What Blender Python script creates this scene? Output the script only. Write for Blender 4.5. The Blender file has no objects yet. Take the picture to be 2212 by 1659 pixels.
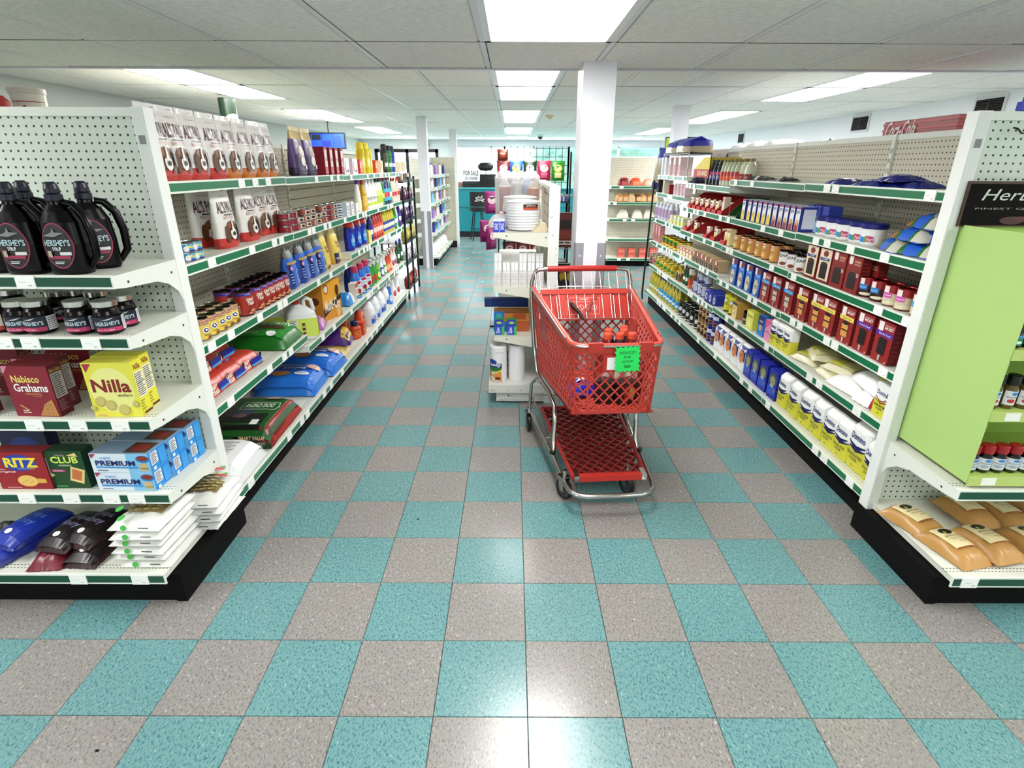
import bpy, math, random
from mathutils import Vector, Matrix
random.seed(7)
SC = bpy.context.scene
COL = SC.collection
# ---------------------------------------------------------------- camera
CAM = Vector((-0.056, -1.243, 1.649))
PITCH, YAW, ROLL, FPX = 0.37826, 0.00063, 0.00443, 1182.3
def cam_axes():
    cp, sp, cy, sy = math.cos(PITCH), math.sin(PITCH), math.cos(YAW), math.sin(YAW)
    F = Vector((sy*cp, cy*cp, -sp)); R = Vector((cy, -sy, 0)); U = R.cross(F)
    cr, sr = math.cos(ROLL), math.sin(ROLL)
    return cr*R+sr*U, -sr*R+cr*U, F
RX, UX, FX = cam_axes()
cd = bpy.data.cameras.new('camera'); cd.sensor_width = 36.0; cd.lens = FPX/2212*36.0
cd.clip_start = 0.02; cd.clip_end = 200
cam = bpy.data.objects.new('camera', cd); COL.objects.link(cam)
m3 = Matrix((RX, UX, -FX)).transposed(); cam.matrix_world = Matrix.Translation(CAM) @ m3.to_4x4()
SC.camera = cam
# ---------------------------------------------------------------- world, exposure
w = bpy.data.worlds.new('world'); SC.world = w; w.use_nodes = True
bg = w.node_tree.nodes['Background']; bg.inputs[0].default_value = (0.86, 0.94, 1.0, 1); bg.inputs[1].default_value = 12.0
SC.view_settings.view_transform = 'Standard'; SC.view_settings.look = 'None'
SC.view_settings.gamma = 1.0; SC.view_settings.use_curve_mapping = False
SC.view_settings.exposure = 0.0
LAMP = 23.0           # strength of the fluorescent diffusers
SC.cycles.max_bounces = 8; SC.cycles.diffuse_bounces = 6; SC.cycles.transparent_max_bounces = 10
SC.cycles.sample_clamp_indirect = 6.0
SC.cycles.use_denoising = True
# ---------------------------------------------------------------- materials
def lin(c):
    return c/12.92 if c <= .04045 else ((c+.055)/1.055)**2.4
def hx(s):
    if not isinstance(s, str): return s
    s = s.lstrip('#')
    if len(s) == 3: s = ''.join(a*2 for a in s)
    return tuple(lin(int(s[i:i+2], 16)/255)**1.15 for i in (0, 2, 4))
MATS = {}
def newmat(name):
    m = bpy.data.materials.new(name); m.use_nodes = True
    nt = m.node_tree; b = nt.nodes['Principled BSDF']; MATS[name] = m
    return m, nt, b
def colmat(name, rough, metal=0.0, spec=.5, alpha=None, coat=0.0, trans=0.0):
    m, nt, b = newmat(name)
    a = nt.nodes.new('ShaderNodeVertexColor'); a.layer_name = 'Col'
    nt.links.new(a.outputs[0], b.inputs['Base Color'])
    b.inputs['Roughness'].default_value = rough; b.inputs['Metallic'].default_value = metal
    b.inputs['Specular IOR Level'].default_value = spec
    if alpha is not None: b.inputs['Alpha'].default_value = alpha
    if coat: b.inputs['Coat Weight'].default_value = coat; b.inputs['Coat Roughness'].default_value = .08
    if trans: b.inputs['Transmission Weight'].default_value = trans
    return m
colmat('card', .55); colmat('film', .36, coat=.10); colmat('plastic', .32, spec=.5)
colmat('chrome', .22, metal=1.0); colmat('paint', .42); colmat('matte', .85, spec=.2)
colmat('black_gloss', .22, spec=.22); colmat('clear', .08, alpha=.35); colmat('glassy', .06, coat=.5)
def emat(name, col, st):
    m, nt, b = newmat(name)
    b.inputs['Base Color'].default_value = (*col, 1); b.inputs['Emission Color'].default_value = (*col, 1)
    b.inputs['Emission Strength'].default_value = st
    return m
emat('lamp', (1.0, 0.985, 0.96), LAMP)
emat('screen', (0.005, .05, .8), .6)
def uvnode(nt):
    n = nt.nodes.new('ShaderNodeUVMap'); n.uv_map = 'UV'; return n
def mth(nt, op, a, b=None):
    n = nt.nodes.new('ShaderNodeMath'); n.operation = op
    for i, x in enumerate((a, b)):
        if x is None: continue
        if isinstance(x, (int, float)): n.inputs[i].default_value = x
        else: nt.links.new(x, n.inputs[i])
    return n.outputs[0]
def mixc(nt, fac, a, b):
    n = nt.nodes.new('ShaderNodeMix'); n.data_type = 'RGBA'
    if isinstance(fac, (int, float)): n.inputs[0].default_value = fac
    else: nt.links.new(fac, n.inputs[0])
    for s, x in ((n.inputs[6], a), (n.inputs[7], b)):
        if isinstance(x, tuple): s.default_value = (*x[:3], 1)
        else: nt.links.new(x, s)
    return n.outputs[2]
def noise(nt, vec, scale, detail=2, rough=.5):
    n = nt.nodes.new('ShaderNodeTexNoise'); n.inputs['Scale'].default_value = scale
    n.inputs['Detail'].default_value = detail; n.inputs['Roughness'].default_value = rough
    if vec is not None: nt.links.new(vec, n.inputs['Vector'])
    return n.outputs['Fac']
def ramp(nt, fac, a, b, ca=(0, 0, 0), cb=(1, 1, 1)):
    n = nt.nodes.new('ShaderNodeValToRGB'); n.color_ramp.elements[0].position = a; n.color_ramp.elements[1].position = b
    n.color_ramp.elements[0].color = (*ca, 1); n.color_ramp.elements[1].color = (*cb, 1)
    nt.links.new(fac, n.inputs[0]); return n.outputs[0]
def pegmat(name, base, hole=(.012, .012, .012), pitch=.0285, rad=.15, groove=False):
    m, nt, b = newmat(name); uv = uvnode(nt)
    s = nt.nodes.new('ShaderNodeSeparateXYZ'); nt.links.new(uv.outputs[0], s.inputs[0])
    def fr(o, p, off=0): return mth(nt, 'SUBTRACT', mth(nt, 'FRACT', mth(nt, 'ADD', mth(nt, 'DIVIDE', o, p), off)), .5)
    if not groove:
        a, c = fr(s.outputs[0], pitch), fr(s.outputs[1], pitch)
        d = mth(nt, 'SQRT', mth(nt, 'ADD', mth(nt, 'MULTIPLY', a, a), mth(nt, 'MULTIPLY', c, c)))
        f = mth(nt, 'LESS_THAN', d, rad)
    else:
        f = mth(nt, 'LESS_THAN', mth(nt, 'ABSOLUTE', fr(s.outputs[1], .075)), .05)
    nt.links.new(mixc(nt, f, base, hole), b.inputs['Base Color']); b.inputs['Roughness'].default_value = .6
pegmat('pegboard', hx('d3dcd2')); pegmat('pegboard_tan', hx('d6d1c2')); pegmat('slat_panel', hx('cdc9b8'), (.12, .115, .1), groove=True)
def deckmat():
    m, nt, b = newmat('deck'); uv = uvnode(nt)
    s = nt.nodes.new('ShaderNodeSeparateXYZ'); nt.links.new(uv.outputs[0], s.inputs[0])
    dash = mth(nt, 'LESS_THAN', mth(nt, 'FRACT', mth(nt, 'DIVIDE', s.outputs[0], .014)), .5)
    rows = None
    for v in (.035, .052):
        r = mth(nt, 'LESS_THAN', mth(nt, 'ABSOLUTE', mth(nt, 'SUBTRACT', s.outputs[1], v)), .0022)
        rows = r if rows is None else mth(nt, 'MAXIMUM', rows, r)
    f = mth(nt, 'MULTIPLY', dash, rows)
    nt.links.new(mixc(nt, f, hx('dedfd5'), (.03, .03, .03)), b.inputs['Base Color']); b.inputs['Roughness'].default_value = .4
deckmat()
def tilemat(name, base, dark, light):
    m, nt, b = newmat(name)
    g = nt.nodes.new('ShaderNodeNewGeometry'); mp = nt.nodes.new('ShaderNodeMapping'); mp.inputs['Scale'].default_value = (1, .55, 1)
    oi = nt.nodes.new('ShaderNodeObjectInfo')
    nt.links.new(g.outputs['Position'], mp.inputs[0])
    mp.inputs['Rotation'].default_value = (0, 0, .5)
    n1 = noise(nt, mp.outputs[0], 150, 3, .6); n2 = noise(nt, mp.outputs[0], 95, 2, .55); n3 = noise(nt, g.outputs['Position'], 1.3, 3)
    n4 = noise(nt, mp.outputs[0], 210, 1)
    c = mixc(nt, ramp(nt, n1, .50, .64), base, dark)
    c = mixc(nt, ramp(nt, n2, .62, .70), c, light)
    c = mixc(nt, mth(nt, 'MULTIPLY', ramp(nt, n4, .68, .72), .8), c, tuple(x*.35 for x in dark))
    v = nt.nodes.new('ShaderNodeHueSaturation'); nt.links.new(c, v.inputs['Color'])
    nt.links.new(mth(nt, 'ADD', .86, mth(nt, 'MULTIPLY', n3, .28)), v.inputs['Value'])
    nt.links.new(v.outputs[0], b.inputs['Base Color'])
    nt.links.new(mth(nt, 'ADD', .15, mth(nt, 'MULTIPLY', n3, .18)), b.inputs['Roughness'])
    b.inputs['Specular IOR Level'].default_value = .85
tilemat('tile_teal', hx('769fa1'), hx('437a82'), hx('93b4b0'))
tilemat('tile_grey', hx('9a9693'), hx('7b7775'), hx('b6b2ae'))
def ceilmat():
    m, nt, b = newmat('ceiling_board'); g = nt.nodes.new('ShaderNodeNewGeometry')
    mp = nt.nodes.new('ShaderNodeMapping'); mp.inputs['Scale'].default_value = (1, 4, 1); nt.links.new(g.outputs['Position'], mp.inputs[0])
    n1 = noise(nt, mp.outputs[0], 30, 4, .65); n2 = noise(nt, g.outputs['Position'], .8, 2)
    c = mixc(nt, ramp(nt, n1, .38, .62), hx('e6e5de'), hx('fbfbf8')); c = mixc(nt, mth(nt, 'MULTIPLY', n2, .2), c, hx('dcdace'))
    nt.links.new(c, b.inputs['Base Color']); b.inputs['Roughness'].default_value = .9
    bp = nt.nodes.new('ShaderNodeBump'); bp.inputs['Strength'].default_value = .7; bp.inputs['Distance'].default_value = .004
    nt.links.new(n1, bp.inputs['Height']); nt.links.new(bp.outputs[0], b.inputs['Normal'])
ceilmat()
def leafmat():
    m, nt, b = newmat('leafy'); g = nt.nodes.new('ShaderNodeNewGeometry')
    n1 = noise(nt, g.outputs['Position'], 5, 5, .7)
    c = mixc(nt, ramp(nt, n1, .35, .65), hx('0c2622'), hx('4f907a')); nt.links.new(c, b.inputs['Base Color']); b.inputs['Roughness'].default_value = .7
leafmat()
m_, nt_, b_ = newmat('window_glass'); b_.inputs['Base Color'].default_value = (.9, 1, .98, 1); b_.inputs['Alpha'].default_value = .12; b_.inputs['Roughness'].default_value = .03
# ---------------------------------------------------------------- mesh builder
class G:
    def __init__(s, mat='card'):
        s.v = []; s.f = []; s.c = []; s.m = []; s.uv = {}; s.mat = mat; s.sm = set()
    def face(s, pts, col, mat=None, uv=None, smooth=False):
        n = len(s.v); s.v += [tuple(p) for p in pts]; s.f.append(tuple(range(n, n+len(pts))))
        s.c.append(hx(col)); s.m.append(mat or s.mat)
        if uv: s.uv[len(s.f)-1] = uv
        if smooth: s.sm.add(len(s.f)-1)
    def mesh_(s, verts, faces, cols, mat=None, smooth=False):
        n = len(s.v); s.v += [tuple(p) for p in verts]; one = isinstance(cols, (str, tuple)); cc = hx(cols) if one else None
        for i, f in enumerate(faces):
            s.f.append(tuple(n+j for j in f)); s.c.append(cc if one else hx(cols[i])); s.m.append(mat or s.mat)
            if smooth: s.sm.add(len(s.f)-1)
    def box(s, x0, y0, z0, x1, y1, z1, col, mat=None, uvs=False):
        p = [(x, y, z) for z in (z0, z1) for y in (y0, y1) for x in (x0, x1)]
        q = [(0, 2, 3, 1), (4, 5, 7, 6), (0, 1, 5, 4), (2, 6, 7, 3), (0, 4, 6, 2), (1, 3, 7, 5)]
        if uvs:
            for k, f in enumerate(q):
                pts = [p[i] for i in f]
                uv = [(a[0], a[1]) if k < 2 else ((a[0], a[2]) if k < 4 else (a[1], a[2])) for a in pts]
                s.face(pts, col, mat, uv)
        else: s.mesh_(p, q, col, mat)
        return s
    def tube(s, pts, r, col, mat=None, n=8, closed=False):
        pts = [Vector(p) for p in pts]; N = len(pts); rings = []
        for i, p in enumerate(pts):
            a = pts[(i-1) % N] if (closed or i > 0) else p; b = pts[(i+1) % N] if (closed or i < N-1) else p
            t = (b-a).normalized(); u = t.orthogonal().normalized() if not rings else (pu - t*pu.dot(t)).normalized(); pu = u
            w2 = t.cross(u); rr = r[i] if isinstance(r, (list, tuple)) else r
            rings.append([p+rr*(math.cos(2*math.pi*k/n)*u+math.sin(2*math.pi*k/n)*w2) for k in range(n)])
        vs = [q for R_ in rings for q in R_]; fs = []
        for i in range(N if closed else N-1):
            j = (i+1) % N
            for k in range(n): fs.append((i*n+k, i*n+(k+1) % n, j*n+(k+1) % n, j*n+k))
        s.mesh_(vs, fs, col, mat, True)
        if not closed:
            s.mesh_(rings[0], [tuple(range(n))[::-1]], col, mat); s.mesh_(rings[-1], [tuple(range(n))], col, mat)
        return s
    def lathe(s, prof, col, mat=None, n=16, cx=0, cy=0, sx=1, sy=1, cap=True):
        """prof: (r, z[, colour]) from bottom to top"""
        rings = [[(cx+p[0]*sx*math.cos(2*math.pi*k/n), cy+p[0]*sy*math.sin(2*math.pi*k/n), p[1]) for k in range(n)] for p in prof]
        for i in range(len(prof)-1):
            c = prof[i][2] if len(prof[i]) > 2 else col
            s.mesh_(rings[i]+rings[i+1], [(k, (k+1) % n, n+(k+1) % n, n+k) for k in range(n)], c, mat, True)
        if cap:
            if prof[0][0] > 1e-4: s.mesh_(rings[0], [tuple(range(n))[::-1]], prof[0][2] if len(prof[0]) > 2 else col, mat)
            if prof[-1][0] > 1e-4: s.mesh_(rings[-1], [tuple(range(n))], prof[-1][2] if len(prof[-1]) > 2 else col, mat)
        return s
    def loft(s, secs, col, mat=None, n=20, jit=0.0, cap=True):
        """secs: (z, half w, half d, power, [colour, [dx, dy]])"""
        rings = []
        for q in secs:
            z, a, b, pw = q[:4]; dx, dy = (q[5] if len(q) > 5 else (0, 0)); R_ = []
            for k in range(n):
                t = 2*math.pi*(k+.5)/n; c, sn = math.cos(t), math.sin(t)
                R_.append((dx+a*math.copysign(abs(c)**(2/pw), c)+random.uniform(-jit, jit), dy+b*math.copysign(abs(sn)**(2/pw), sn)+random.uniform(-jit, jit), z+random.uniform(-jit, jit)))
            rings.append(R_)
        for i in range(len(secs)-1):
            c = secs[i][4] if len(secs[i]) > 4 and secs[i][4] else col
            s.mesh_(rings[i]+rings[i+1], [(k, (k+1) % n, n+(k+1) % n, n+k) for k in range(n)], c, mat, True)
        if cap:
            s.mesh_(rings[0], [tuple(range(n))[::-1]], col, mat); s.mesh_(rings[-1], [tuple(range(n))], (secs[-1][4] if len(secs[-1]) > 4 and secs[-1][4] else col), mat)
        return s
    def prism(s, poly, a0, a1, col, axis='x', mat=None):
        """poly: 2D points in the plane normal to axis, extruded between a0 and a1"""
        def P(q, a): return {'x': (a, q[0], q[1]), 'y': (q[0], a, q[1]), 'z': (q[0], q[1], a)}[axis]
        n = len(poly); vs = [P(q, a0) for q in poly]+[P(q, a1) for q in poly]
        s.mesh_(vs, [tuple(range(n))[::-1], tuple(range(n, 2*n))]+[(i, (i+1) % n, n+(i+1) % n, n+i) for i in range(n)], col, mat)
        return s
    def mesh(s, name):
        me = bpy.data.meshes.new(name)
        fs = s.f
        me.from_pydata(s.v, [], fs)
        names = []
        for x in s.m:
            if x not in names: names.append(x)
        for x in names: me.materials.append(MATS[x])
        idx = {x: i for i, x in enumerate(names)}
        me.polygons.foreach_set('material_index', [idx[x] for x in s.m])
        if s.sm: me.polygons.foreach_set('use_smooth', [i in s.sm for i in range(len(fs))])
        ca = me.color_attributes.new('Col', 'FLOAT_COLOR', 'CORNER'); buf = []
        for f, c in zip(fs, s.c): buf += [c[0], c[1], c[2], 1.0]*len(f)
        ca.data.foreach_set('color', buf)
        if s.uv:
            ul = me.uv_layers.new(name='UV'); b2 = []
            for i, f in enumerate(fs):
                u = s.uv.get(i)
                for k in range(len(f)): b2 += list(u[k]) if u else [0., 0.]
            ul.data.foreach_set('uv', b2)
        me.update(); return me
    def obj(s, name, parent=None, loc=None, rotz=0):
        o = bpy.data.objects.new(name, s.mesh(name)); COL.objects.link(o)
        if parent: o.parent = parent
        if loc: o.location = loc
        if rotz: o.rotation_euler.z = rotz
        return o
_TX = {}
def glyphs(t, bold=.0):
    bold *= .42; k = (t, bold)
    if k not in _TX:
        cu = bpy.data.curves.new('lettering', 'FONT'); cu.body = t; cu.resolution_u = 2; cu.offset = bold
        o = bpy.data.objects.new('lettering', cu); COL.objects.link(o)
        dg = bpy.context.evaluated_depsgraph_get(); me = o.evaluated_get(dg).to_mesh()
        vs = [(v.co.x, v.co.y) for v in me.vertices]; fs = [tuple(p.vertices) for p in me.polygons]
        o.evaluated_get(dg).to_mesh_clear(); bpy.data.objects.remove(o); bpy.data.curves.remove(cu)
        if vs:
            xs = [a[0] for a in vs]; ys = [a[1] for a in vs]; x0, x1, y0, y1 = min(xs), max(xs), min(ys), max(ys)
            vs = [((a-x0)/(x1-x0), (b-y0)/max(y1-y0, 1e-6)) for a, b in vs]
        _TX[k] = (vs, fs)
    return _TX[k]
class Art:
    """flat print laid on a face: fn(u, v, lift) -> point, u and v in 0..1"""
    def __init__(s, g, fn, nu=1, nv=1, lift=.0005, mat=None):
        s.g, s.fn, s.nu, s.nv, s.l, s.k, s.mat = g, fn, nu, nv, lift, 1, mat
    def rect(s, u0, v0, u1, v1, col, k=None):
        L = s.l*(k or s.k); s.k += .6
        nu, nv = max(1, math.ceil(s.nu*(u1-u0))), max(1, math.ceil(s.nv*(v1-v0)))
        vs = [s.fn(u0+(u1-u0)*i/nu, v0+(v1-v0)*j/nv, L) for j in range(nv+1) for i in range(nu+1)]
        s.g.mesh_(vs, [(j*(nu+1)+i, j*(nu+1)+i+1, (j+1)*(nu+1)+i+1, (j+1)*(nu+1)+i) for j in range(nv) for i in range(nu)], col, s.mat)
        return s
    def ell(s, cu, cv, ru, rv, col, n=8):
        L = s.l*s.k; s.k += .6; n = max(n, math.ceil(s.nu*ru*2)); vs = []
        for i in range(n+1):
            a = math.pi*i/n; u = cu-ru*math.cos(a); h = rv*math.sin(a)
            vs += [s.fn(u, cv-h, L), s.fn(u, cv+h, L)]
        s.g.mesh_(vs, [(2*i, 2*i+2, 2*i+3, 2*i+1) for i in range(n)], col, s.mat)
        return s
    def poly(s, pts, col):
        L = s.l*s.k; s.k += .6
        if s.nu <= 1: s.g.mesh_([s.fn(u, v, L) for u, v in pts], [tuple(range(len(pts)))], col, s.mat); return s
        cu, cv = sum(p[0] for p in pts)/len(pts), sum(p[1] for p in pts)/len(pts); n = 4
        for i in range(len(pts)):
            a, b = pts[i], pts[(i+1) % len(pts)]; ix = {}; vs = []; fs = []
            for p in range(n+1):
                for q in range(n+1-p): ix[p, q] = len(vs); vs.append(s.fn(cu+(a[0]-cu)*p/n+(b[0]-cu)*q/n, cv+(a[1]-cv)*p/n+(b[1]-cv)*q/n, L))
            for p in range(n):
                for q in range(n-p):
                    fs.append((ix[p, q], ix[p+1, q], ix[p, q+1]))
                    if p+q < n-1: fs.append((ix[p+1, q], ix[p+1, q+1], ix[p, q+1]))
            s.g.mesh_(vs, fs, col, s.mat)
        return s
    def text(s, t, u0, v0, u1, v1, col, bold=.02, slant=0, flip=False, vert=False, arch=0):
        vs, fs = glyphs(t, bold); L = s.l*s.k; s.k += .6; P = []
        for a, b in vs:
            if flip: a, b = 1-a, 1-b
            if vert: a, b = 1-b, a
            P.append(s.fn(u0+(u1-u0)*a+slant*(b-.5)*(u1-u0), v0+(v1-v0)*b+slant*(a-.5)*(v1-v0)*0+arch*(1-(2*a-1)**2), L))
        s.g.mesh_(P, fs, col, s.mat); return s
    def lines(s, u0, v0, u1, v1, n, col, fill=.45):
        for i in range(n):
            t = v0+(v1-v0)*(i+.3)/n; s.rect(u0, t, u1-(u1-u0)*random.random()*.3, t+(v1-v0)/n*fill, col, 3)
        return s
def front(w_, h_, d_, z0=0, **k):      # a front face at y = -d/2
    return lambda u, v, L: (-w_/2+u*w_, -d_/2-L, z0+v*h_)
def side(w_, h_, d_, sgn=1, z0=0):      # side face at x = sgn*w/2; u runs to the reader's side
    return lambda u, v, L: (sgn*(w_/2+L), (-d_/2+u*d_) if sgn > 0 else (d_/2-u*d_), z0+v*h_)
def top(w_, d_, z):
    return lambda u, v, L: (-w_/2+u*w_, -d_/2+v*d_, z+L)
def cyl(r, h_, z0=0, span=math.pi, mid=-math.pi/2, sx=1, sy=1):
    return lambda u, v, L: ((r+L)*sx*math.cos(mid+(u-.5)*span), (r+L)*sy*math.sin(mid+(u-.5)*span), z0+v*h_)
# ---------------------------------------------------------------- things
def tag(o, label, cat, group=None, kind=None):
    if label: o['label'] = label
    if cat: o['category'] = cat
    if group: o['group'] = group
    if kind: o['kind'] = kind
    return o
def empty(name, loc, rotz=0):
    o = bpy.data.objects.new(name, None); COL.objects.link(o); o.location = loc; o.rotation_euler.z = rotz
    o.empty_display_size = .05; return o
def struct(g, name, parent=None):
    o = g.obj(name, parent)
    if not parent: o['kind'] = 'structure'
    return o
class Proto:
    """a product: parts = [(name, G, parent index or None, label)]"""
    def __init__(s, name, cat, parts, dims=None):
        s.name, s.cat, s.dims = name, cat, dims
        s.parts = [(p[0], p[1].mesh(p[0]), p[2] if len(p) > 2 else None) for p in parts]
    def put(s, loc, rotz=0, label='', group=None, tilt=None, sc=1.0):
        if len(s.parts) == 1:
            r = bpy.data.objects.new(s.name, s.parts[0][1]); COL.objects.link(r)
        else:
            r = empty(s.name, (0, 0, 0)); made = []
            for n, me, par in s.parts:
                o = bpy.data.objects.new(n, me); COL.objects.link(o); o.parent = made[par] if par is not None else r; made.append(o)
        if s.cat in ('can', 'bottle', 'jar', 'tub') and 1.4 < abs(rotz) < 1.75: rotz *= .70
        r.location = loc; r.rotation_euler = (tilt[0] if tilt else 0, tilt[1] if tilt else 0, rotz); r.scale = (sc, sc, sc)
        tag(r, label, s.cat, group); return r
ORD = 'nearest second third fourth fifth sixth seventh eighth ninth tenth eleventh twelfth thirteenth fourteenth fifteenth sixteenth seventeenth eighteenth nineteenth twentieth'.split()
def ordn(i, n):
    if n == 1: return ''
    return ', nearest of its row' if i == 0 else ', farthest of its row' if i == n-1 and n > 2 else ', '+ORD[i]+' from the near end'
def yat(u, x, z):
    """depth y at which a point (x, ., z) shows in pixel column u of the 2212 wide frame"""
    a = (u-1106)/FPX; k = RX - a*FX; d0 = Vector((x, 0, z))-CAM; d0.y = 0
    return CAM.y - (d0.dot(k))/k.y
def xat(u, y, z):
    a = (u-1106)/FPX; k = RX - a*FX; d0 = Vector((0, y, z))-CAM; d0.x = 0
    return CAM.x - (d0.dot(k))/k.x
# ================================================================ SETTING
T = .3048
XW0, XW1, YW0, YW1 = -4.55, 4.93, -3.2, 16.4
ZN, ZF, YSTEP = 2.21, 2.385, 2.61
g = G('matte').box(XW0-.1, YW0-.1, -.12, XW1+.1, YW1+.1, -.004, '55524c'); floor = struct(g, 'floor')
# floor tiles: the 300 that show largest are parts, the rest one joined part
tiles = []
for i in range(-16, 17):
    for j in range(-11, 54):
        x, y = i*T, j*T
        if x < XW0-.3 or x > XW1 or y > YW1: continue
        tiles.append(((x+T/2-CAM.x)**2*.6+(y+T/2-.4)**2, i, j))
tiles.sort()
def tile_g(x, y, m):
    g = G(m); e = .0007; x0, y0, x1, y1 = x+e, y+e, x+T-e, y+T-e; c = (1, 1, 1); b = .0012
    t = [(x0+b, y0+b, 0), (x1-b, y0+b, 0), (x1-b, y1-b, 0), (x0+b, y1-b, 0)]; l = [(x0, y0, -.004), (x1, y0, -.004), (x1, y1, -.004), (x0, y1, -.004)]
    g.face(t, c)
    for k in range(4): g.face([l[k], l[(k+1) % 4], t[(k+1) % 4], t[k]], c)
    return g
tm = {m: tile_g(0, 0, m).mesh('floor_tile') for m in ('tile_teal', 'tile_grey')}
rest = G('tile_grey'); n_ = 0
for d, i, j in tiles:
    teal = (i+j) % 2 == 1
    x, y = i*T, j*T
    vis = y > -.75 and abs(x+T/2-CAM.x) < (y+1.9)*1.05 and x+T < XW1 and x > XW0
    if vis and n_ < 300:
        o = bpy.data.objects.new('floor_tile', tm['tile_teal' if teal else 'tile_grey']); COL.objects.link(o); o.parent = floor; o.location = (x, y, 0); n_ += 1
    else:
        q = tile_g(x, y, 'tile_teal' if teal else 'tile_grey'); k = len(rest.v); rest.v += q.v; rest.f += [tuple(a+k for a in f) for f in q.f]; rest.c += q.c; rest.m += q.m
o = rest.obj('floor_tile_field', floor); o['kind'] = 'stuff'
# walls
WALL = 'e4e6e6'
struct(G('matte').box(XW0-.12, YW0, 0, XW0, YW1, 2.6, 'c9cecb'), 'wall_left')
struct(G('matte').box(XW1, YW0, 0, XW1+.12, YW1, 2.6, 'f4f4f8'), 'wall_right')
struct(G('matte').box(XW0, YW0-.12, 0, XW1, YW0, 2.6, WALL), 'wall_near')
# far wall with a long window band and a door group
WX0, WX1, WZ0, WZ1 = -1.95, 4.35, 1.02, 2.2
g = G('matte')
g.box(XW0, YW1, 0, -4.15, YW1+.14, 2.5, WALL); g.box(-4.15, YW1, 2.12, -2.3, YW1+.14, 2.5, WALL); g.box(-2.3, YW1, 0, WX0, YW1+.14, 2.5, WALL)
g.box(WX0, YW1, 0, WX1, YW1+.14, WZ0, WALL); g.box(WX0, YW1, WZ1, WX1, YW1+.14, 2.5, 'dfe2e6'); g.box(WX1, YW1, 0, XW1, YW1+.14, 2.5, WALL)
struct(g, 'wall_far')
g = G('paint'); n = 5
for k in range(n+1):
    x = WX0+(WX1-WX0)*k/n; g.box(x-.025, YW1-.01, WZ0, x+.025, YW1+.08, WZ1, 'dfe8ee')
g.box(WX0, YW1-.02, WZ0-.03, WX1, YW1+.1, WZ0+.02, 'dfe8ee'); g.box(WX0, YW1-.01, WZ1-.03, WX1, YW1+.1, WZ1+.01, 'cfd8e2')
win = struct(g, 'window_1')
for k in range(n):
    a, b = WX0+(WX1-WX0)*k/n+.025, WX0+(WX1-WX0)*(k+1)/n-.025
    G('window_glass').box(a, YW1+.03, WZ0, b, YW1+.036, WZ1, 'ffffff').obj('pane', win)
g = G('paint')
for x in (-4.15, -3.24, -2.36): g.box(x, YW1-.02, 0, x+.09, YW1+.08, 2.12, '14110f')
g.box(-4.15, YW1-.02, 2.02, -2.27, YW1+.08, 2.12, '14110f'); g.box(-4.15, YW1-.02, 0, -2.27, YW1+.08, .2, '14110f')
d = struct(g, 'door_1')
for a, b in ((-4.06, -3.24), (-3.15, -2.36)): G('window_glass').box(a, YW1+.03, .2, b, YW1+.036, 2.02, 'ffffff').obj('pane', d)
struct(G('matte').box(XW0, YW1-.012, 0, -4.16, YW1, .1, '2a2826').box(-2.27, YW1-.012, 0, WX1, YW1, .1, '2a2826'), 'baseboard_far')
# ceilings: lower one over the near end, a step, then the higher one
ceil = struct(G('matte').box(XW0-.1, YW0-.1, ZF+.05, XW1+.1, YW1+.1, ZF+.12, 'c9cabd').box(XW0, YW0, ZN+.03, XW1, YSTEP-.03, ZN+.06, 'c9cabd'), 'ceiling')
struct(G('paint').box(XW0, YSTEP-.03, ZN-.012, XW1, YSTEP+.012, ZF+.05, 'e2e0e8'), 'trim_1')
CW = .634
def ctile(w_, l_):
    g = G('ceiling_board'); e = .014; b = .008
    f = .005; t = [(e+b, f+b, -.006), (w_-e-b, f+b, -.006), (w_-e-b, l_-f-b, -.006), (e+b, l_-f-b, -.006)]; q = [(e, f, .004), (w_-e, f, .004), (w_-e, l_-f, .004), (e, l_-f, .004)]
    g.face(t[::-1], 'fff')
    for k in range(4): g.face([q[k], t[k], t[(k+1) % 4], q[(k+1) % 4]], 'fff')
    return g.mesh('ceiling_tile')
lights = []   # (x0, y0, w, l, z)
def lay(x_first, nx, w_, ys, z, lit):
    for a in range(len(ys)-1):
        l_ = ys[a+1]-ys[a]; me = None
        for i in range(nx):
            x = x_first+i*w_
            if x+w_ < XW0 or x > XW1: continue
            if lit(i, a): lights.append((x, ys[a], w_, l_, z)); continue
            me = me or ctile(w_, l_)
            o = bpy.data.objects.new('ceiling_tile', me); COL.objects.link(o); o.parent = ceil; o.location = (x, ys[a], z+random.uniform(0, .003))
    g = G('paint')
    for i in range(nx+1): g.box(x_first+i*w_-.013, ys[0], z-.003, x_first+i*w_+.013, ys[-1], z+.02, 'e3e3e6')
    for i in range(nx+1): g.box(x_first+i*w_+.0132, ys[0], z-.001, x_first+i*w_+.0165, ys[-1], z+.02, '5c5c58', 'matte')
    for y in ys: g.box(x_first, y-.004, z-.0035, x_first+nx*w_, y+.004, z+.018, '6a6a66', 'matte')
    g.obj('ceiling_grid', ceil)
XN0 = -.205-7*CW
lay(XN0, 15, CW, [YW0+.02, -1.83, -.61, .61, 1.82, YSTEP-.03], ZN, lambda i, a: i in (7,) and a in (1, 3) or i in (2, 12) and a in (1, 2, 3) and False or i in (2, 12) and a in (0, 2))
XF0 = -.24-7*.612
FY = [YSTEP+.012, 3.6, 4.81, 6.03, 7.24, 8.45, 9.66, 10.87, 12.08, 13.3, 14.5, 15.7, YW1]
lay(XF0, 16, .612, FY, ZF, lambda i, a: (i == 7 and a in (1, 2, 4, 5, 7, 8, 10)) or (i in (2, 12) and a in (1, 2, 4, 5, 7, 8, 10)))
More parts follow.
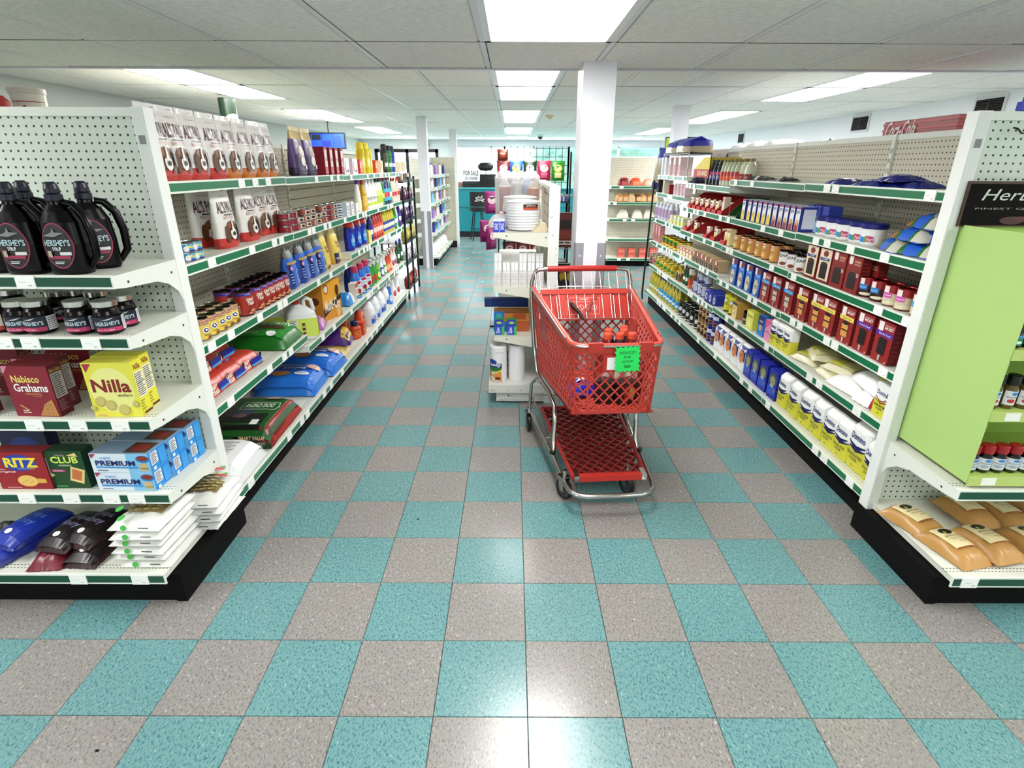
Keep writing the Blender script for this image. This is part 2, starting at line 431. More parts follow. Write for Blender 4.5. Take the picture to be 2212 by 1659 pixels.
ROWN = {2: 'over the pet food gondola', 7: 'over the middle aisle', 12: 'over the baking gondola'}
lights.sort(key=lambda q: (q[0], q[1])); cnt = {}
for x, y, w_, l_, z in lights:
    side_ = 'over the pet food gondola' if x < -1 else 'over the middle of the store' if x < 1 else 'over the baking gondola'
    cnt[side_] = cnt.get(side_, 0)+1
    L = empty('ceiling_light', (x+w_/2, y+l_/2, z))
    a, b = w_/2-.014, l_/2-.012
    g = G('paint'); 
    for bx in ((-a, -b, a, -b+.03), (-a, b-.03, a, b), (-a, -b, -a+.03, b), (a-.03, -b, a, b)): g.box(bx[0], bx[1], -.008, bx[2], bx[3], .03, 'eeeeee')
    g.obj('frame', L); G('lamp').box(-a+.03, -b+.03, 0, a-.03, b-.03, .012, 'fff').obj('diffuser', L)
    tag(L, 'recessed fluorescent ceiling panel '+side_+', '+ORD[cnt[side_]-1].replace('nearest', 'first')+' from the camera end', 'light', 'fluorescent ceiling panels')
# columns
def column(x0, y0, x1, y1, h, label, guard=None, z0=0):
    e = empty('square_column', ((x0+x1)/2, (y0+y1)/2, 0)); a, b = (x1-x0)/2, (y1-y0)/2
    G('paint').box(-a, -b, z0, a, b, h, 'e9e9ef').obj('shaft', e)
    if guard:
        for sx in (-1, 1):
            x_ = sx*a; g = G('paint'); g.box(min(x_, x_-sx*.05)-.002, -b-.004, 0, max(x_, x_-sx*.05)+.002, -b, guard, '9a9aa2'); g.box(min(x_, x_+sx*.004), -b-.004, 0, max(x_, x_+sx*.004), -b+.06, guard, '8d8d95')
            for zz in (.3, .7, guard-.08): g.lathe([(.006, 0), (.006, .003), (0, .004)], 'c8c8cc', n=8, cx=0, cy=0) if False else g.box(x_-sx*.028-.005, -b-.007, zz-.005, x_-sx*.028+.005, -b-.003, zz+.005, 'd8d8dc')
            g.obj('corner_guard', e)
    tag(e, label, 'column')
column(.347, 2.32, .537, 2.60, ZN, 'white square column with grey corner guards behind the shopping cart', 1.2)
column(-1.585, 8.3, -1.43, 8.46, ZF, 'slim white column with grey edge at the far end of the pet aisle', .95)
column(-1.42, 11.6, -1.27, 11.75, ZF, 'slim white column beside the counter, the one farther down the aisle')
column(2.02, 6.5, 2.2, 6.68, ZF, 'white column rising behind the blue bags on the baking gondola')
# ================================================================ GONDOLAS
GREEN, GREEN2, CREAM = '0f7a52', '0c5c40', 'e8ebe2'
def price_rail(W, col=GREEN, e0=True, dark=False):
    g = G('plastic'); g.box(0, -.006, -.043, W, 0, .004, 'eef2ea'); g.box(.006, -.0075, -.035, W-.006, -.0055, -.004, col); return g
TAGME = None
def tagmesh():
    global TAGME
    if TAGME is None:
        g = G('card'); g.box(-.032, -.0115, -.041, .032, -.0075, .003, 'fbfcf9')
        a = Art(g, lambda u, v, L: (-.03+.06*u, -.0115-L, -.037+.035*v)); a.rect(.15, .5, .6, .54, 'c9cac8').rect(.65, .15, .85, .24, 'b0b1ae')
        TAGME = g.mesh('price_tag')
    return TAGME
_RS = {}
def section(name, origin, rotz, W, D, H, shelves, zb=.17, Db=None, label='', panel='pegboard', rail=GREEN, tags=4, gusset=False, slots=(True, True), kick='060505', back=True, tagpos=None, deckcol='e4e6dc', post='e6eae2', slat_from=None, cat='shelf unit', ptop=True):
    Db = Db or D; e = empty(name, origin, rotz)
    if back:
        g = G(panel); g.box(.0012, .0, zb, W-.0012, .012, H-.001, 'fff', uvs=True); g.obj('back_panel', e)
    g = G('paint')
    if ptop: g.box(.0012, -.006, H-.03, W-.0012, .03, H, post)
    for k, x in ((0, 0), (1, W)):
        if not slots[k]: continue
        xx = x+.0145 if k == 0 else x-.0145
        g.box(xx-.014, -.0125, .1, xx+.014, .0305, H+.001, post)
    g.obj('upright', e)
    g = G('matte')
    for k, x in ((0, 0), (1, W)):
        if not slots[k]: continue
        z = zb+.06; x = x+.0145 if k == 0 else x-.0145
        while z < H-.05:
            g.box(x-.009, -.0128, z, x-.005, -.0115, z+.026, '111'); g.box(x+.005, -.0128, z, x+.009, -.0115, z+.026, '111'); z += .055
    if g.f: o = g.obj('bracket_slots', e); o['kind'] = 'stuff'
    g = G('matte'); g.box(0.001, -Db+.045, 0, W-.001, -.001, zb-.035, kick); g.obj('kick_plate', e)
    allz = [(zb, Db, True)]+[(z if not isinstance(z, tuple) else z[0], D if not isinstance(z, tuple) else z[1], False) for z in shelves]
    for z, d, base in allz:
        g = G('deck'); p = [(.001, -d, z), (W-.001, -d, z), (W-.001, -.001, z), (.001, -.001, z)]
        g.face(p, 'fff', uv=[(0, 0), (W, 0), (W, d), (0, d)])
        g.box(.007, -d+.001, z-.028, W-.007, -.013, z-.0012, deckcol, 'paint')
        s = g.obj('base_deck' if base else 'shelf', e)
        price_rail(W, rail).obj('price_rail', s, (0, -d, z))
        if not base:
            for x in (0.0025, W-.0065):
                g = G('paint')
                if gusset: poly = [(-d, z), (-d, z-.042), (-d+.05, z-.05)]+[(-d+.08+(d-.09)*math.sin(t*math.pi/2*.98), z-.055-.0*t-.06*0-(0.02 if t < .1 else 0)-.0) for t in ()]+[(-d*.62, z-.052), (-d*.42, z-.062), (-d*.25, z-.085), (-d*.12, z-.125), (-.03, z-.17), (-.014, z-.17), (-.014, z-.0006), (-d, z-.0006)][1:]
                else: poly = [(-d, z-.0006), (-d, z-.038), (-d*.3, z-.06), (-.014, z-.075), (-.014, z-.0006)]
                g.prism(poly, x, x+.004, 'e9ece4', 'x'); 
                if gusset:
                    for q in ((-d*.82, z-.032), (-d*.18, z-.045)): g.box(x-.001, q[0]-.004, q[1]-.004, x+.0055, q[0]+.004, q[1]+.004, '333')
                g.obj('bracket', s)
        n = tags if isinstance(tags, int) else random.choice(tags); xs = sorted(random.uniform(.06, W-.06) for _ in range(n)); last = -1
        if tagpos and round(z, 3) in tagpos: xs = tagpos[round(z, 3)]
        for x in xs:
            if x-last < .07: continue
            last = x; o = bpy.data.objects.new('price_tag', tagmesh()); COL.objects.link(o); o.parent = s; o.location = (x, -d, z)
    tag(e, label, cat); return e
XL, DL, SW = -1.41, .46, 1.19       # pet-food run: rail plane, shelf depth, section width
PL = XL-DL
NL = ['nearest the camera', 'second from the camera', 'third from the camera', 'farthest from the camera']
zs = [(1.585, 1.262, .912, .60), (1.582, 1.26, .912, .53), (1.578, 1.257, .955, .53), (1.578, 1.255, .955, .53)]
zs[0] = (1.585, 1.262, .912, .615)
for k in range(4):
    section('gondola_section', (PL, 1.035+k*SW, 0), math.pi/2, SW, DL, 1.80, zs[k], .165, DL+.02, 'white pegboard gondola section of the pet food run, '+NL[k], tags=(3, 4, 5) if k < 2 else (5, 6, 7), panel='pegboard_tan' if k < 2 else 'slat_panel', slots=(True, k == 3))
XR = 1.69; PR = XR+.48
zr = [(1.562, 1.28, 1.04, .78, .53), (1.558, 1.275, 1.045, .775, .53), (1.50, 1.275, 1.05, .80, .515), (1.56, 1.365, 1.07, .80, .51)]
for k in range(4):
    section('gondola_section', (PR, 1.03+(k+1)*SW, 0), -math.pi/2, SW, .48, 1.83 if k < 3 else 1.62, zr[k], .185, .50, 'white pegboard gondola section of the baking run, '+NL[k], tags=(3, 4, 5) if k < 2 else (5, 6, 7), panel='pegboard_tan', slots=(k == 3, True))
# plain rear panels closing the runs from behind
for x, lab in ((PL-.03, 'pet food'), (PR+.03, 'baking')): pass
# endcaps facing the camera
def tagx(us, y, z, x0): return sorted(xat(u, y, z)-x0 for u in us)
TP = {1.3: tagx((60, -60), .60, 1.28, -2.62), 1.085: tagx((12, 70, 200), .60, 1.07, -2.62), .765: tagx((78, 172, 263), .60, .75, -2.62), .445: tagx((62, 158, 244, 298), .60, .43, -2.62), .17: tagx((173, 306, 343), .46, .15, -2.62)}
E1 = section('endcap_shelf', (-1.40-1.22, 1.0, 0), 0, 1.22, .40, 1.845, (1.3, 1.085, .765, .445), .17, .54, 'white pegboard endcap shelf stacked with syrup, cookies and crackers', gusset=True, slots=(True, False), tagpos=TP, tags=3, rail='0b5540')
E2 = section('endcap_shelf', (1.66, 1.0, 0), 0, 1.22, .44, 1.845, (.50,), .17, .54, 'white pegboard endcap shelf holding the spice display and bags of brown sugar', gusset=True, slots=(False, True), tags=3, rail='0b5540', tagpos={.5: [.5, .9], .17: tagx((2090, 2300), .46, .15, 1.66)})
def endpost(e, x0, x1, sx):
    g = G('paint'); g.box(x0, -.03, .125, x1, .03, 1.845, 'eef0ec'); g.box(x0+.004, -.032, .13, x1-.004, -.029, 1.84, 'e3e6e2'); 
    zz = 1.72; g.box((x0+x1)/2-.012, -.0335, zz, (x0+x1)/2+.012, -.0315, zz+.03, '8b8d8a', 'card'); g.obj('end_post', e)
    g = G('matte'); z = .2; x = x0-.004 if sx < 0 else x1+.001
    while z < 1.82: g.box(x, -.014, z, x+.004, -.0125, z+.035, '0a0a0a'); g.box(x, -.012, z, x+.003, -.0, z+.035, '0a0a0a'); z += .062
    o = g.obj('post_slots', e); o['kind'] = 'stuff'
endpost(E1, 1.22-.047, 1.22, -1); endpost(E2, -.02, .028, 1)
# base side flanks that run back under the end panels
for e, x in ((E1, 1.22), (E2, 0)):
    g = G('matte'); g.box(x-.012 if x else -.03, -.50, 0, x+.03 if x else .012, .03, .1345, '060505'); g.obj('base_flank', e)
# middle gondola: worn white shelves facing the pet food aisle
MX = .215
def mid_gondola():
    e = empty('worn_gondola', (MX, 2.55, 0)); L = 1.9
    G('slat_panel').box(-.012, 0.02, .1, .012, L, 1.5, 'fff', uvs=True).obj('back_panel', e)
    for y in (0, L/2, L):
        g = G('paint'); g.box(-.03, y-.02, .0, .042, y+.025, 1.525, 'e9ebe8')
        if y == 0:
            for k in range(14): 
                z = .3+random.random()*1.1; x = random.uniform(-.02, .03); g.box(x, y-.021, z, x+.003+random.random()*.008, y-.0195, z+.004+random.random()*.012, 'b9b8b2', 'matte')
        g.obj('upright', e)
    G('paint').box(-.03, 0, 1.505, .042, L, 1.53, 'eceee8').obj('top_rail', e)
    for z in (1.235, .865, .51):
        g = G('paint'); g.box(-.40, 0, z-.028, -.03, L, z, 'dcdcd0'); g.prism([(-.40, z-.0), (-.40, z-.03), (-.03, z-.095), (-.03, z)], -.006, 0, 'e0e0d4', 'y'); g.prism([(-.40, z-.0), (-.40, z-.03), (-.03, z-.095), (-.03, z)], L, L+.006, 'e0e0d4', 'y')
        for x, zz in ((-.31, z-.02), (-.045, z-.03)): g.box(x-.004, -.008, zz-.004, x+.004, -.005, zz+.004, '222')
        g.obj('shelf', e)
    g = G('paint'); g.box(-.44, -.06, .125, -.02, L, .155, 'dededa'); g.box(-.44, -.062, .095, -.0, -.055, .156, 'd8d8d2')
    for x in (-.42, -.40, -.30, -.2): g.box(x-.003, -.065, .112, x+.003, -.06, .118, '222')
    g.obj('base_deck', e)
    g = G('paint'); g.box(-.385, -.035, .018, -.03, L-.05, .1, 'd9dad4'); g.box(-.37, -.042, .035, -.14, -.034, .09, 'cfd0ca'); g.box(-.12, -.042, .03, -.04, -.034, .09, 'cfd0ca'); g.box(-.30, -.044, .062, -.288, -.041, .07, '0a0a0a')
    for k in range(10): x = random.uniform(-.37, -.05); z = random.uniform(.03, .09); g.box(x, -.0445, z, x+.004, -.041, z+.003+random.random()*.006, '8f8e86', 'matte')
    g.obj('base_front', e)
    for y in (.0, L-.15):
        g = G('chrome'); g.lathe([(.014, 0), (.014, .004), (.005, .006), (.005, .022)], 'b9bab6', n=10, cx=-.33, cy=y-.01); g.obj('levelling_foot', e)
    tag(e, 'worn white gondola of paper goods between the cart and the pet food aisle', 'shelf unit')
mid_gondola()
# ================================================================ PRODUCTS
def lf(secs, dy=0):
    """map u,v onto the front of a loft"""
    def fn(u, v, L):
        z = secs[0][0]+(secs[-1][0]-secs[0][0])*v
        for i in range(len(secs)-1):
            if z <= secs[i+1][0]+1e-9 or i == len(secs)-2: break
        q, r = secs[i], secs[i+1]; t = (z-q[0])/max(r[0]-q[0], 1e-6); t = min(1, max(0, t))
        a, b, p = [q[k]+(r[k]-q[k])*t for k in (1, 2, 3)]
        o1 = q[5] if len(q) > 5 else (0, 0); o2 = r[5] if len(r) > 5 else (0, 0); ox, oy = o1[0]+(o2[0]-o1[0])*t, o1[1]+(o2[1]-o1[1])*t
        x = (-1+2*u)*a*.97
        y = -b*(max(0, 1-abs(x/a)**p))**(1/p) if a > 0 else 0
        return (x+ox, y+oy-L, z)
    return fn
def P_box(name, cat, w_, d_, h_, col, fr=None, sd=None, tp=None, mat='card', sdL=None):
    g = G(mat); g.box(-w_/2, -d_/2, 0, w_/2, d_/2, h_, col)
    if fr: fr(Art(g, front(w_, h_, d_)))
    if sd: sd(Art(g, side(w_, h_, d_, 1)))
    if sdL or sd: (sdL or sd)(Art(g, side(w_, h_, d_, -1)))
    if tp: tp(Art(g, top(w_, d_, h_)))
    return Proto(name, cat, [(name, g)], (w_, d_, h_))
def P_can(name, r, h_, col, art=None, lid='8f9192', cat='can', rim='b9bbbc', n=16, span=math.pi*1.1):
    g = G('film'); g.lathe([(r, .003), (r, h_-.003)], col, n=n)
    if art: art(Art(g, cyl(r, h_-.006, .003, span), nu=12, lift=.0006))
    g.lathe([(r*.98, 0), (r*1.02, .001), (r*1.02, .004), (r*.99, .005)], rim, 'chrome', n=n); l = G('chrome')
    l.lathe([(r*.99, h_-.005), (r*1.03, h_-.004), (r*1.03, h_), (r*.95, h_), (r*.92, h_-.003), (0.001, h_-.003)], lid, n=n, cap=False)
    return Proto(name, cat, [('can_label', g), ('can_lid', l)], (2*r, 2*r, h_))
def P_bottle(name, secs, col, cap=None, capcol='fff', art=None, cat='bottle', mat='plastic', label=None, n=18, extra=None, sxy=None):
    """cap: list of (r, z) ; label: (z0, z1, colour)"""
    g = G(mat); g.loft(secs, col, n=n)
    parts = [('bottle_body', g)]
    if label:
        z0, z1, lc = label[:3]; b = G('film'); H = secs[-1][0]-secs[0][0]; f0 = lf(secs)
        fn = lambda u, v, L: f0(.5+(u-.5)*.9, (z0+v*(z1-z0)-secs[0][0])/H, L+.0008)
        A = Art(b, fn, nu=8, nv=3, lift=.0007); A.rect(0, 0, 1, 1, lc)
        if art: art(A)
        parts.append(('label', b))
    if cap:
        c = G('plastic'); c.lathe(cap, capcol, n=12); parts.append(('cap', c))
    if extra: parts += extra
    return Proto(name, cat, parts, (secs[1][1]*2, secs[1][2]*2, secs[-1][0]))
def trigger(z, col, col2=None):
    g = G('plastic'); g.lathe([(.014, z), (.014, z+.02), (.008, z+.022)], col, n=10)
    g.loft([(z+.02, .008, .010, 2.5), (z+.035, .010, .022, 3, None, (0, -.004)), (z+.05, .010, .034, 3, None, (0, -.010)), (z+.062, .009, .030, 3, None, (0, -.006)), (z+.066, .006, .02, 3, None, (0, -.004))], col, n=10)
    g.box(-.004, -.05, z+.046, .004, -.040, z+.058, col2 or col); g.prism([(-.030, z+.04), (-.026, z+.04), (-.022, z-.0), (-.027, z-.002)], -.004, .004, col2 or col, 'x')
    return ('trigger', g)
def P_pouch(name, w_, d_, h_, col, topcol=None, botcol=None, art=None, cat='bag', back=None, crown=False):
    secs = [(0, w_*.46, d_*.42, 3.2, botcol), (h_*.05, w_*.5, d_*.5, 3, botcol), (h_*.17, w_*.5, d_*.5, 2.6, col), (h_*.45, w_*.49, d_*.44, 2.4, col), (h_*.75, w_*.48, d_*.26, 2.2, topcol or col), (h_*.92, w_*.47, d_*.06, 2.0, topcol or col), (h_, w_*.47, d_*.02, 2.0, topcol or col)]
    g = G('film'); g.loft(secs, col, n=22, jit=.0012)
    if art: art(Art(g, lf(secs), nu=10, nv=8, lift=.0016))
    parts = [(name, g)]
    if crown:
        c = G('film'); n = 14; z = h_*.92
        for k in range(n):
            x0, x1 = -w_*.47+w_*.94*k/n, -w_*.47+w_*.94*(k+1)/n; q = lambda: random.uniform(-.012, .012)
            m_ = ((x0+x1)/2+q(), q(), z+.045+q()*1.5)
            c.face([(x0, -.006, z-.03), (x1, -.006, z-.03), m_], ('c9c8b8', '55534a', 'f2efe2', '2a2822')[k % 4]); c.face([(x1, .008, z-.03), (x0, .008, z-.03), m_], '8a887c')
        parts = [('bag_body', g), ('foil_crown', c)]
    return Proto(name, cat, parts, (w_, d_, h_))
def pillow(w_, d_, h_, col, mat='film', nx=14, ny=10, wr=.004, edge=.0, seal=.03, pw=2.6, g=None, z0=0, cf=None):
    """bag lying flat. top colour function cf(u, v)"""
    g = g or G(mat); hh = lambda u, v: h_*max(0, (1-abs(2*u-1)**pw))**.55*max(0, (1-abs(2*v-1)**pw))**.5
    rn = [[random.uniform(-wr, wr) for _ in range(nx+1)] for _ in range(ny+1)]
    def Pt(i, j, top_):
        u, v = i/nx, j/ny; z = hh(u, v); inn = 0 < i < nx and 0 < j < ny
        if top_: zz = z0+z*(.95)+h_*.05+(rn[j][i] if inn else rn[j][i]*.6)
        else: zz = z0+h_*.05*(1 if not inn else 0)+.001+ (abs(rn[j][i])*.3 if not inn else 0)
        return (-w_/2+w_*u, -d_/2+d_*v, max(zz, z0))
    tv = [Pt(i, j, True) for j in range(ny+1) for i in range(nx+1)]; bv = [Pt(i, j, False) for j in range(ny+1) for i in range(nx+1)]
    fs = [(j*(nx+1)+i, j*(nx+1)+i+1, (j+1)*(nx+1)+i+1, (j+1)*(nx+1)+i) for j in range(ny) for i in range(nx)]
    cols = [cf((i+.5)/nx, (j+.5)/ny) for j in range(ny) for i in range(nx)] if cf else col
    g.mesh_(tv, fs, cols, None, True); g.mesh_(bv, [f[::-1] for f in fs], col, None)
    rim = [j*(nx+1) for j in range(ny+1)]
    ring = [i for i in range(nx+1)]+[(nx+1)*j+nx for j in range(1, ny+1)]+[(nx+1)*ny+i for i in range(nx-1, -1, -1)]+[(nx+1)*j for j in range(ny-1, 0, -1)]
    m_ = len(ring); vs = [tv[i] for i in ring]+[bv[i] for i in ring]; g.mesh_(vs, [(k, m_+k, m_+(k+1) % m_, (k+1) % m_) for k in range(m_)], col)
    fn = lambda u, v, L: (-w_/2+w_*u, -d_/2+d_*v, z0+hh(u, v)*.95+h_*.05+wr+L)
    return g, fn
def P_lying(name, w_, d_, h_, col, art=None, cat='bag', cf=None, wr=.004, pw=3.2, frontart=None, mat='film', nx=14, ny=10):
    g, fn = pillow(w_, d_, h_, col, mat, wr=wr, pw=pw, cf=cf, nx=nx, ny=ny)
    if art: art(Art(g, fn, nu=10, nv=8, lift=.0012))
    if frontart:
        frontart(Art(g, lambda u, v, L: (-w_/2+w_*u, -d_/2-.002-L+.010*v, h_*(.05+.75*v)), lift=.001))
    return Proto(name, cat, [(name, g)], (w_, d_, h_))
def ROW(pr, us, x, z, rot, label, group=None, depth=1, dx=None, gap=None, tilt=None, sc=1.0, jit=.01, where='', rjit=.05, stack=1):
    """products standing in a row; us = pixel columns of their bases; further rows go deeper"""
    n = len(us); out = []; s = 1 if x > 0 else -1; us_ = sorted(us, reverse=(x > 0)) if abs(rot) > .5 else us
    for i, u in enumerate(us_):
        for k in range(depth):
            for q in range(stack):
                xx = x+s*(dx or pr.dims[1]*1.06)*k
                y = yat(u, x, z); y = max(y, 1.045+max(pr.dims[0], pr.dims[1])/2) if y < 2 else y
                lab = label+(', in front' if depth > 1 and k == 0 and False else '')+ordn(i, n)
                if k: lab = label+(', behind the '+ORD[i].replace('nearest', 'first')+' front one' if k == 1 else ', deep row '+ORD[k]+' behind the '+ORD[i].replace('nearest', 'first'))
                if stack > 1: lab += (', bottom of stack', ', upper of stack', ', top of stack')[q if q < 2 else 2]
                if where: lab += ' '+where
                o = pr.put((xx+random.uniform(-jit, jit)*.5, y+random.uniform(-jit, jit)*.3, z+.0008+q*pr.dims[2]), rot+random.uniform(-rjit, rjit), lab, group, tilt, sc)
                out.append(o)
    return out
L90, R90 = math.pi/2, -math.pi/2
# ---------------- pet food run, top shelf
def alspals(bot, flav):
    def art(A):
        A.rect(.04, .0, .96, .15, bot); A.text("AL'S PALS", .08, .58, .92, .78, '5b1722', .05, slant=.0)
        A.rect(.3, .545, .8, .565, '2a1a1c'); A.text(flav, .22, .48, .80, .53, 'a86d5a', .01); A.text('by Pet Owners', .3, .84, .72, .87, 'b06a6a', .0)
        A.ell(.84, .30, .13, .15, '9a9894'); A.ell(.50, .33, .25, .13, '8a5c38'); A.ell(.25, .24, .10, .15, '6a4428'); A.ell(.74, .24, .10, .15, '5c3a26'); A.ell(.50, .24, .15, .10, 'f2efea'); A.poly([(.45, .26), (.55, .26), (.53, .45), (.48, .45)], 'f7f4ef')
        A.ell(.40, .32, .035, .02, '1a1210'); A.ell(.61, .32, .035, .02, '1a1210'); A.ell(.50, .24, .07, .035, '120d0d'); A.ell(.8, .3, .07, .12, '8c8a86')
        A.rect(.42, .945, .58, .955, '333')
    return P_pouch('treat_bag', .172, .075, .285, 'e9e6e2', botcol=bot, art=art)
ap_r, ap_o = alspals('c23a34', 'BEEF STICKS'), alspals('c87a2c', 'CHICKEN')
wr_ = lambda g_: g_
tl = (-.10, 0)
ROW(ap_r, [350, 385, 424, 466], XL-.075, 1.587, L90, 'white dog treat bag with red base, top shelf', 'dog treat bags on the top shelf', jit=.004)
ROW(ap_o, [499, 532, 561, 583], XL-.075, 1.587, L90, 'white dog treat bag with orange base, top shelf', 'dog treat bags on the top shelf', jit=.004)
for u, s_ in ((402, 'between the first red based bags'), (443, 'between the last red based bags'), (515, 'between the first orange based bags')):
    ap_r.put((XL-.17, yat(u, XL-.17, 1.587)+.02, 1.5875), L90, 'white dog treat bag in the back row, '+s_, 'dog treat bags on the top shelf')
def catA(A): A.rect(.03, 0, .97, .42, '43246b'); A.ell(.5, .5, .26, .12, '8a6b3c'); A.ell(.5, .3, .2, .1, 'f0e7d8'); A.text('TASTY', .25, .62, .75, .7, '6b4a2a'); A.ell(.7, .18, .12, .05, 'f6f1f4')
gold = P_pouch('cat_food_bag', .20, .09, .30, '5a3a7d', topcol='cdb268', botcol='2a1840', art=catA)
ROW(gold, [645, 667], XL-.09, 1.585, L90, 'purple cat food bag with gold top, top shelf', jit=.004)
def mar(A): A.rect(.1, .1, .9, .9, 'efdede'); A.rect(.1, .12, .9, .3, 'd06a6e'); A.text('CARE', .2, .5, .8, .62, 'a33')
maroon = P_box('litter_carton', 'carton', .07, .2, .195, 'a01f36', fr=mar, sd=lambda A: A.rect(.08, .06, .2, .12, 'fff'))
ROW(maroon, [679, 692, 704, 716], XL-.115, 1.582, L90, 'maroon and white carton, top shelf', 'maroon cartons on the top shelf', jit=.002, rjit=.01)
pinkb = P_box('tissue_carton', 'carton', .16, .12, .125, 'f0dfe4', fr=lambda A: A.rect(.04, .05, .96, .95, 'e6e9f0').ell(.45, .45, .33, .33, 'd6808f').ell(.5, .5, .26, .28, 'f4f2f5').rect(.6, .15, .85, .3, '5a7fa8'))
ROW(pinkb, [735, 754], XL-.07, 1.582, L90, 'pale pink and white carton, top shelf', jit=.002)
orb = P_box('orange_carton', 'carton', .10, .10, .12, 'd9542e', fr=lambda A: A.rect(.35, .1, .95, .9, 'ef9a85').rect(.05, .4, .28, .8, 'f6e3d5'))
ROW(orb, [770, 805], XL-.07, 1.582, L90, 'orange carton, top shelf', jit=.002)
sy = [(0, .036, .036, 2), (.01, .040, .040, 2), (.16, .040, .040, 2), (.2, .036, .036, 2), (.235, .036, .036, 2), (.25, .03, .03, 2)]
yel = P_bottle('aerosol_can', [(0, .036, .036, 2), (.01, .038, .038, 2), (.2, .038, .038, 2), (.215, .03, .03, 2)], 'd8c51c', [(.034, .212), (.034, .26), (.028, .268), (.02, .27)], 'e8d93a', label=(.05, .15, 'e3d84a'), art=lambda A: A.rect(.3, .2, .7, .8, 'f1ecc0'), cat='can')
ROW(yel, [781, 792], XL-.06, 1.581, L90, 'tall yellow aerosol can, top shelf', jit=.001)
ROW(yel, [799], XL-.06, 1.581, L90, 'shorter yellow can beside the tall yellow cans', sc=.84, jit=.001)
cream = P_box('small_carton', 'carton', .09, .08, .12, 'efe3c4', fr=lambda A: A.rect(.1, .3, .6, .8, 'e2a06b'))
ROW(cream, [818, 858, 868], XL-.07, 1.58, L90, 'cream carton printed with orange, top shelf', jit=.001)
def aero(col, cap_, lab, nm='aerosol_can'):
    return P_bottle(nm, [(0, .031, .031, 2), (.01, .033, .033, 2), (.19, .033, .033, 2), (.205, .022, .022, 2)], col, [(.026, .2), (.026, .235), (.02, .245)], cap_, label=(.03, .17, lab), art=lambda A: A.rect(.1, .15, .9, .4, 'ddd').lines(.15, .5, .85, .9, 4, '333'), cat='can')
ROW(aero('20211c', '111', '5a5a48'), [831], XL-.06, 1.58, L90, 'black and olive aerosol can with black cap on the top shelf', sc=1.18)
ROW(aero('187a34', '111', '2a9a44'), [840], XL-.06, 1.58, L90, 'green aerosol can with black cap on the top shelf', sc=1.15)
ROW(aero('1838a4', '223', '1c49c8'), [848], XL-.06, 1.58, L90, 'blue aerosol can at the far end of the top shelf', sc=1.15)
# ---------------- second shelf
tin = P_can('pet_food_tin', .042, .038, '2a8fc9', lambda A: A.rect(.4, 0, 1, 1, '4aa7dd').text('Mighty', .42, .35, .98, .85, 'f1e34a', .03).rect(.5, .02, .98, .22, '3b2f8f').ell(.42, .4, .08, .35, 'efe7e0'), lid='c9cbcc')
for u, n_, s_ in ((401, 2, 'beside the end post'), (419, 2, 'next to the dog treat bags'), (405, 2, 'behind the first')):
    for q in range(n_):
        b_ = s_ == 'behind the first'
        tin.put((XL-.06-(.09 if b_ else 0), yat(u, XL-.06, 1.262)+(0.01 if b_ else 0), 1.263+q*.0385), L90, ('blue pet food tin '+s_+(', upper one' if q else ', lower one')), 'blue pet food tins')
ap2 = ap_r
for u, dx_, rz, lab in ((452, .2, 1.2, 'white dog treat bag turned partly sideways, second shelf'), (492, .09, 1.52, 'white dog treat bag alone at the front of the second shelf'), (540, .10, 1.5, 'white dog treat bag, nearest of the second shelf trio'), (566, .14, 1.5, 'white dog treat bag, middle of the second shelf trio'), (591, .13, 1.5, 'white dog treat bag beside the stacked tins on the second shelf')):
    ap2.put((XL-dx_, yat(u, XL-dx_, 1.262), 1.2635), rz, lab, 'dog treat bags on the second shelf')
mt = P_can('cat_food_tin', .040, .038, '8e1f35', lambda A: A.rect(.55, .05, .85, .95, 'd9b7a8').rect(.62, .15, .78, .8, '5a2140').rect(0, .4, .5, .6, 'a8324a'), lid='c4c5c6')
mt2 = P_can('cat_food_tin', .040, .038, 'b5654e', lambda A: A.rect(.3, .1, .6, .9, 'efe2cf').rect(.65, .1, .95, .9, 'c23f35').ell(.45, .5, .1, .3, '4b3a36'), lid='c4c5c6')
mt3 = P_can('cat_food_tin', .040, .038, '2c86b8', lambda A: A.rect(.2, .1, .8, .9, 'dfe9ee').rect(.3, .3, .7, .6, '1f5f9a'), lid='c4c5c6')
k_ = 0
for u, pr, hh in ((617, mt, 3), (633, mt, 3), (647, mt2, 2), (660, mt2, 3), (672, mt2, 3), (684, mt2, 2), (696, mt2, 3), (708, mt, 3), (719, mt2, 3), (730, mt3, 3)):
    for q in range(hh):
        pr.put((XL-.055, yat(u, XL-.055, 1.26), 1.2615+q*.0385), L90+random.uniform(-.4, .4), 'small cat food tin, '+ORD[q].replace('nearest', 'first')+' layer of the '+ORD[k_].replace('nearest', 'first')+' stack, second shelf', 'cat food tins on the second shelf')
        if q < 2: pr.put((XL-.14, yat(u, XL-.055, 1.26)+.02, 1.2615+q*.0385+(.0385 if hh == 3 else 0)*0), L90, 'small cat food tin in the back row, '+ORD[q].replace('nearest', 'first')+' layer behind the '+ORD[k_].replace('nearest', 'first')+' stack', 'cat food tins on the second shelf')
    k_ += 1
whc = P_box('white_carton', 'carton', .075, .075, .105, 'e9ebee', fr=lambda A: A.ell(.5, .6, .22, .2, '3a3f55').ell(.5, .6, .12, .1, 'e9ebee').rect(.3, .15, .7, .25, '888'))
ROW(whc, [744, 754], XL-.055, 1.258, L90, 'white carton with a dark ring mark, second shelf', jit=.001)
ROW(P_box('white_carton', 'carton', .09, .075, .085, 'ecece6', fr=lambda A: A.rect(.4, .15, .75, .25, '444')), [764], XL-.055, 1.258, L90, 'low plain white carton on the second shelf')
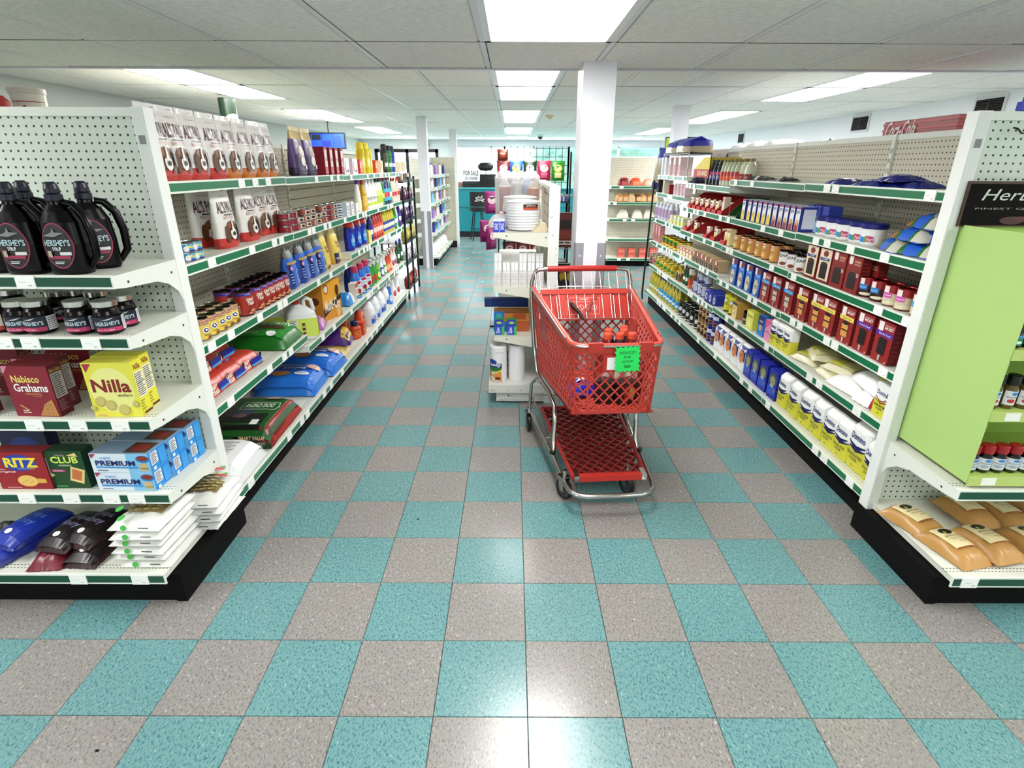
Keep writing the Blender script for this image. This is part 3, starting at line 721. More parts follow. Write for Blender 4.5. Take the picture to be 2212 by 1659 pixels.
wb = [(0, .034, .024, 2.4), (.012, .038, .027, 2.4), (.10, .038, .027, 2.4), (.17, .03, .022, 2.2), (.21, .016, .014, 2)]
pspray = P_bottle('spray_bottle', [(0, .036, .026, 2.4), (.08, .038, .028, 2.4), (.2, .026, .02, 2.2), (.24, .013, .013, 2)], 'efe9e4', extra=[trigger(.235, '6a2aa0')], label=(.02, .12, 'f3f0d8'))
ROW(pspray, [774], XL-.06, 1.257, L90, 'white spray bottle with purple trigger on the second shelf')
oil = P_bottle('oil_bottle', [(0, .032, .032, 3), (.01, .034, .034, 3), (.15, .033, .033, 3), (.2, .02, .02, 2), (.235, .013, .013, 2)], 'd9b23a', [(.017, .23), (.017, .262), (.012, .266)], 'a82a22', label=(.04, .13, 'f0c86a'), mat='glassy')
ROW(oil, [787], XL-.045, 1.257, L90, 'amber polish bottle with dark red cap on the second shelf')
wcl = P_bottle('cleaner_bottle', wb, 'f3f4f2', [(.015, .205), (.015, .24), (.009, .248)], 'f6f6f6', label=(.02, .13, 'f4f6ec'), art=lambda A: A.text('lysol', .1, .4, .9, .8, '3c3c3a').rect(.1, .05, .9, .3, 'c9da6a'))
ROW(wcl, [794, 801, 808], XL-.055, 1.257, L90, 'white cleaner bottle with dark writing, second shelf', 'white cleaner bottles', sc=1.12, jit=.001)
ROW(P_bottle('cleaner_bottle', wb, 'eef2e4', [(.015, .205), (.015, .24), (.009, .248)], '1d5a34', label=(.02, .14, 'd7e48a'), art=lambda A: A.rect(.1, .1, .9, .6, 'b9d04a')), [815, 821], XL-.055, 1.257, L90, 'white and lime cleaner bottle with dark green cap, second shelf', sc=1.12, jit=.001)
def dish(body, cap_, lab, l2='fff'):
    return P_bottle('dish_soap_bottle', [(0, .030, .020, 2.4), (.01, .034, .023, 2.4), (.07, .032, .022, 2.3), (.12, .034, .023, 2.3), (.18, .022, .017, 2), (.21, .011, .011, 2)], body, [(.013, .205), (.013, .225), (.006, .24)], cap_, label=(.03, .13, lab), art=lambda A: A.rect(.2, .3, .8, .7, l2), mat='glassy')
ROW(dish('178a3c', 'c5432e', '1f9a4c', 'e8d24a'), [826], XL-.05, 1.256, L90, 'green dish soap bottle with red cap on the second shelf', sc=1.2)
ROW(dish('14246a', 'b0272a', '58b4e0', 'd8405a'), [831, 837], XL-.05, 1.256, L90, 'navy dish soap bottle with blue label, second shelf', sc=1.25, jit=.001)
ROW(dish('118a5a', '118a5a', '3fb8a0'), [842], XL-.05, 1.256, L90, 'teal green dish soap bottle on the second shelf', sc=1.2)
ROW(dish('e6d8d2', 'd0502c', 'ecc9bb', 'c0392f'), [848, 853, 859], XL-.05, 1.256, L90, 'white bottle with red and orange print, second shelf', sc=1.12, jit=.001)
# ---------------- third shelf
ped = P_can('dog_food_can', .0375, .098, 'e9cf5e', lambda A: A.rect(0, .72, 1, 1, 'e3b59a').text('CHOPPED', .22, .80, .82, .93, '5d3226', .02).rect(.25, .74, .8, .765, '7b4a3c').ell(.5, .47, .13, .15, 'f4f4f4').ell(.5, .47, .095, .11, '27357c').poly([(.44, .47), (.5, .55), (.56, .47), (.5, .42)], 'f4f4f4').rect(.4, .22, .62, .25, '6a6136').ell(.66, .1, .15, .11, '8a5a34'), lid='a9a48a')
ROW(ped, [436, 455, 472, 487, 501], XL-.055, .914, L90, 'yellow dog food can with peach top band, third shelf', 'yellow dog food cans', depth=2, jit=.004, dx=.083, rjit=.2)
gt = P_can('dog_food_can', .045, .128, 'ad3428', lambda A: A.rect(0, .83, 1, .97, '4a3a9a').text('PURINA', .42, .87, .62, .93, 'e6e0ee', .01).rect(.05, .1, .2, .45, 'd8c6bb').lines(.06, .12, .19, .44, 8, '444').text('GRAVY', .42, .60, .82, .75, 'f5eede', .08).text('TRAIN', .44, .44, .8, .58, 'f5eede', .08).ell(.66, .16, .25, .14, '7c3a22').ell(.6, .2, .1, .06, 'd9906a').ell(.75, .15, .09, .05, 'c4714e').ell(.5, .1, .08, .04, 'e0a07c'), lid='2c2b2c', rim='3a3a3c')
ROW(gt, [530, 552, 566, 578, 589, 599, 610], XL-.06, .913, L90, 'red dog food can with violet band, third shelf', 'red dog food cans', depth=2, jit=.002, dx=.1, rjit=.08)
def blu(A): A.rect(.0, .0, .22, .6, '1d1f6b'); A.rect(.22, 0, .96, .6, '2a6fd0'); A.ell(.64, .3, .16, .16, 'eef2f8'); A.ell(.64, .3, .12, .125, '2459b8'); A.text('Complete', .45, .1, .85, .16, 'dfe9fa', .01); A.ell(.16, .5, .07, .05, 'd8a8d8'); A.lines(.05, .12, .2, .4, 4, '9fb4e6'); A.rect(.0, .6, 1, .66, 'b59a52')
bl = P_pouch('cat_food_bag', .17, .10, .255, '2467c9', topcol='3a3833', botcol='1b4fa0', art=blu, crown=True)
ROW(bl, [628, 652, 671, 688], XL-.085, .913, L90, 'blue cat food bag with silver foil top, third shelf', 'blue cat food bags', jit=.004, rjit=.12)
def mm(A): A.rect(.02, .02, .98, .98, 'ead36a'); A.text('Meow', .3, .52, .85, .62, 'a83a5a', .03); A.text('Mix', .38, .43, .78, .51, 'a83a5a', .03); A.rect(.4, .3, .8, .32, 'b09a5a'); A.ell(.3, .07, .16, .06, '7a3226')
ROW(P_pouch('cat_food_bag', .14, .09, .29, 'e9d679', topcol='efe0a8', botcol='e4c54e', art=mm), [703], XL-.085, .912, L90, 'narrow cream and yellow cat food bag on the third shelf', tilt=(0, -.12))
ROW(P_pouch('cat_food_bag', .19, .11, .29, 'dcb860', topcol='d9bc7a', botcol='d6a63e', art=lambda A: (mm(A), A.rect(.05, .02, .38, .3, '39235e'), A.text('new', .1, .12, .32, .18, 'fff'))), [722], XL-.10, .912, L90, 'wide gold cat food bag with purple corner on the third shelf')
# ---------------- third shelf, far half: cleaning liquids
bb = [(0, .044, .030, 2.4), (.012, .05, .034, 2.4), (.13, .05, .034, 2.4), (.19, .044, .03, 2.3), (.21, .03, .026, 2)]
ROW(P_bottle('toilet_cleaner_bottle', bb, '18249a', [(.038, .195), (.041, .2), (.041, .235), (.03, .25)], 'c9452f', label=(.02, .15, '1c3fc0'), art=lambda A: A.poly([(.35, .2), (.9, .05), (.85, .7), (.5, .95)], '59b6e6').text('LYSOL', .35, .4, .95, .62, 'f4f8ff', .04), extra=[('spout', G('plastic').tube([(.034, -.012, .245), (.042, -.018, .22), (.044, -.022, .18)], .006, 'efeff2', n=8))]), [757, 771, 783], XL-.07, .957, L90, 'royal blue toilet cleaner bottle with red cap, third shelf', 'blue toilet cleaner bottles', jit=.001)
ROW(P_box('yellow_carton', 'carton', .095, .07, .115, 'd9cf62', fr=lambda A: A.rect(.05, .05, .95, .95, 'e9e08a').rect(.4, .3, .7, .5, 'b9a84a')), [794], XL-.05, .956, L90, 'yellow sponge carton beside the blue bottles, third shelf')
ROW(dish('141f78', 'e6e6ee', '2437a8', 'eef'), [801], XL-.05, .956, L90, 'navy bottle beside the yellow carton, third shelf', sc=1.1)
ROW(dish('b0281c', 'b0281c', 'd8664a', 'f1dcd0'), [808, 813, 818, 823], XL-.05, .956, L90, 'red cleaner bottle, third shelf', 'red cleaner bottles', sc=1.12, jit=.001)
ROW(dish('c9bb2c', 'c9bb2c', '2d49a8', 'f2efd0'), [829, 833, 837, 841, 845, 848], XL-.05, .956, L90, 'yellow cleaner bottle with blue label, third shelf', 'yellow cleaner bottles', sc=1.0, jit=.001)
ROW(dish('16803a', 'd0402e', '3aa05a'), [852], XL-.05, .956, L90, 'green bottle with red cap, third shelf far end', sc=1.15)
ROW(dish('e8efe8', '3fae5e', '8fd0a0'), [856], XL-.05, .956, L90, 'white and green bottle, third shelf far end', sc=1.15)
ROW(dish('3a1a78', '3a1a78', '5230a0'), [862], XL-.05, .956, L90, 'deep purple bottle at the end of the third shelf', sc=1.2)
# ---------------- fourth shelf
def redpack(A): A.poly([(.05, .25), (.95, .55), (.95, .95), (.05, .65)], '2b8fd8'); A.poly([(.1, .36), (.7, .56), (.7, .78), (.1, .58)], '1f2f9c'); A.text('KIBBLE', .2, .47, .6, .6, 'e8e8f8', .02); A.poly([(.05, .66), (.6, .82), (.6, .96), (.05, .82)], 'e8dcb8')
rp = P_lying('dog_food_tray', .27, .22, .085, 'c0402f', art=redpack, cat='bag', frontart=lambda A: (A.text('GRAVY', .28, .5, .52, .85, 'f6efe0', .08), A.text('TRAIN', .3, .1, .52, .45, 'f6efe0', .08), A.rect(.56, .3, .95, .75, '1f2f9c'), A.rect(.56, .15, .95, .3, '45a8e0'), A.ell(.93, .8, .05, .15, '3a1a14')), pw=7, wr=.003)
for u, dx_, dz, rz, lab in ((478, .17, .0, 1.60, 'red dog food bag nearest the end post, fourth shelf'), (512, .17, .0, 1.55, 'red dog food bag in the middle of the fourth shelf pile'), (548, .17, .0, 1.48, 'red dog food bag leaning at the far side of its pile'), (493, .23, .088, 1.62, 'red dog food bag lying on top of the two nearest ones'), (525, .25, .088, 1.5, 'red dog food bag lying on top, farther of the two')):
    rp.put((XL-dx_, yat(u, XL-.05, .62), .617+dz), rz, lab, 'red dog food bags')
rp.put((XL-.18, 1.99, .617), 1.5, 'red dog food bag lying behind the leaning one near the green bag', 'red dog food bags') if False else None
def grn(A): A.rect(.05, .08, .95, .92, '1f8a2c'); A.text('DOG CHOW', .35, .62, .92, .8, 'e6f4e0', .04); A.text('COMPLETE ADULT', .1, .12, .6, .2, 'cfe8cc', .01); A.ell(.7, .45, .2, .12, '5a3a22'); A.ell(.78, .14, .07, .07, 'f0eef0')
P_lying('dog_food_sack', .42, .34, .10, '18701f', art=grn, pw=6, wr=.006).put((XL-.215, 1.035+SW-.19, .6170), .05, 'green dog food sack lying on the fourth shelf', None)
def jugsecs(w_, d_, h_): return [(0, w_*.44, d_*.44, 5), (.012, w_*.5, d_*.5, 5), (h_*.55, w_*.5, d_*.5, 5), (h_*.68, w_*.46, d_*.46, 4), (h_*.80, w_*.3, d_*.34, 3, None, (-w_*.05, 0)), (h_*.86, w_*.17, d_*.22, 2, None, (-w_*.12, 0)), (h_*.9, w_*.15, d_*.2, 2, None, (-w_*.12, 0))]
def litter():
    w_, d_, h_ = .20, .17, .27; s = jugsecs(w_, d_, h_); g = G('plastic'); g.loft(s, 'e3e6e6', n=28)
    lb = G('film'); f0 = lf(s)
    A = Art(lb, lambda u, v, L: (-w_/2*.98+u*w_*.98, -d_/2-.001-L, .03+.125*v)); A.rect(0, 0, 1, 1, 'd5e36a').rect(.06, .06, .34, .95, 'dfe1dc').lines(.08, .2, .32, .92, 10, '555').rect(.06, .06, .34, .14, '7a2230')
    for q in (.2, .45, .7): A.ell(.52, q, .06, .07, '6b1a24').rect(.44, q-.11, .6, q-.09, '777')
    A = Art(lb, lambda u, v, L: (w_/2+.001+L, -d_/2*.98+u*d_*.98, .03+.125*v)); A.rect(0, 0, 1, 1, 'd5e36a').ell(.55, .3, .3, .28, 'b0392c').text('GAIN', .2, .7, .8, .9, '3a3a2a', .03)
    c = G('plastic'); c.lathe([(.026, h_*.89), (.027, h_*.9), (.027, h_*.97), (.022, h_*.98)], 'c8452f', n=14, cx=-w_*.12)
    hd = G('plastic'); hd.tube([(.03, 0, h_*.78), (.028, 0, h_*.98), (.045, 0, h_*1.03), (.075, 0, h_*.97), (.088, 0, h_*.7)], [.012, .013, .014, .013, .012], 'e3e6e6', n=8)
    return Proto('litter_jug', 'jug', [('jug_body', g), ('label', lb), ('cap', c), ('handle', hd)], (w_, d_, h_))
lj = litter()
lj.put((XL-.10, 2.43, .5315), .45, 'white litter jug with yellow green label and red cap, at the shelf edge')
lj.put((XL-.33, 2.45, .5315), .4, 'white litter jug with yellow green label, half hidden behind the other')
def mc(A): A.poly([(.0, .98), (1, .98), (1, .55), (.0, .35)], 'efb23a'); A.poly([(0, .1), (1, .45), (1, .6), (0, .3)], '3a1a12'); A.text('Multi-Cat', .08, .2, .92, .5, 'f6efe0', .06, slant=0, arch=.05); A.ell(.2, .8, .13, .12, 'b5301f').ell(.2, .8, .1, .09, 'f0e4d0'); A.ell(.8, .15, .13, .12, 'e6c07a'); A.ell(.8, .7, .1, .15, '4b2a14')
P_box('cat_litter_carton', 'carton', .235, .17, .30, 'd99a3e', fr=mc, sdL=lambda A: A.ell(.6, .5, .2, .1, '6b3a14').rect(.2, .35, .4, .37, '6b3a14').ell(.35, .88, .09, .06, 'f0e0c0'), sd=lambda A: A.ell(.6, .5, .2, .1, '6b3a14')).put((XL-.13, yat(721, XL-.06, .53), .5312), L90-.30, 'large orange cat litter carton standing on the fourth shelf')
P_lying('litter_liner_bag', .22, .2, .07, 'b070b0', art=lambda A: A.ell(.5, .5, .3, .25, 'e8e0ee').rect(.2, .7, .8, .85, '7a2a8a'), wr=.008).put((XL-.14, yat(697, XL-.06, .53), .5312), L90+.2, 'crumpled lilac and white bag between the jug and the orange carton')
P_lying('treat_packet', .2, .15, .10, '3a9ad8', cf=lambda u, v: ('2f9a48' if v > .6 else ('e8eef0' if u > .5 else '2a8ad0')), wr=.01).put((XL-.10, yat(755, XL-.06, .53), .5312), L90, 'green and blue packet beside the orange litter carton')
P_box('detergent_carton', 'carton', .085, .06, .16, 'e8e0d8', fr=lambda A: A.rect(0, .75, 1, 1, 'c2603a').text('OXO', .12, .4, .9, .65, 'd97a3a', .03).rect(.1, .1, .9, .3, '4a8ad0')).put((XL-.05, yat(766, XL-.05, .53), .5312), L90, 'small white and orange detergent carton in front of the blue softener')
fs_ = [(0, .045, .034, 2.6), (.012, .05, .038, 2.6), (.10, .05, .038, 2.6), (.17, .044, .034, 2.4), (.215, .03, .026, 2), (.225, .028, .026, 2)]
soft = P_bottle('softener_bottle', fs_, '3f83dc', [(.03, .22), (.033, .225), (.030, .265), (.027, .268)], 'd0406a', label=(.015, .15, 'e9eef6'), art=lambda A: A.ell(.5, .88, .4, .1, 'c22a4a').ell(.5, .35, .3, .16, 'b02a40').poly([(.3, .05), (.9, .02), (.7, .25)], '3a8a4a').text('Suavitel', .15, .62, .85, .72, '6a7a9a', .01))
ROW(soft, [771, 783, 793], XL-.06, .532, L90, 'blue fabric softener bottle with pink cap, fourth shelf', 'blue softener bottles', jit=.001, rjit=.1, sc=1.04)
ROW(P_bottle('softener_bottle', fs_, '16308a', [(.03, .22), (.030, .26)], '1c3c9c'), [757], XL-.17, .532, L90, 'dark blue bottle behind the softener bottles, fourth shelf')
def sprayb(body, tcol, lab, l2='f4f4f0', t2=None):
    return P_bottle('spray_bottle', [(0, .036, .024, 2.4), (.012, .04, .027, 2.4), (.09, .038, .026, 2.4), (.15, .022, .018, 2.1), (.19, .013, .013, 2)], body, extra=[trigger(.185, tcol, t2)], label=(.015, .11, lab), art=lambda A: A.ell(.5, .5, .35, .35, l2))
ROW(sprayb('3aa53e', 'f2f2f2', '2e9a3a', 'd0452a'), [801, 808], XL-.06, .531, L90, 'green spray bottle with white trigger, fourth shelf', jit=.001, sc=1.05)
ROW(sprayb('7cc04a', 'f2f2f2', '4aa83a', 'e8f0a0'), [816], XL-.06, .531, L90, 'lime green spray bottle with white trigger, fourth shelf')
ROW(sprayb('dfe6f0', 'f6f6f6', '2a4a9a', 'f0f4ff'), [823], XL-.06, .531, L90, 'white spray bottle with blue base label, fourth shelf')
ROW(sprayb('e6ece6', 'f6f6f6', '3f9a4a'), [830], XL-.06, .531, L90, 'white spray bottle with green label, fourth shelf')
ROW(sprayb('c9502c', 'efefef', 'd86a3a', 'f0c08a', 'c5402a'), [836, 841], XL-.06, .531, L90, 'orange spray bottle with white trigger, fourth shelf', jit=.001)
ROW(sprayb('e9e4e2', 'f3f3f3', 'f2f0f0', 'b04a6a', 'c5402a'), [847, 852], XL-.06, .531, L90, 'white spray bottle with red lever, fourth shelf', jit=.001)
ROW(dish('124a2a', '2038b8', '2a6a4a'), [859, 866], XL-.06, .531, L90, 'dark green bottle with blue cap, fourth shelf', sc=1.15, jit=.001)
# ---------------- bottom shelf
ZB = .1665
def brd(A): A.rect(.03, .03, .97, .97, 'e6e6e6'); A.rect(.08, .35, .42, .8, '4a1218'); A.text('the #1 Ingredient', .12, .52, .40, .62, 'f1eeee', .02); A.text('BREEDER', .14, .7, .38, .75, 'caa', .01); A.ell(.2, .2, .1, .2, 'b49a84'); A.ell(.32, .2, .1, .04, 'b49a84'); A.ell(.32, .28, .09, .03, 'a98f78'); A.ell(.3, .12, .08, .03, 'a98f78'); A.lines(.5, .4, .8, .75, 6, 'b5b5b5'); A.text('PURINA', .62, .16, .8, .24, '444', .02)
P_lying('cat_litter_sack', .44, .34, .115, 'e3e4e6', art=brd, pw=5.5, wr=.005, frontart=lambda A: (A.rect(.4, .3, .55, .75, '3a3a3c'), A.lines(.42, .36, .53, .7, 3, 'ddd'))).put((XL-.21, 1.035+.22, ZB), .04, 'white cat litter sack with brown label lying on the bottom shelf')
def dgc(A): A.rect(.02, .02, .98, .98, '1f5a24'); A.rect(.0, .0, .82, .40, '15130f'); A.ell(.4, .42, .2, .1, '3a4458'); A.ell(.45, .33, .1, .05, '7a5a5a'); A.rect(.9, 0, 1, 1, 'a8362c'); A.poly([(.35, .5), (.85, .5), (.88, .6), (.85, .7), (.35, .7)], 'dfe6da'); A.poly([(.36, .51), (.845, .51), (.87, .6), (.845, .69), (.36, .69)], '1f5a24'); A.text('DOG CHOW', .40, .55, .80, .66, 'e6efe0', .04, flip=True); A.ell(.7, .85, .14, .06, 'b09a8a'); A.rect(.68, .12, .78, .22, 'e8e8e6'); A.text('COMPLETE', .35, .9, .6, .95, 'cfe0c8', .01, flip=True)
P_lying('dog_food_sack', .42, .52, .12, '7d1f1c', art=dgc, pw=8, wr=.005, frontart=lambda A: (A.rect(0, 0, 1, .35, '123a1c'), A.text('18.5 lb', .1, .45, .26, .7, 'e6cfc8', .01), A.poly([(.30, .3), (.38, .85), (.5, .85), (.56, .3), (.43, .1)], '1a4a22'), A.text('DOG CHOW', .31, .42, .55, .62, 'd8e6d2', .02), A.text('SMART VALUE', .58, .55, .92, .8, 'f0d9a8', .03), A.text('COMPLETE ADULT', .58, .2, .92, .4, 'cfe6d0', .02))).put((XL-.21, 1.035+.70, ZB), .03, 'green and dark red dog food sack lying on the bottom shelf')
def fri(A): A.rect(.02, .02, .98, .98, '2a7ad8'); A.text('Friskies', .25, .72, .8, .86, 'e8a34a', .05, flip=True); A.rect(.3, .5, .85, .66, '1a3f9c'); A.text('Seafood', .38, .53, .75, .63, 'dfe9fa', .03, flip=True); A.ell(.4, .3, .16, .12, 'c98a4a'); A.ell(.75, .3, .12, .08, 'f0f4fa'); A.text('PURINA', .68, .28, .82, .33, '28407a', .01); A.ell(.85, .7, .1, .12, 'd8b8a8')
fr_ = P_lying('cat_food_sack', .42, .36, .13, '2f7fd6', art=fri, pw=6, wr=.006)
fr_.put((XL-.22, 2.40, ZB), .05, 'blue cat food sack with fish print, nearer of two', 'blue cat food sacks'); fr_.put((XL-.20, 2.80, ZB), -.03, 'blue cat food sack with fish print, farther of two', 'blue cat food sacks')
P_lying('cat_food_sack', .40, .30, .06, 'dcc172', art=lambda A: A.ell(.5, .6, .3, .2, 'e8d692').text('Meow Mix', .3, .75, .8, .88, '4a3a1a', .04, flip=True), pw=5, wr=.008).put((XL-.245, 3.17, ZB), .05, 'tan cat food sack behind the purple one on the bottom shelf')
P_lying('cat_food_sack', .34, .22, .13, '5a1f86', art=lambda A: (A.rect(.78, .03, .98, .97, 'dcb84a'), A.text('original choice', .1, .1, .6, .2, 'f0e8f8', .02), *[A.ell(.35+.1*(k % 2), .35+.1*k, .05, .03, 'd9a08a') for k in range(5)]), pw=5, wr=.006).put((XL-.20, 3.28, ZB+.06), .15, 'purple and gold cat food sack lying on the bottom shelf')
def tide(A): A.ell(.55, .5, .35, .2, 'e8c23a'); A.ell(.55, .5, .27, .15, 'd9652a'); A.text('Tide', .33, .44, .78, .56, '23348c', .06)
td = P_pouch('detergent_pouch', .17, .10, .25, 'd0502a', topcol='c2482a', botcol='b8401f', art=tide)
td.put((XL-.19, 3.62, ZB+.001), L90, 'orange detergent pouch at the back, nearer one'); td.put((XL-.12, 3.90, ZB+.001), L90, 'orange detergent pouch beside the bleach jugs')
P_bottle('detergent_bottle', [(0, .05, .04, 3), (.012, .055, .044, 3), (.10, .055, .044, 3), (.125, .03, .03, 2)], 'c9502a', [(.034, .12), (.034, .16), (.03, .165)], '18225c', label=(.02, .09, 'd9652a'), art=tide).put((XL-.09, yat(768, XL-.09, .17), ZB+.001), L90, 'orange detergent bottle with navy cap at the shelf edge')
P_box('detergent_carton', 'carton', .09, .07, .12, 'd0522a', fr=tide).put((XL-.07, yat(779, XL-.08, .17), ZB+.001), L90, 'small orange detergent carton beside the navy capped bottle')
def bleach():
    s = [(0, .07, .06, 3.4), (.015, .078, .066, 3.4), (.11, .078, .066, 3.2), (.17, .066, .058, 2.6), (.22, .036, .036, 2.2), (.245, .018, .018, 2)]
    g = G('plastic'); g.loft(s, 'eef0f4', n=22); lb = G('film'); f0 = lf(s)
    A = Art(lb, lambda u, v, L: f0(.5+(u-.5)*.92, .08+v*.38, L+.001), nu=8, nv=3, lift=.0008); A.rect(0, 0, 1, 1, 'd8dcf0').poly([(0, 0), (1, 0), (1, .35), (0, .6)], '2e63c4').ell(.5, .6, .35, .22, '3c3a9a').text('CLOROX', .25, .52, .75, .68, 'eef', .03)
    c = G('plastic'); c.lathe([(.022, .24), (.022, .268), (.02, .27)], '223a9c', n=12); h = G('plastic'); h.tube([(.03, 0, .215), (.06, 0, .225), (.078, 0, .19), (.076, 0, .13)], .011, 'eef0f4', n=8)
    return Proto('bleach_jug', 'jug', [('jug_body', g), ('label', lb), ('cap', c), ('handle', h)], (.156, .132, .27))
ROW(bleach(), [797, 809, 820], XL-.085, ZB, L90, 'white bleach jug with navy cap, bottom shelf', 'white bleach jugs', jit=.002, rjit=.1)
ROW(bleach(), [829], XL-.12, ZB, L90, 'white bleach jug behind the row, bottom shelf', sc=.95)
ROW(sprayb('3a6fc4', 'f4f4f4', '4a9ae0', 'dfe8f4'), [842], XL-.06, ZB, L90, 'blue spray bottle with white trigger, bottom shelf', sc=1.1)
ROW(sprayb('eceef0', 'f4f4f4', 'f0f0f2', 'c23a3a'), [850, 858], XL-.07, ZB, L90, 'white spray bottle with red mark, bottom shelf', sc=1.1, jit=.001)
# ================================================================ BAKING RUN
X1 = XR+.006
def bagflat(name, w_, d_, h_, col, **k): return P_lying(name, w_, d_, h_, col, **k)
blk = P_lying('snack_bag', .20, .13, .026, '1c1716', cf=lambda u, v: ('e8e4dc' if .42 < u < .58 else '1c1518'), wr=.006, pw=2.2)
blk.put((X1+.12, yat(1640, X1+.1, 1.56), 1.563), R90+.3, 'dark snack bag lying on the top shelf of the baking run'); blk.put((X1+.13, yat(1690, X1+.1, 1.56), 1.563), R90-.2, 'dark snack bag lying closer to the pegboard post')
blb = P_lying('snack_bag', .25, .17, .026, '1b2a86', art=lambda A: A.rect(.2, .3, .8, .6, '2a3fb0').ell(.4, .5, .15, .1, 'c8cce8'), wr=.008, pw=2.4)  # blue bag with a pale oval on its upper face
for u, dz, dx_, lab in ((1826, 0, .10, 'blue snack bag lying flat, farther one'), (1890, 0, .12, 'blue snack bag lying flat, middle of the pile'), (1925, .024, .14, 'blue snack bag with a pale oval, on top of the pile'), (1950, 0, .15, 'blue snack bag at the near end of the pile')):
    blb.put((X1+dx_, yat(u, X1+.1, 1.56), 1.563+dz), R90+random.uniform(-.3, .3), lab, 'blue snack bags on the top shelf')
# coffee creamer bottles on the third section
cb = P_bottle('syrup_bottle', [(0, .026, .026, 2), (.01, .030, .030, 2), (.12, .030, .030, 2), (.16, .024, .024, 2), (.19, .013, .013, 2)], '17141c', [(.015, .188), (.015, .208)], '3a352c', label=(.045, .115, '3a2a86'), art=lambda A: A.rect(.1, .6, .9, .9, 'c03a6a').text('D', .3, .15, .7, .5, 'eee', .04), mat='glassy')
cc = P_bottle('syrup_bottle', [(0, .026, .026, 2), (.01, .030, .030, 2), (.12, .030, .030, 2), (.16, .024, .024, 2), (.19, .013, .013, 2)], 'b9c0a6', [(.015, .188), (.015, .208)], '8a7c4a', label=(.045, .115, 'b8302a'), art=lambda A: A.rect(.1, .1, .9, .5, 'd9602a'), mat='glassy')
Z3 = 1.5015
ROW(cb, [1531, 1538, 1545, 1553], X1+.05, Z3, R90, 'dark bottle with violet label, top shelf third section', 'dark syrup bottles', jit=.001)
ROW(cc, [1561, 1568, 1575, 1583, 1591], X1+.05, Z3, R90, 'clear bottle with red label, top shelf third section', 'clear syrup bottles', jit=.001, depth=2)
cw = P_bottle('juice_bottle', [(0, .04, .04, 2), (.01, .044, .044, 2), (.12, .044, .044, 2), (.165, .034, .034, 2), (.19, .018, .018, 2)], 'cfd6bc', [(.02, .188), (.02, .212)], '8a7c4a', label=(.04, .10, '9a1f28'), mat='glassy', art=lambda A: A.text('JU', .35, .4, .65, .7, 'eee'))
ROW(cw, [1606, 1618], X1+.09, Z3, R90, 'wide clear juice bottle with dark red label, top shelf')
P_lying('snack_bag', .25, .17, .05, '16204a', cf=lambda u, v: ('8a7a6a' if v > .6 else '171b3a'), wr=.012).put((X1+.12, yat(1505, X1+.1, Z3), Z3), R90, 'dark crumpled snack bag at the far end of the bottle shelf')
# fourth section, top
Z4 = 1.5615
wcb = P_box('white_carton', 'carton', .06, .13, .19, 'eef2f8', fr=lambda A: A.rect(.1, .1, .35, .9, 'cfd8ea').rect(.5, .2, .8, .3, 'b8c0d0'))
ROW(wcb, [1433, 1440, 1447], X1+.07, Z4, R90, 'white drink mix carton, top shelf far section', 'white drink mix cartons', jit=.001, rjit=.01)
ROW(P_box('pink_carton', 'carton', .075, .13, .185, 'e6cfcf', fr=lambda A: A.rect(.1, .1, .9, .6, 'd79aae').rect(.1, .65, .9, .9, 'f0ece8')), [1457, 1467, 1478], X1+.07, Z4, R90, 'pink and cream carton, top shelf far section', 'pink cartons', jit=.001, rjit=.01)
g = G('card'); g.box(-.22, -.14, 0, .22, .14, .07, 'a81c1e'); g.prism([(-.22, .07), (.22, .07), (.22, .17), (.05, .17)], -.139, -.13, 'd6c23a', 'y'); g.box(.212, -.139, .07, .22, .14, .17, 'cdb83a')
Art(g, front(.44, .07, .28)).text('SUN-MAID', .25, .2, .9, .8, 'f0dcae', .02)
e_ = Proto('raisin_display', 'display', [('tray', g)], (.44, .28, .17)).put((X1+.15, yat(1522, X1+.05, Z4)-.0, Z4+.001), R90, 'red and yellow raisin display tray on the top shelf')
rz_ = P_pouch('raisin_bag', .07, .05, .17, '4a1f3a', topcol='8a7a6a', botcol='3a1428')
for k in range(6): rz_.put((X1+.17, yat(1522, X1+.05, Z4)+.17-.065*k, Z4+.073), R90, 'purple raisin bag in the display tray, '+ORD[k].replace('nearest', 'first')+' from the far end', 'raisin bags in the tray')
# wire basket top with blue bags
g = G('chrome')
yb0, yb1 = 4.75, 5.72
for y in (yb0, yb1): g.tube([(X1+.03, y, Z4), (X1+.03, y, 1.80)], .006, 'd8d8d8', n=6)
g.box(X1+.02, yb0, 1.775, X1+.40, yb1, 1.785, '2a2a28', 'paint'); e_ = g.obj('wire_rack'); tag(e_, 'wire rack above the far section holding the blue topped bags', 'rack')
gq = G('film'); sq = [(0, .19, .14, 6, 'b8ad94'), (.01, .20, .15, 6, 'b8ad94'), (.065, .205, .155, 5, '141e96'), (.11, .20, .14, 4, '141e96'), (.135, .21, .08, 3, '1a28b0'), (.15, .215, .02, 2, '1a28b0')]
gq.loft(sq, 'b8ad94', n=26, jit=.006); Art(gq, lf(sq), nu=6, nv=6, lift=.003).rect(.1, .1, .45, .3, '8a8064').ell(.8, .2, .05, .08, 'b03a30')
bb_ = Proto('rice_bag', 'bag', [('rice_bag', gq)], (.4, .3, .2))
for y, lab in ((5.46, 'blue topped rice bag on the wire rack, farther one'), (5.02, 'blue topped rice bag on the wire rack, nearer one')): bb_.put((X1+.16, y, 1.787), R90, lab, 'blue topped rice bags')
P_pouch('rice_bag', .2, .12, .46, 'a8a08c', topcol='18229a', botcol='16206a').put((X1+.03, 5.86, 1.40), R90+.5, 'tall grey and blue bag hanging off the rack end', tilt=(0, .1))
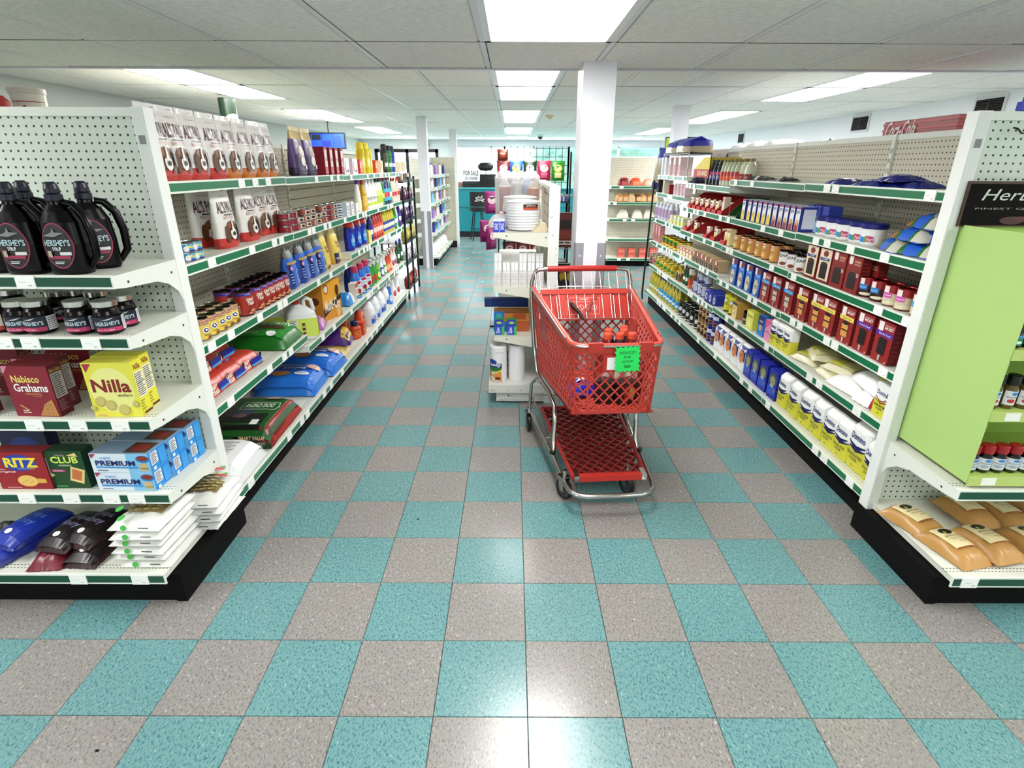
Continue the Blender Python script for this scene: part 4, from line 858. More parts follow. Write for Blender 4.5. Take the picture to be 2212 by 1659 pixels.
# ---- shelf two
jf = lambda c2, hi: P_box('mix_carton', 'carton', .055, .13, .145, 'eef0f2', fr=lambda A: (A.rect(0, .9, 1, 1, 'a04a6a'), A.text('JIFFY', .1, .68, .9, .84, '3a4a9c', .05), A.rect(.1, 0, .9, .36 if hi else .32, c2), A.ell(.5, .36, .3, .12, hi or 'd8b48a')), sd=lambda A: A.rect(0, 0, 1, 1, '2f3f9a').rect(.15, .1, .85, .9, 'e6e8ee'))
jy, jr = jf('ead648', 'e0c22a'), jf('a02a2a', 'd8b48a')
ROW(jr, [1689, 1702, 1714, 1727, 1740], X1+.07, 1.281, R90, 'white muffin mix carton with red base, second shelf', 'red based muffin mix cartons', jit=.001, rjit=.015)
ROW(jy, [1621, 1633, 1644, 1655, 1666, 1677], X1+.07, 1.281, R90, 'white muffin mix carton with yellow base, second shelf', 'yellow based muffin mix cartons', jit=.001, rjit=.015)
ROW(P_box('starch_carton', 'carton', .07, .08, .155, '3a4fae', fr=lambda A: A.rect(.05, .0, .95, .62, 'a8c0dc').ell(.6, .5, .25, .12, '5a6a8a').rect(0, .8, 1, 1, '23389c')), [1755, 1772, 1789], X1+.14, 1.281, R90, 'blue starch carton, second shelf', jit=.002)
g = G('card'); g.prism([(-.12, 0), (.12, 0), (.12, .15), (.0, .15), (-.12, .03)], -.07, -.066, '14561e', 'x'); g.prism([(-.12, 0), (.12, 0), (.12, .15), (.0, .15), (-.12, .03)], .066, .07, '14561e', 'x'); g.box(-.07, -.12, 0, .07, .12, .008, '9aa896'); g.box(-.07, .115, 0, .07, .12, .15, '9aa896')
Proto('display_tray', 'tray', [('display_tray', g)], (.14, .24, .15)).put((X1+.13, yat(1585, X1+.02, 1.275), 1.2765), R90, 'empty green cardboard tray beside the muffin mix')
tub = P_bottle('icing_tub', [(0, .046, .046, 2), (.01, .053, .053, 2), (.075, .057, .057, 2), (.085, .057, .057, 2)], 'f2f2f2', [(.06, .082), (.062, .086), (.062, .106), (.058, .108)], '1a237e', label=(.012, .07, 'f4f6f8'), art=lambda A: A.poly([(.1, .1), (.5, .05), (.4, .5), (.1, .6)], '2f9ad8').poly([(.4, .1), (.55, .1), (.5, .6), (.38, .5)], '6ab04a').poly([(.5, .15), (.9, .1), (.85, .6), (.5, .65)], 'c0507a').text('Pearl', .55, .2, .85, .5, 'f4e0ea', .02), cat='tub')
ROW(tub, [1781, 1803, 1826, 1856, 1880], X1+.085, 1.281, R90, 'white tub with navy lid, second shelf', 'white tubs with navy lids', jit=.004)
def rice(A): A.text('beans', .25, .4, .5, .55, 'e8f0fa', .04); A.ell(.72, .5, .2, .35, 'd8d4c8'); A.poly([(.6, .7), (.75, .95), (.62, .95)], 'a03030')
rb = P_lying('bean_bag', .24, .20, .06, '2a68cc', cf=lambda u, v: 'c88a4a' if u < .15 else ('2a7a2a' if u < .3 or .62 < u < .75 else ('2a68cc' if u < .62 else 'd6d2c6')), art=rice, wr=.006, pw=3)
for u, dz, dx_, rz, lab in ((1925, 0, .13, -.3, 'blue and green bean bag at the bottom of its pile, far side'), (1975, 0, .13, .1, 'blue and green bean bag at the bottom, beside the end post'), (1955, .058, .14, -.1, 'blue and green bean bag in the middle layer of the pile'), (1980, .06, .17, .1, 'blue and green bean bag on the near side of the middle layer'), (1972, .118, .16, -.2, 'blue and green bean bag on top of the pile')):
    rb.put((X1+dx_, yat(u, X1+.06, 1.28), 1.2805+dz), R90+rz, lab, 'bean bags on the second shelf')
# ---- shelf three
yc = P_can('frosting_can', .036, .115, 'd79a5a', lambda A: A.rect(.0, .1, .6, .85, 'e3bf6a').rect(.3, .72, .55, .95, 'f3ece4').rect(.32, .82, .53, .88, 'b23a30').text('FLAKED', .1, .5, .6, .6, '5a3a1a', .01).ell(.35, .25, .2, .1, 'f0dca0'), lid='3a302a', rim='5a4a3a')
ROW(yc, [1594, 1609, 1624, 1640, 1655, 1673], X1+.05, 1.046, R90, 'orange and gold canister, third shelf', 'orange and gold canisters', depth=2, jit=.001, dx=.08)
wl = P_can('milk_can', .038, .105, 'f0eeec', lambda A: A.text('LEAF', .3, .62, .8, .8, '1f3a24', .04).ell(.6, .2, .16, .12, '8a4a2a').rect(.02, .1, .12, .9, '444').rect(0, .93, 1, 1, '4a2a34'), lid='3a3236', rim='6a6266')
ROW(wl, [1693, 1710, 1729], X1+.05, 1.041, R90, 'white can with green writing, third shelf', 'white cans on the third shelf', depth=2, jit=.001, dx=.085)
def brown(cream_):
    def f(A):
        if cream_: A.rect(.04, .04, .96, .97, 'eadcc0').rect(.0, 0, 1, .07, '7a1c1c').ell(.5, .84, .2, .09, '8a2420').rect(.1, .64, .85, .72, '1f4a8a').text('Fudge', .3, .66, .7, .71, 'eef', .02)
        else: A.rect(.0, .0, 1, 1, '8f2420').rect(.1, .8, .36, .97, 'efe6e2').ell(.23, .8, .13, .05, 'efe6e2').text('DARK', .5, .82, .9, .88, 'e8c8a0', .03).text('CHOC', .5, .75, .9, .8, 'e8c8a0', .03).ell(.82, .5, .12, .06, 'c9a8a0')
        A.rect(.22, .12, .78, .52, '2a130e').ell(.5, .54, .28, .07, '7a4a34' if not cream_ else '6a4632').ell(.5, .52, .24, .05, '3a1c14')
    return P_box('brownie_mix_carton', 'carton', .125, .05, .19, '7e1c1c', fr=f, sd=lambda A: A.lines(.1, .1, .9, .9, 8, 'a85048', .15))
ROW(brown(True), [1754, 1782], X1+.035, 1.041, R90, 'cream and brown brownie mix carton, third shelf', jit=.001, rjit=.02)
ROW(brown(False), [1811, 1843], X1+.035, 1.041, R90, 'dark red brownie mix carton, third shelf', jit=.001, rjit=.02)
ROW(brown(False), [1862, 1880], X1+.10, 1.041, R90, 'dark red brownie mix carton set back, third shelf', jit=.001, rjit=.02, sc=.9)
def frost(c2, c3): return P_can('frosting_tub', .038, .10, c3, lambda A: (A.rect(0, .60, 1, 1, '9a2326'), A.rect(.28, .62, .5, .95, 'f0e9e6'), A.rect(.25, .38, .62, .64, c2), A.text('whipped', .3, .46, .58, .54, 'fff', .01), A.ell(.6, .15, .25, .08, 'e8dfc8')), lid='a82a2e', rim='8a2326', cat='tub', n=18)
ROW(frost('2f8fd6', '3a2420'), [1870, 1895], X1+.055, 1.041, R90, 'chocolate frosting tub with red lid and blue label, third shelf', jit=.001)
ROW(frost('d46ab8', 'd9cfb4'), [1923, 1950], X1+.055, 1.041, R90, 'vanilla frosting tub with red lid and pink label, third shelf', jit=.001)
ROW(frost('3aa8e0', 'd9cfb4'), [1985], X1+.055, 1.041, R90, 'vanilla frosting tub with sky blue label beside the end post')
# ---- shelf four
def cake(c2, cake_, ico='1a0e0c', base='9c2723'):
    def f(A):
        A.rect(.08, .78, .36, .98, 'f2eeec').ell(.22, .79, .14, .05, 'f2eeec').text('PERFECTLY', .45, .90, .95, .93, 'f4dcd8', .01).text('MOIST', .45, .82, .95, .89, 'f6ecea', .06)
        A.rect(0, .64, 1, .76, c2).text('Yellow Cake' if cake_ == 'd9a75a' else 'White Cake' if cake_ == 'cfc4b4' else "Devil's Food", .2, .675, .85, .72, 'fff' if c2 != 'e9dc6a' else '4a3a1a', .01)
        A.rect(.28, .2, .72, .56, cake_).ell(.5, .57, .24, .05, ico).rect(.28, .36, .72, .40, ico).poly([(.46, .04), (.54, .04), (.56, .18), (.44, .18)], 'c9c4c4').rect(.86, .03, .95, .08, 'd8a8a0')
    return P_box('cake_mix_carton', 'carton', .128, .048, .195, base, fr=f, sd=lambda A: (A.rect(.0, .0, 1, 1, '7d1c1c'), A.lines(.15, .08, .85, .9, 7, 'a05a50', .12)))
ROW(cake('6a2aa0', '1a0c0a'), [1864, 1906], X1+.035, .781, R90, 'dark red cake mix carton with purple band, fourth shelf', jit=.001, rjit=.015)
ROW(cake('e9dc6a', 'd9a75a'), [1733, 1764, 1789, 1827], X1+.035, .777, R90, 'dark red cake mix carton with yellow band, fourth shelf', 'yellow banded cake mix', jit=.001, rjit=.015)
ROW(cake('2f9ad8', 'cfc4b4', '5a4a44'), [1655, 1677, 1703], X1+.035, .777, R90, 'dark red cake mix carton with blue band, fourth shelf', 'blue banded cake mix', jit=.001, rjit=.015)
def ck(A): A.rect(.0, .82, 1, 1, '8a2028').rect(.06, .80, .36, 1, 'f2eeec').ell(.21, .8, .15, .05, 'f2eeec').text('Cookie', .2, .7, .9, .78, 'd8e8fa', .02).ell(.45, .35, .36, .25, 'd8cdb4').ell(.4, .2, .3, .16, 'e3dac6'); [A.ell(.3+.13*(k % 4), .3+.07*(k//4), .04, .025, '5a3424') for k in range(8)]; A.ell(.82, .1, .08, .05, '3a1f1a')
ROW(P_box('cookie_mix_carton', 'carton', .105, .045, .20, '3b86d6', fr=ck, sd=lambda A: A.rect(0, 0, 1, 1, '1f3fa0')), [1586, 1602, 1618, 1636], X1+.035, .777, R90, 'light blue cookie mix carton, fourth shelf', 'light blue cookie mix cartons', jit=.001, rjit=.015)
P_box('rice_cereal_carton', 'carton', .09, .06, .18, '2a8fe0', fr=lambda A: A.ell(.45, .8, .35, .13, '1a3fc0').rect(.3, .3, .8, .55, 'e8ecf4').rect(.05, .05, .95, .15, 'c8dcf4')).put((X1+.04, yat(1970, X1+.04, .78), .7815), R90, 'bright blue carton half hidden by the end post, fourth shelf')
# ---- shelf five
def dom(w_, d_, h_, brown_=False, soft_=False, nm='sugar_bag'):
    def f(A):
        A.rect(.0, .0, 1, .50, 'd9d648'); A.poly([(0, .5), (0, .62), (.35, .5)], 'f2f2f0'); A.poly([(.0, .52), (.5, .44), (1, .52), (1, .50), (.5, .40), (0, .50)], '8a1c2c' if brown_ else '20206a'); A.rect(0, .53, 1, .98, 'f2f3f1')
        A.poly([(.05, .60), (.5, .49), (.95, .60), (.95, .57), (.5, .455), (.05, .57)], '8a1c2c' if brown_ else '20206a')
        A.text('Domino', .12, .66, .88, .80, '1f2a78', .05); A.text('GRANULATED' if not brown_ else 'DARK BROWN', .08, .31, .92, .38, '3f3d1c', .03); A.text('SUGAR', .28, .22, .72, .29, '3f3d1c', .03); A.ell(.5, .12, .06, .03, 'b0a82a')
    if not soft_: return P_box('sugar_carton', 'carton', w_, d_, h_, 'eceeec', fr=f, sd=lambda A: A.rect(0, .0, 1, .5, 'd3d04a').rect(0, .5, 1, .97, 'dfe0de'))
    g = G('card'); s = [(0, w_*.48, d_*.47, 7), (.01, w_*.5, d_*.5, 7), (h_*.5, w_*.515, d_*.52, 6), (h_*.9, w_*.5, d_*.48, 6), (h_*.96, w_*.49, d_*.3, 5, 'f4f4f2'), (h_, w_*.48, d_*.12, 4, 'e9e9e6')]
    s = [q if len(q) > 4 else q+(('d6d34c' if q[0] < h_*.5 else 'f0f1ef'),) for q in s]
    g.loft(s, 'f0f1ef', n=28, jit=.0012); f(Art(g, lf(s), nu=6, nv=8, lift=.0016)); return Proto(nm, 'bag', [(nm, g)], (w_, d_, h_))
ds = dom(.10, .062, .175, soft_=True)
ROW(ds, [1676, 1689, 1704], X1+.045, .531, R90, 'white and yellow sugar bag, fifth shelf', 'small sugar bags on the fifth shelf', jit=.002, rjit=.06)
ROW(dom(.098, .05, .165, brown_=True), [1905, 1933], X1+.04, .531, R90, 'white and yellow brown sugar carton, fifth shelf', jit=.001, rjit=.02)
ROW(P_box('pink_carton', 'carton', .095, .05, .14, 'e39ac0', fr=lambda A: A.poly([(0, 1), (1, 1), (0, .5)], 'd9659a').text('sweet', .2, .4, .8, .5, 'b04a80', .01)), [1662], X1+.04, .531, R90, 'pink sweetener carton on the fifth shelf')
ROW(P_box('blue_carton', 'carton', .09, .05, .145, '3a8ad0', fr=lambda A: A.rect(0, .55, 1, 1, '1a2a7a').ell(.5, .4, .2, .15, 'e0a878').text('equal', .25, .65, .8, .8, 'eef', .02)), [1646], X1+.04, .531, R90, 'blue sweetener carton on the fifth shelf')
ROW(P_box('yellow_carton', 'carton', .115, .09, .13, 'd9da5a', fr=lambda A: A.rect(.05, .05, .95, .95, 'e6e77a').text('Splenda', .1, .6, .9, .8, '3a3f2a', .03).ell(.5, .3, .2, .18, 'f0ecb0')), [1628], X1+.06, .531, R90, 'pale yellow sweetener carton on the fifth shelf')
ROW(P_can('cocoa_can', .032, .10, '1c1718', lambda A: A.rect(.2, .3, .8, .5, 'b8a890').rect(.25, .1, .75, .2, '8a8078'), lid='2a1c18'), [1613], X1+.05, .531, R90, 'small black cocoa can on the fifth shelf')
ROW(P_box('baking_soda_carton', 'carton', .10, .11, .125, 'c9a052', fr=lambda A: A.rect(.0, 0, .95, 1, 'e2cf9a').ell(.4, .45, .22, .22, 'b0392c').ell(.4, .45, .15, .15, 'f0e6c8').rect(.0, .82, 1, 1, '3a2a1c')), [1598], X1+.07, .531, R90, 'gold and cream baking soda carton on the fifth shelf')
ROW(P_can('baking_powder_can', .030, .15, 'dcd948', lambda A: A.ell(.5, .65, .2, .14, '1c1a1a').ell(.5, .65, .16, .1, 'eee').rect(.25, .42, .75, .46, 'b03a30').rect(0, 0, 1, .08, '3a3420'), lid='d6d23a', rim='c9c540'), [1570, 1581], X1+.045, .531, R90, 'yellow cylinder can with black oval, fifth shelf', jit=.001)
def cst(A): A.rect(.1, .1, .9, .9, 'c9c592'); A.poly([(.2, .1), (.6, .1), (.5, .9), (.15, .9)], 'b9b64a'); A.text('Domino', .2, .55, .6, .75, '2a2a6a', .03)
cs = P_lying('sugar_bag', .23, .17, .05, 'd8d3b4', art=cst, wr=.006, pw=3)
for u, dz, dx_, rz, lab in ((1735, 0, .12, .2, 'pale cloudy sugar bag at the bottom, far end of its pile'), (1785, 0, .12, -.1, 'pale cloudy sugar bag at the bottom, near end of its pile'), (1745, .048, .15, -.3, 'pale cloudy sugar bag on top, far side'), (1795, .048, .14, .25, 'pale cloudy sugar bag on top, near side')):
    cs.put((X1+dx_, yat(u, X1+.06, .53), .5315+dz), R90+rz, lab, 'cloudy sugar bags')
ws = P_lying('sugar_bag', .28, .19, .07, 'f0f0ee', art=lambda A: (A.rect(.55, .3, .9, .7, 'e6e24a'), A.text('Domino', .1, .4, .45, .6, '2a2a7a', .04)), wr=.005, pw=3.2)
ws.put((X1+.12, yat(1828, X1+.06, .53), .5315), R90+.1, 'white sugar bag lying below the top one, fifth shelf'); ws.put((X1+.14, yat(1862, X1+.06, .53), .60), R90-.15, 'white sugar bag with yellow panel lying on top, fifth shelf')
P_lying('sugar_bag', .20, .14, .075, 'efefee', cf=lambda u, v: 'a82430' if u > .62 else 'f0f0f0', wr=.005, pw=3).put((X1+.09, yat(1875, X1+.06, .53)-.02, .5315), R90+.1, 'white bag with a red end lying beside the brown sugar', None)
# ---- base shelf
ZB2 = .1865
dl = dom(.125, .085, .215, soft_=True); dx5 = dom(.15, .11, .25, soft_=True)
ROW(dl, [1697, 1721, 1746, 1771, 1798, 1824], X1+.06, ZB2, R90, 'white and yellow sugar bag, bottom shelf', 'sugar bags on the bottom shelf', jit=.002, rjit=.08)
dx5.put((X1+.08, yat(1862, X1+.08, ZB2), ZB2), R90, 'large white and yellow sugar bag, biggest on the bottom shelf'); dl.put((X1+.06, 1.115, ZB2), R90, 'white and yellow sugar bag beside the end post, bottom shelf')
def rc(A): A.ell(.5, .65, .42, .22, '5a6a3c').ell(.5, .62, .3, .16, '9aa07a').poly([(.0, .1), (1, .2), (1, .4), (0, .42)], '2a63c8').ell(.78, .3, .1, .05, 'c04a6a').text('Rice', .3, .4, .7, .5, 'e6ecf6', .03)
ROW(P_box('rice_carton', 'carton', .115, .10, .20, '1c2fa8', fr=rc, sd=lambda A: A.rect(0, 0, 1, 1, '18289a')), [1625, 1640, 1657, 1678], X1+.06, ZB2, R90, 'blue rice carton with green picture, bottom shelf', 'blue rice cartons', jit=.002, rjit=.03)
def gm(A): A.poly([(.05, .95), (.95, .95), (.95, .35)], '26338a'); A.ell(.5, .55, .36, .24, 'd9854a'); A.ell(.5, .55, .28, .18, 'e39a62'); A.text('GOLD', .3, .55, .7, .64, '2a2f78', .04)
gms = [(0, .06, .045, 6), (.01, .064, .048, 6), (.17, .064, .046, 6), (.195, .06, .03, 5), (.205, .058, .012, 4)]
g = G('card'); g.loft(gms, 'f0f0f2', n=24, jit=.001); gm(Art(g, lf(gms), nu=6, nv=6, lift=.0016)); fl = Proto('flour_bag', 'bag', [('flour_bag', g)], (.128, .096, .2))
ROW(fl, [1556, 1567, 1580, 1594, 1610], X1+.06, ZB2, R90, 'white flour bag with blue and orange mark, bottom shelf', 'white flour bags', jit=.002, rjit=.03)
# coffee canisters two high, black cans, oils
cof = P_can('coffee_can', .05, .14, '8a6a3a', lambda A: A.rect(0, .0, .5, 1, 'b89a5e').ell(.5, .65, .25, .18, 'd9cfae').ell(.5, .65, .17, .12, '6a3a1c').ell(.55, .2, .2, .12, '3a1c12'), lid='b09a6a')
cof2 = P_can('coffee_can', .05, .14, '1b2a86', lambda A: A.rect(0, .0, .45, 1, '24389c').ell(.5, .3, .22, .12, 'c88a5a').ell(.5, .3, .16, .08, '5a2414').rect(.3, .6, .7, .85, 'd8dcec'), lid='26338a')
ROW(cof, [1516, 1523, 1530], X1+.06, ZB2, R90, 'brown coffee canister, bottom shelf', 'brown coffee canisters', jit=.001, stack=2)
ROW(cof2, [1537, 1546], X1+.06, ZB2, R90, 'navy coffee canister, bottom shelf', 'navy coffee canisters', jit=.001, stack=2)
blc = P_can('creamer_can', .042, .145, '121212', lambda A: A.ell(.55, .55, .12, .16, 'e8e8e8').rect(.3, .1, .8, .16, 'ddd'), lid='e6e6e6', rim='dcdcdc')
ROW(blc, [1473, 1480, 1488, 1497, 1507], X1+.055, ZB2, R90, 'black creamer can with white lid, bottom shelf', 'black creamer cans', depth=2, jit=.001)
def oilb(cap_, lab): return P_bottle('oil_bottle', [(0, .034, .034, 2.4), (.01, .038, .038, 2.4), (.15, .038, .038, 2.4), (.2, .024, .024, 2), (.23, .014, .014, 2)], 'b3a83a', [(.017, .225), (.017, .25)], cap_, label=(.04, .12, lab), mat='glassy', art=lambda A: A.rect(.1, .2, .9, .5, 'e8ecec'))
ROW(oilb('dcc82a', 'a8b04a'), [1409, 1413, 1418, 1423], X1+.05, ZB2, R90, 'cooking oil bottle with yellow cap, bottom shelf', 'yellow capped oil bottles', jit=.001, depth=2)
ROW(oilb('1f3fc0', '3a9ad8'), [1429, 1433], X1+.05, ZB2, R90, 'cooking oil bottle with blue cap, bottom shelf', jit=.001)
ROW(oilb('e6e6e6', '3a9ad8'), [1439, 1445, 1451, 1458, 1465], X1+.05, ZB2, R90, 'cooking oil bottle with white cap, bottom shelf', 'white capped oil bottles', jit=.001, depth=2)
# ---- fifth shelf far half: pepper jars, salt, blue boxes
def jar(col, lidc, lab, l2='3a8a34', r=.036, h_=.12):
    g = G('glassy'); g.lathe([(r*.9, 0), (r, .006), (r, h_*.7), (r*.82, h_*.82), (r*.8, h_*.84)], col, n=14); lb = G('film'); A = Art(lb, cyl(r, h_*.5, h_*.12, math.pi), nu=8, lift=.0008); A.rect(0, 0, 1, 1, lab).ell(.5, .5, .3, .35, l2)
    c = G('plastic'); c.lathe([(r*.86, h_*.82), (r*.88, h_*.84), (r*.88, h_*.98), (r*.84, h_)], lidc, n=14); return Proto('jar', 'jar', [('jar_body', g), ('label', lb), ('lid', c)], (2*r, 2*r, h_))
ROW(jar('c9a62c', 'c2b23a', 'd9c23a'), [1423, 1431, 1439, 1447, 1455], X1+.05, .512+.003, R90, 'yellow pepper jar with green leaf label, fifth shelf', 'yellow pepper jars', depth=2, jit=.001)
ROW(jar('8a8c5a', 'a89a8a', 'c9a09a', 'b05a6a'), [1409, 1416], X1+.05, .512, R90, 'olive jar with pink label, fifth shelf', jit=.001, depth=2)
ROW(jar('5a3a1c', 'c9b04a', 'c23a30', '2f7a34', .036, .10), [1466, 1471], X1+.05, .516, R90, 'dark relish jar with gold lid, fifth shelf', jit=.001)
ROW(dish('14401c', '1c1c1c', '2a6a34'), [1479, 1484], X1+.05, .516, R90, 'dark green bottle, fifth shelf', jit=.001, sc=.8)
ROW(P_can('chip_canister', .038, .20, 'c9764a', lambda A: A.rect(0, .7, 1, 1, 'd9d4c8').ell(.5, .6, .25, .1, '3a6a3a').rect(.2, .2, .8, .5, 'd0502a'), lid='c8c4b8'), [1493], X1+.05, .516, R90, 'tall orange chip canister on the fifth shelf')
salt = P_can('salt_can', .038, .115, '232f9a', lambda A: A.rect(.5, .1, 1, .85, 'd3d6e2').rect(0, .85, 1, .93, 'e6e6ee').ell(.35, .5, .12, .2, 'c8cce6'), lid='e2e4ea', rim='e6e8ee')
ROW(salt, [1503, 1512, 1521, 1531], X1+.05, .516, R90, 'navy salt can, lower row, fifth shelf', 'navy salt cans', jit=.001, stack=1)
for u, lab in ((1508, 'navy salt can stacked on the others, farther one'), (1521, 'navy salt can stacked on the others, nearer one')): salt.put((X1+.07, yat(u, X1+.05, .516), .633), R90, lab, 'navy salt cans')
ROW(P_box('blue_carton', 'carton', .08, .14, .10, '2a3fa8', fr=lambda A: A.ell(.5, .5, .3, .3, 'e6e6ec').ell(.5, .5, .18, .18, '4a5a7a').rect(0, 0, 1, .12, '1a1f3a')), [1541, 1549, 1558], X1+.08, .516, R90, 'blue carton with round white mark, fifth shelf', 'blue cartons with round marks', jit=.001, rjit=.02)
# ---- fourth shelf far half
ROW(P_box('pink_pack', 'packet', .06, .06, .19, 'd99aa0', fr=lambda A: A.rect(.1, .1, .9, .4, 'a07a5a').rect(.1, .5, .9, .9, 'e3b8ba'), mat='film'), [1415, 1421, 1427], X1+.045, .801, R90, 'tall pink packet, fourth shelf', 'tall pink packets', jit=.001)
ypc = P_can('corn_can', .036, .11, 'dcc62a', lambda A: A.ell(.5, .6, .25, .25, '2a7a2a').rect(0, 0, 1, .2, 'e3d65a').ell(.6, .3, .15, .1, 'b03a20'), lid='3a352a', rim='8a8260')
ROW(ypc, [1437, 1444, 1452, 1461, 1471], X1+.05, .801, R90, 'yellow corn can with green leaf, fourth shelf', 'yellow corn cans', depth=2, jit=.001)
pdA = P_box('pudding_carton', 'carton', .075, .09, .085, 'e3d2b0', fr=lambda A: A.rect(.05, .5, .95, .95, 'c9504a').ell(.5, .3, .3, .2, 'efe6d2').rect(.1, .6, .6, .85, 'f4efe8'))
pdB = P_box('pudding_carton', 'carton', .075, .09, .10, 'cbb490', fr=lambda A: A.rect(0, .0, 1, .45, '2a1814').rect(.05, .5, .95, .95, 'a8323a').rect(.1, .6, .5, .9, 'f4efe8').poly([(.4, .1), (.6, .1), (.55, .5)], 'e8d8b0'))
ROW(pdA, [1474, 1480, 1486, 1493, 1500], X1+.06, .801, R90, 'cream pudding carton, fourth shelf', 'cream pudding cartons', jit=.001, rjit=.02)
ROW(pdB, [1508, 1516, 1525, 1534, 1545, 1557], X1+.06, .801, R90, 'dark pudding carton with red top, fourth shelf', 'dark pudding cartons', jit=.001, rjit=.02)
# ---- third shelf far half : gelatin and pudding cartons in red trays
rt = G('card')
for x in (-.05, .045): rt.prism([(-.12, 0), (.12, 0), (.12, .14), (.03, .14), (-.12, .03)], x, x+.004, 'ab1f24', 'x')
rt.box(-.05, -.12, 0, .049, .12, .004, '8a1c20'); rt.box(-.05, .116, 0, .049, .12, .14, '8a1c20'); rt.box(-.05, -.121, 0, .049, -.117, .03, 'c22a2c')
rt = Proto('red_tray', 'tray', [('red_tray', rt)], (.10, .24, .14))
gel = lambda c2: P_box('gelatin_carton', 'carton', .075, .028, .09, 'f1ead8', fr=lambda A: A.rect(.1, .1, .9, .6, c2).rect(.1, .7, .6, .85, 'b02a2a'))
ga, gb = gel('e8d28a'), gel('d99a9a')
for nm, zz, us in (('third shelf', 1.051, [1482, 1497, 1524, 1540, 1562]), ('second shelf', 1.2765, [1490, 1500, 1510, 1521, 1532, 1543, 1556])):
    for k, u in enumerate(us[::-1]):
        y = yat(u, X1+.02, zz); rt.put((X1+.13, y, zz), R90, 'red cardboard tray, '+nm+' third section, '+ORD[k]+' from the near end', 'red trays on the '+nm)
        for q in range(3): (ga if (k+q) % 2 else gb).put((X1+.05+q*.07, y, zz+.006), R90, 'gelatin carton in the '+ORD[k].replace('nearest', 'first')+' red tray, '+nm+', '+ORD[q].replace('nearest', 'front')+' slot', 'gelatin cartons on the '+nm)
ROW(P_box('wafer_carton', 'carton', .05, .05, .125, 'f0e2b8', fr=lambda A: A.rect(.1, .1, .9, .5, 'e6c86a').rect(.1, .8, .9, .95, 'b0302a')), [1572, 1578], X1+.05, 1.051, R90, 'narrow cream carton beside the orange canisters, third shelf', jit=.001)
ROW(P_box('wafer_carton', 'carton', .05, .05, .14, 'efe0cc', fr=lambda A: A.rect(.1, .05, .9, .95, 'd98a8a').ell(.5, .5, .3, .3, 'f4ead8')), [1566], X1+.05, 1.2765, R90, 'tall pink and cream carton beside the green tray, second shelf')
# ---- far section, second and third shelves
ROW(P_box('tea_carton', 'carton', .07, .10, .15, '1a1614', fr=lambda A: A.ell(.5, .3, .25, .12, 'b09a5a')), [1430], X1+.06, 1.366, R90, 'black tea carton, second shelf far section')
ROW(P_box('tea_carton', 'carton', .07, .10, .14, 'dcd6c4', fr=lambda A: A.rect(.2, .1, .7, .9, 'b8b09a')), [1441], X1+.06, 1.366, R90, 'pale tea carton, second shelf far section')
ROW(P_box('tea_carton', 'carton', .09, .10, .10, '8a2420', fr=lambda A: A.rect(.1, .1, .9, .5, 'c04a3a')), [1452], X1+.06, 1.366, R90, 'dark red tea carton, second shelf far section')
ROW(P_box('creamer_carton', 'carton', .05, .08, .115, 'f0dfe4', fr=lambda A: (A.rect(.2, .1, .4, .9, 'c03a6a'), A.rect(.6, .1, .8, .9, 'c03a6a'))), [1463, 1470, 1478, 1485], X1+.05, 1.366, R90, 'white carton with magenta stripes, second shelf far section', 'magenta striped cartons', jit=.001)
ROW(P_bottle('water_bottle', [(0, .026, .026, 2), (.01, .03, .03, 2), (.13, .03, .03, 2), (.17, .014, .014, 2)], 'cfcfe0', [(.015, .17), (.015, .19)], 'eee', label=(.03, .12, 'b8a0c0')), [1419, 1426, 1433, 1440, 1448], X1+.045, 1.071, R90, 'pale violet bottle, third shelf far section', 'pale violet bottles', jit=.001, depth=2)
ROW(P_box('tea_pack', 'packet', .06, .08, .085, 'eef0c8', fr=lambda A: A.rect(.1, .1, .9, .5, 'dfe04a').rect(.2, .6, .8, .8, '8ad0d0')), [1456, 1464, 1472, 1480], X1+.05, 1.071, R90, 'white and yellow packet, third shelf far section', 'white and yellow packets', jit=.001, stack=1)
# black wire end rack on the far end of the baking run
g = G('paint')
for x in (X1-.03, X1+.44): g.tube([(x, 5.9, .03), (x-.02 if x < 2 else x, 5.86, .12), (x, 5.84, 1.5)], .012, '0d0d0d', n=6)
for z in (.15, .5, .8, 1.06, 1.36): g.box(X1-.03, 5.825, z, X1+.44, 5.84, z+.012, '0d0d0d')
tag(g.obj('end_rack'), 'black wire rack clipped to the far end of the baking run', 'rack')
def zat(v, y, x=0.0):
    b = (829.5-v)/FPX; k = UX - b*FX; d0 = Vector((x, y, 0))-CAM; d0.z = 0
    return CAM.z - d0.dot(k)/k.z
# ================================================================ ENDCAP BESIDE THE PET FOOD RUN
sj = [(0, .058, .040, 3), (.012, .064, .045, 3), (.10, .066, .046, 2.8), (.17, .060, .042, 2.5), (.205, .044, .034, 2.2), (.225, .024, .022, 2), (.24, .02, .02, 2)]
g = G('black_gloss'); g.loft(sj, '06030b', n=26); lb = G('film'); f0 = lf(sj)
A = Art(lb, lambda u, v, L: f0(.5+(u-.5)*.78, .09+v*.62, L+.0006), nu=12, nv=6, lift=.0009)
A.ell(.5, .5, .5, .5, 'b0345e', 20).ell(.5, .5, .47, .475, '120d14', 20)
A.text("HERSHEY'S", .10, .50, .92, .64, 'c3dce2', .05); A.text('SYRUP', .34, .40, .62, .48, 'efefef', .05); A.rect(.55, .30, .9, .37, 'e9e9e9'); A.rect(.2, .22, .85, .29, 'a83258'); A.lines(.3, .10, .7, .17, 2, 'ddd'); A.poly([(.12, .72), (.45, .80), (.5, .9), (.55, .80), (.85, .78), (.5, .70)], '8c8a90'); A.rect(.16, .26, .3, .4, 'b9ad9a')
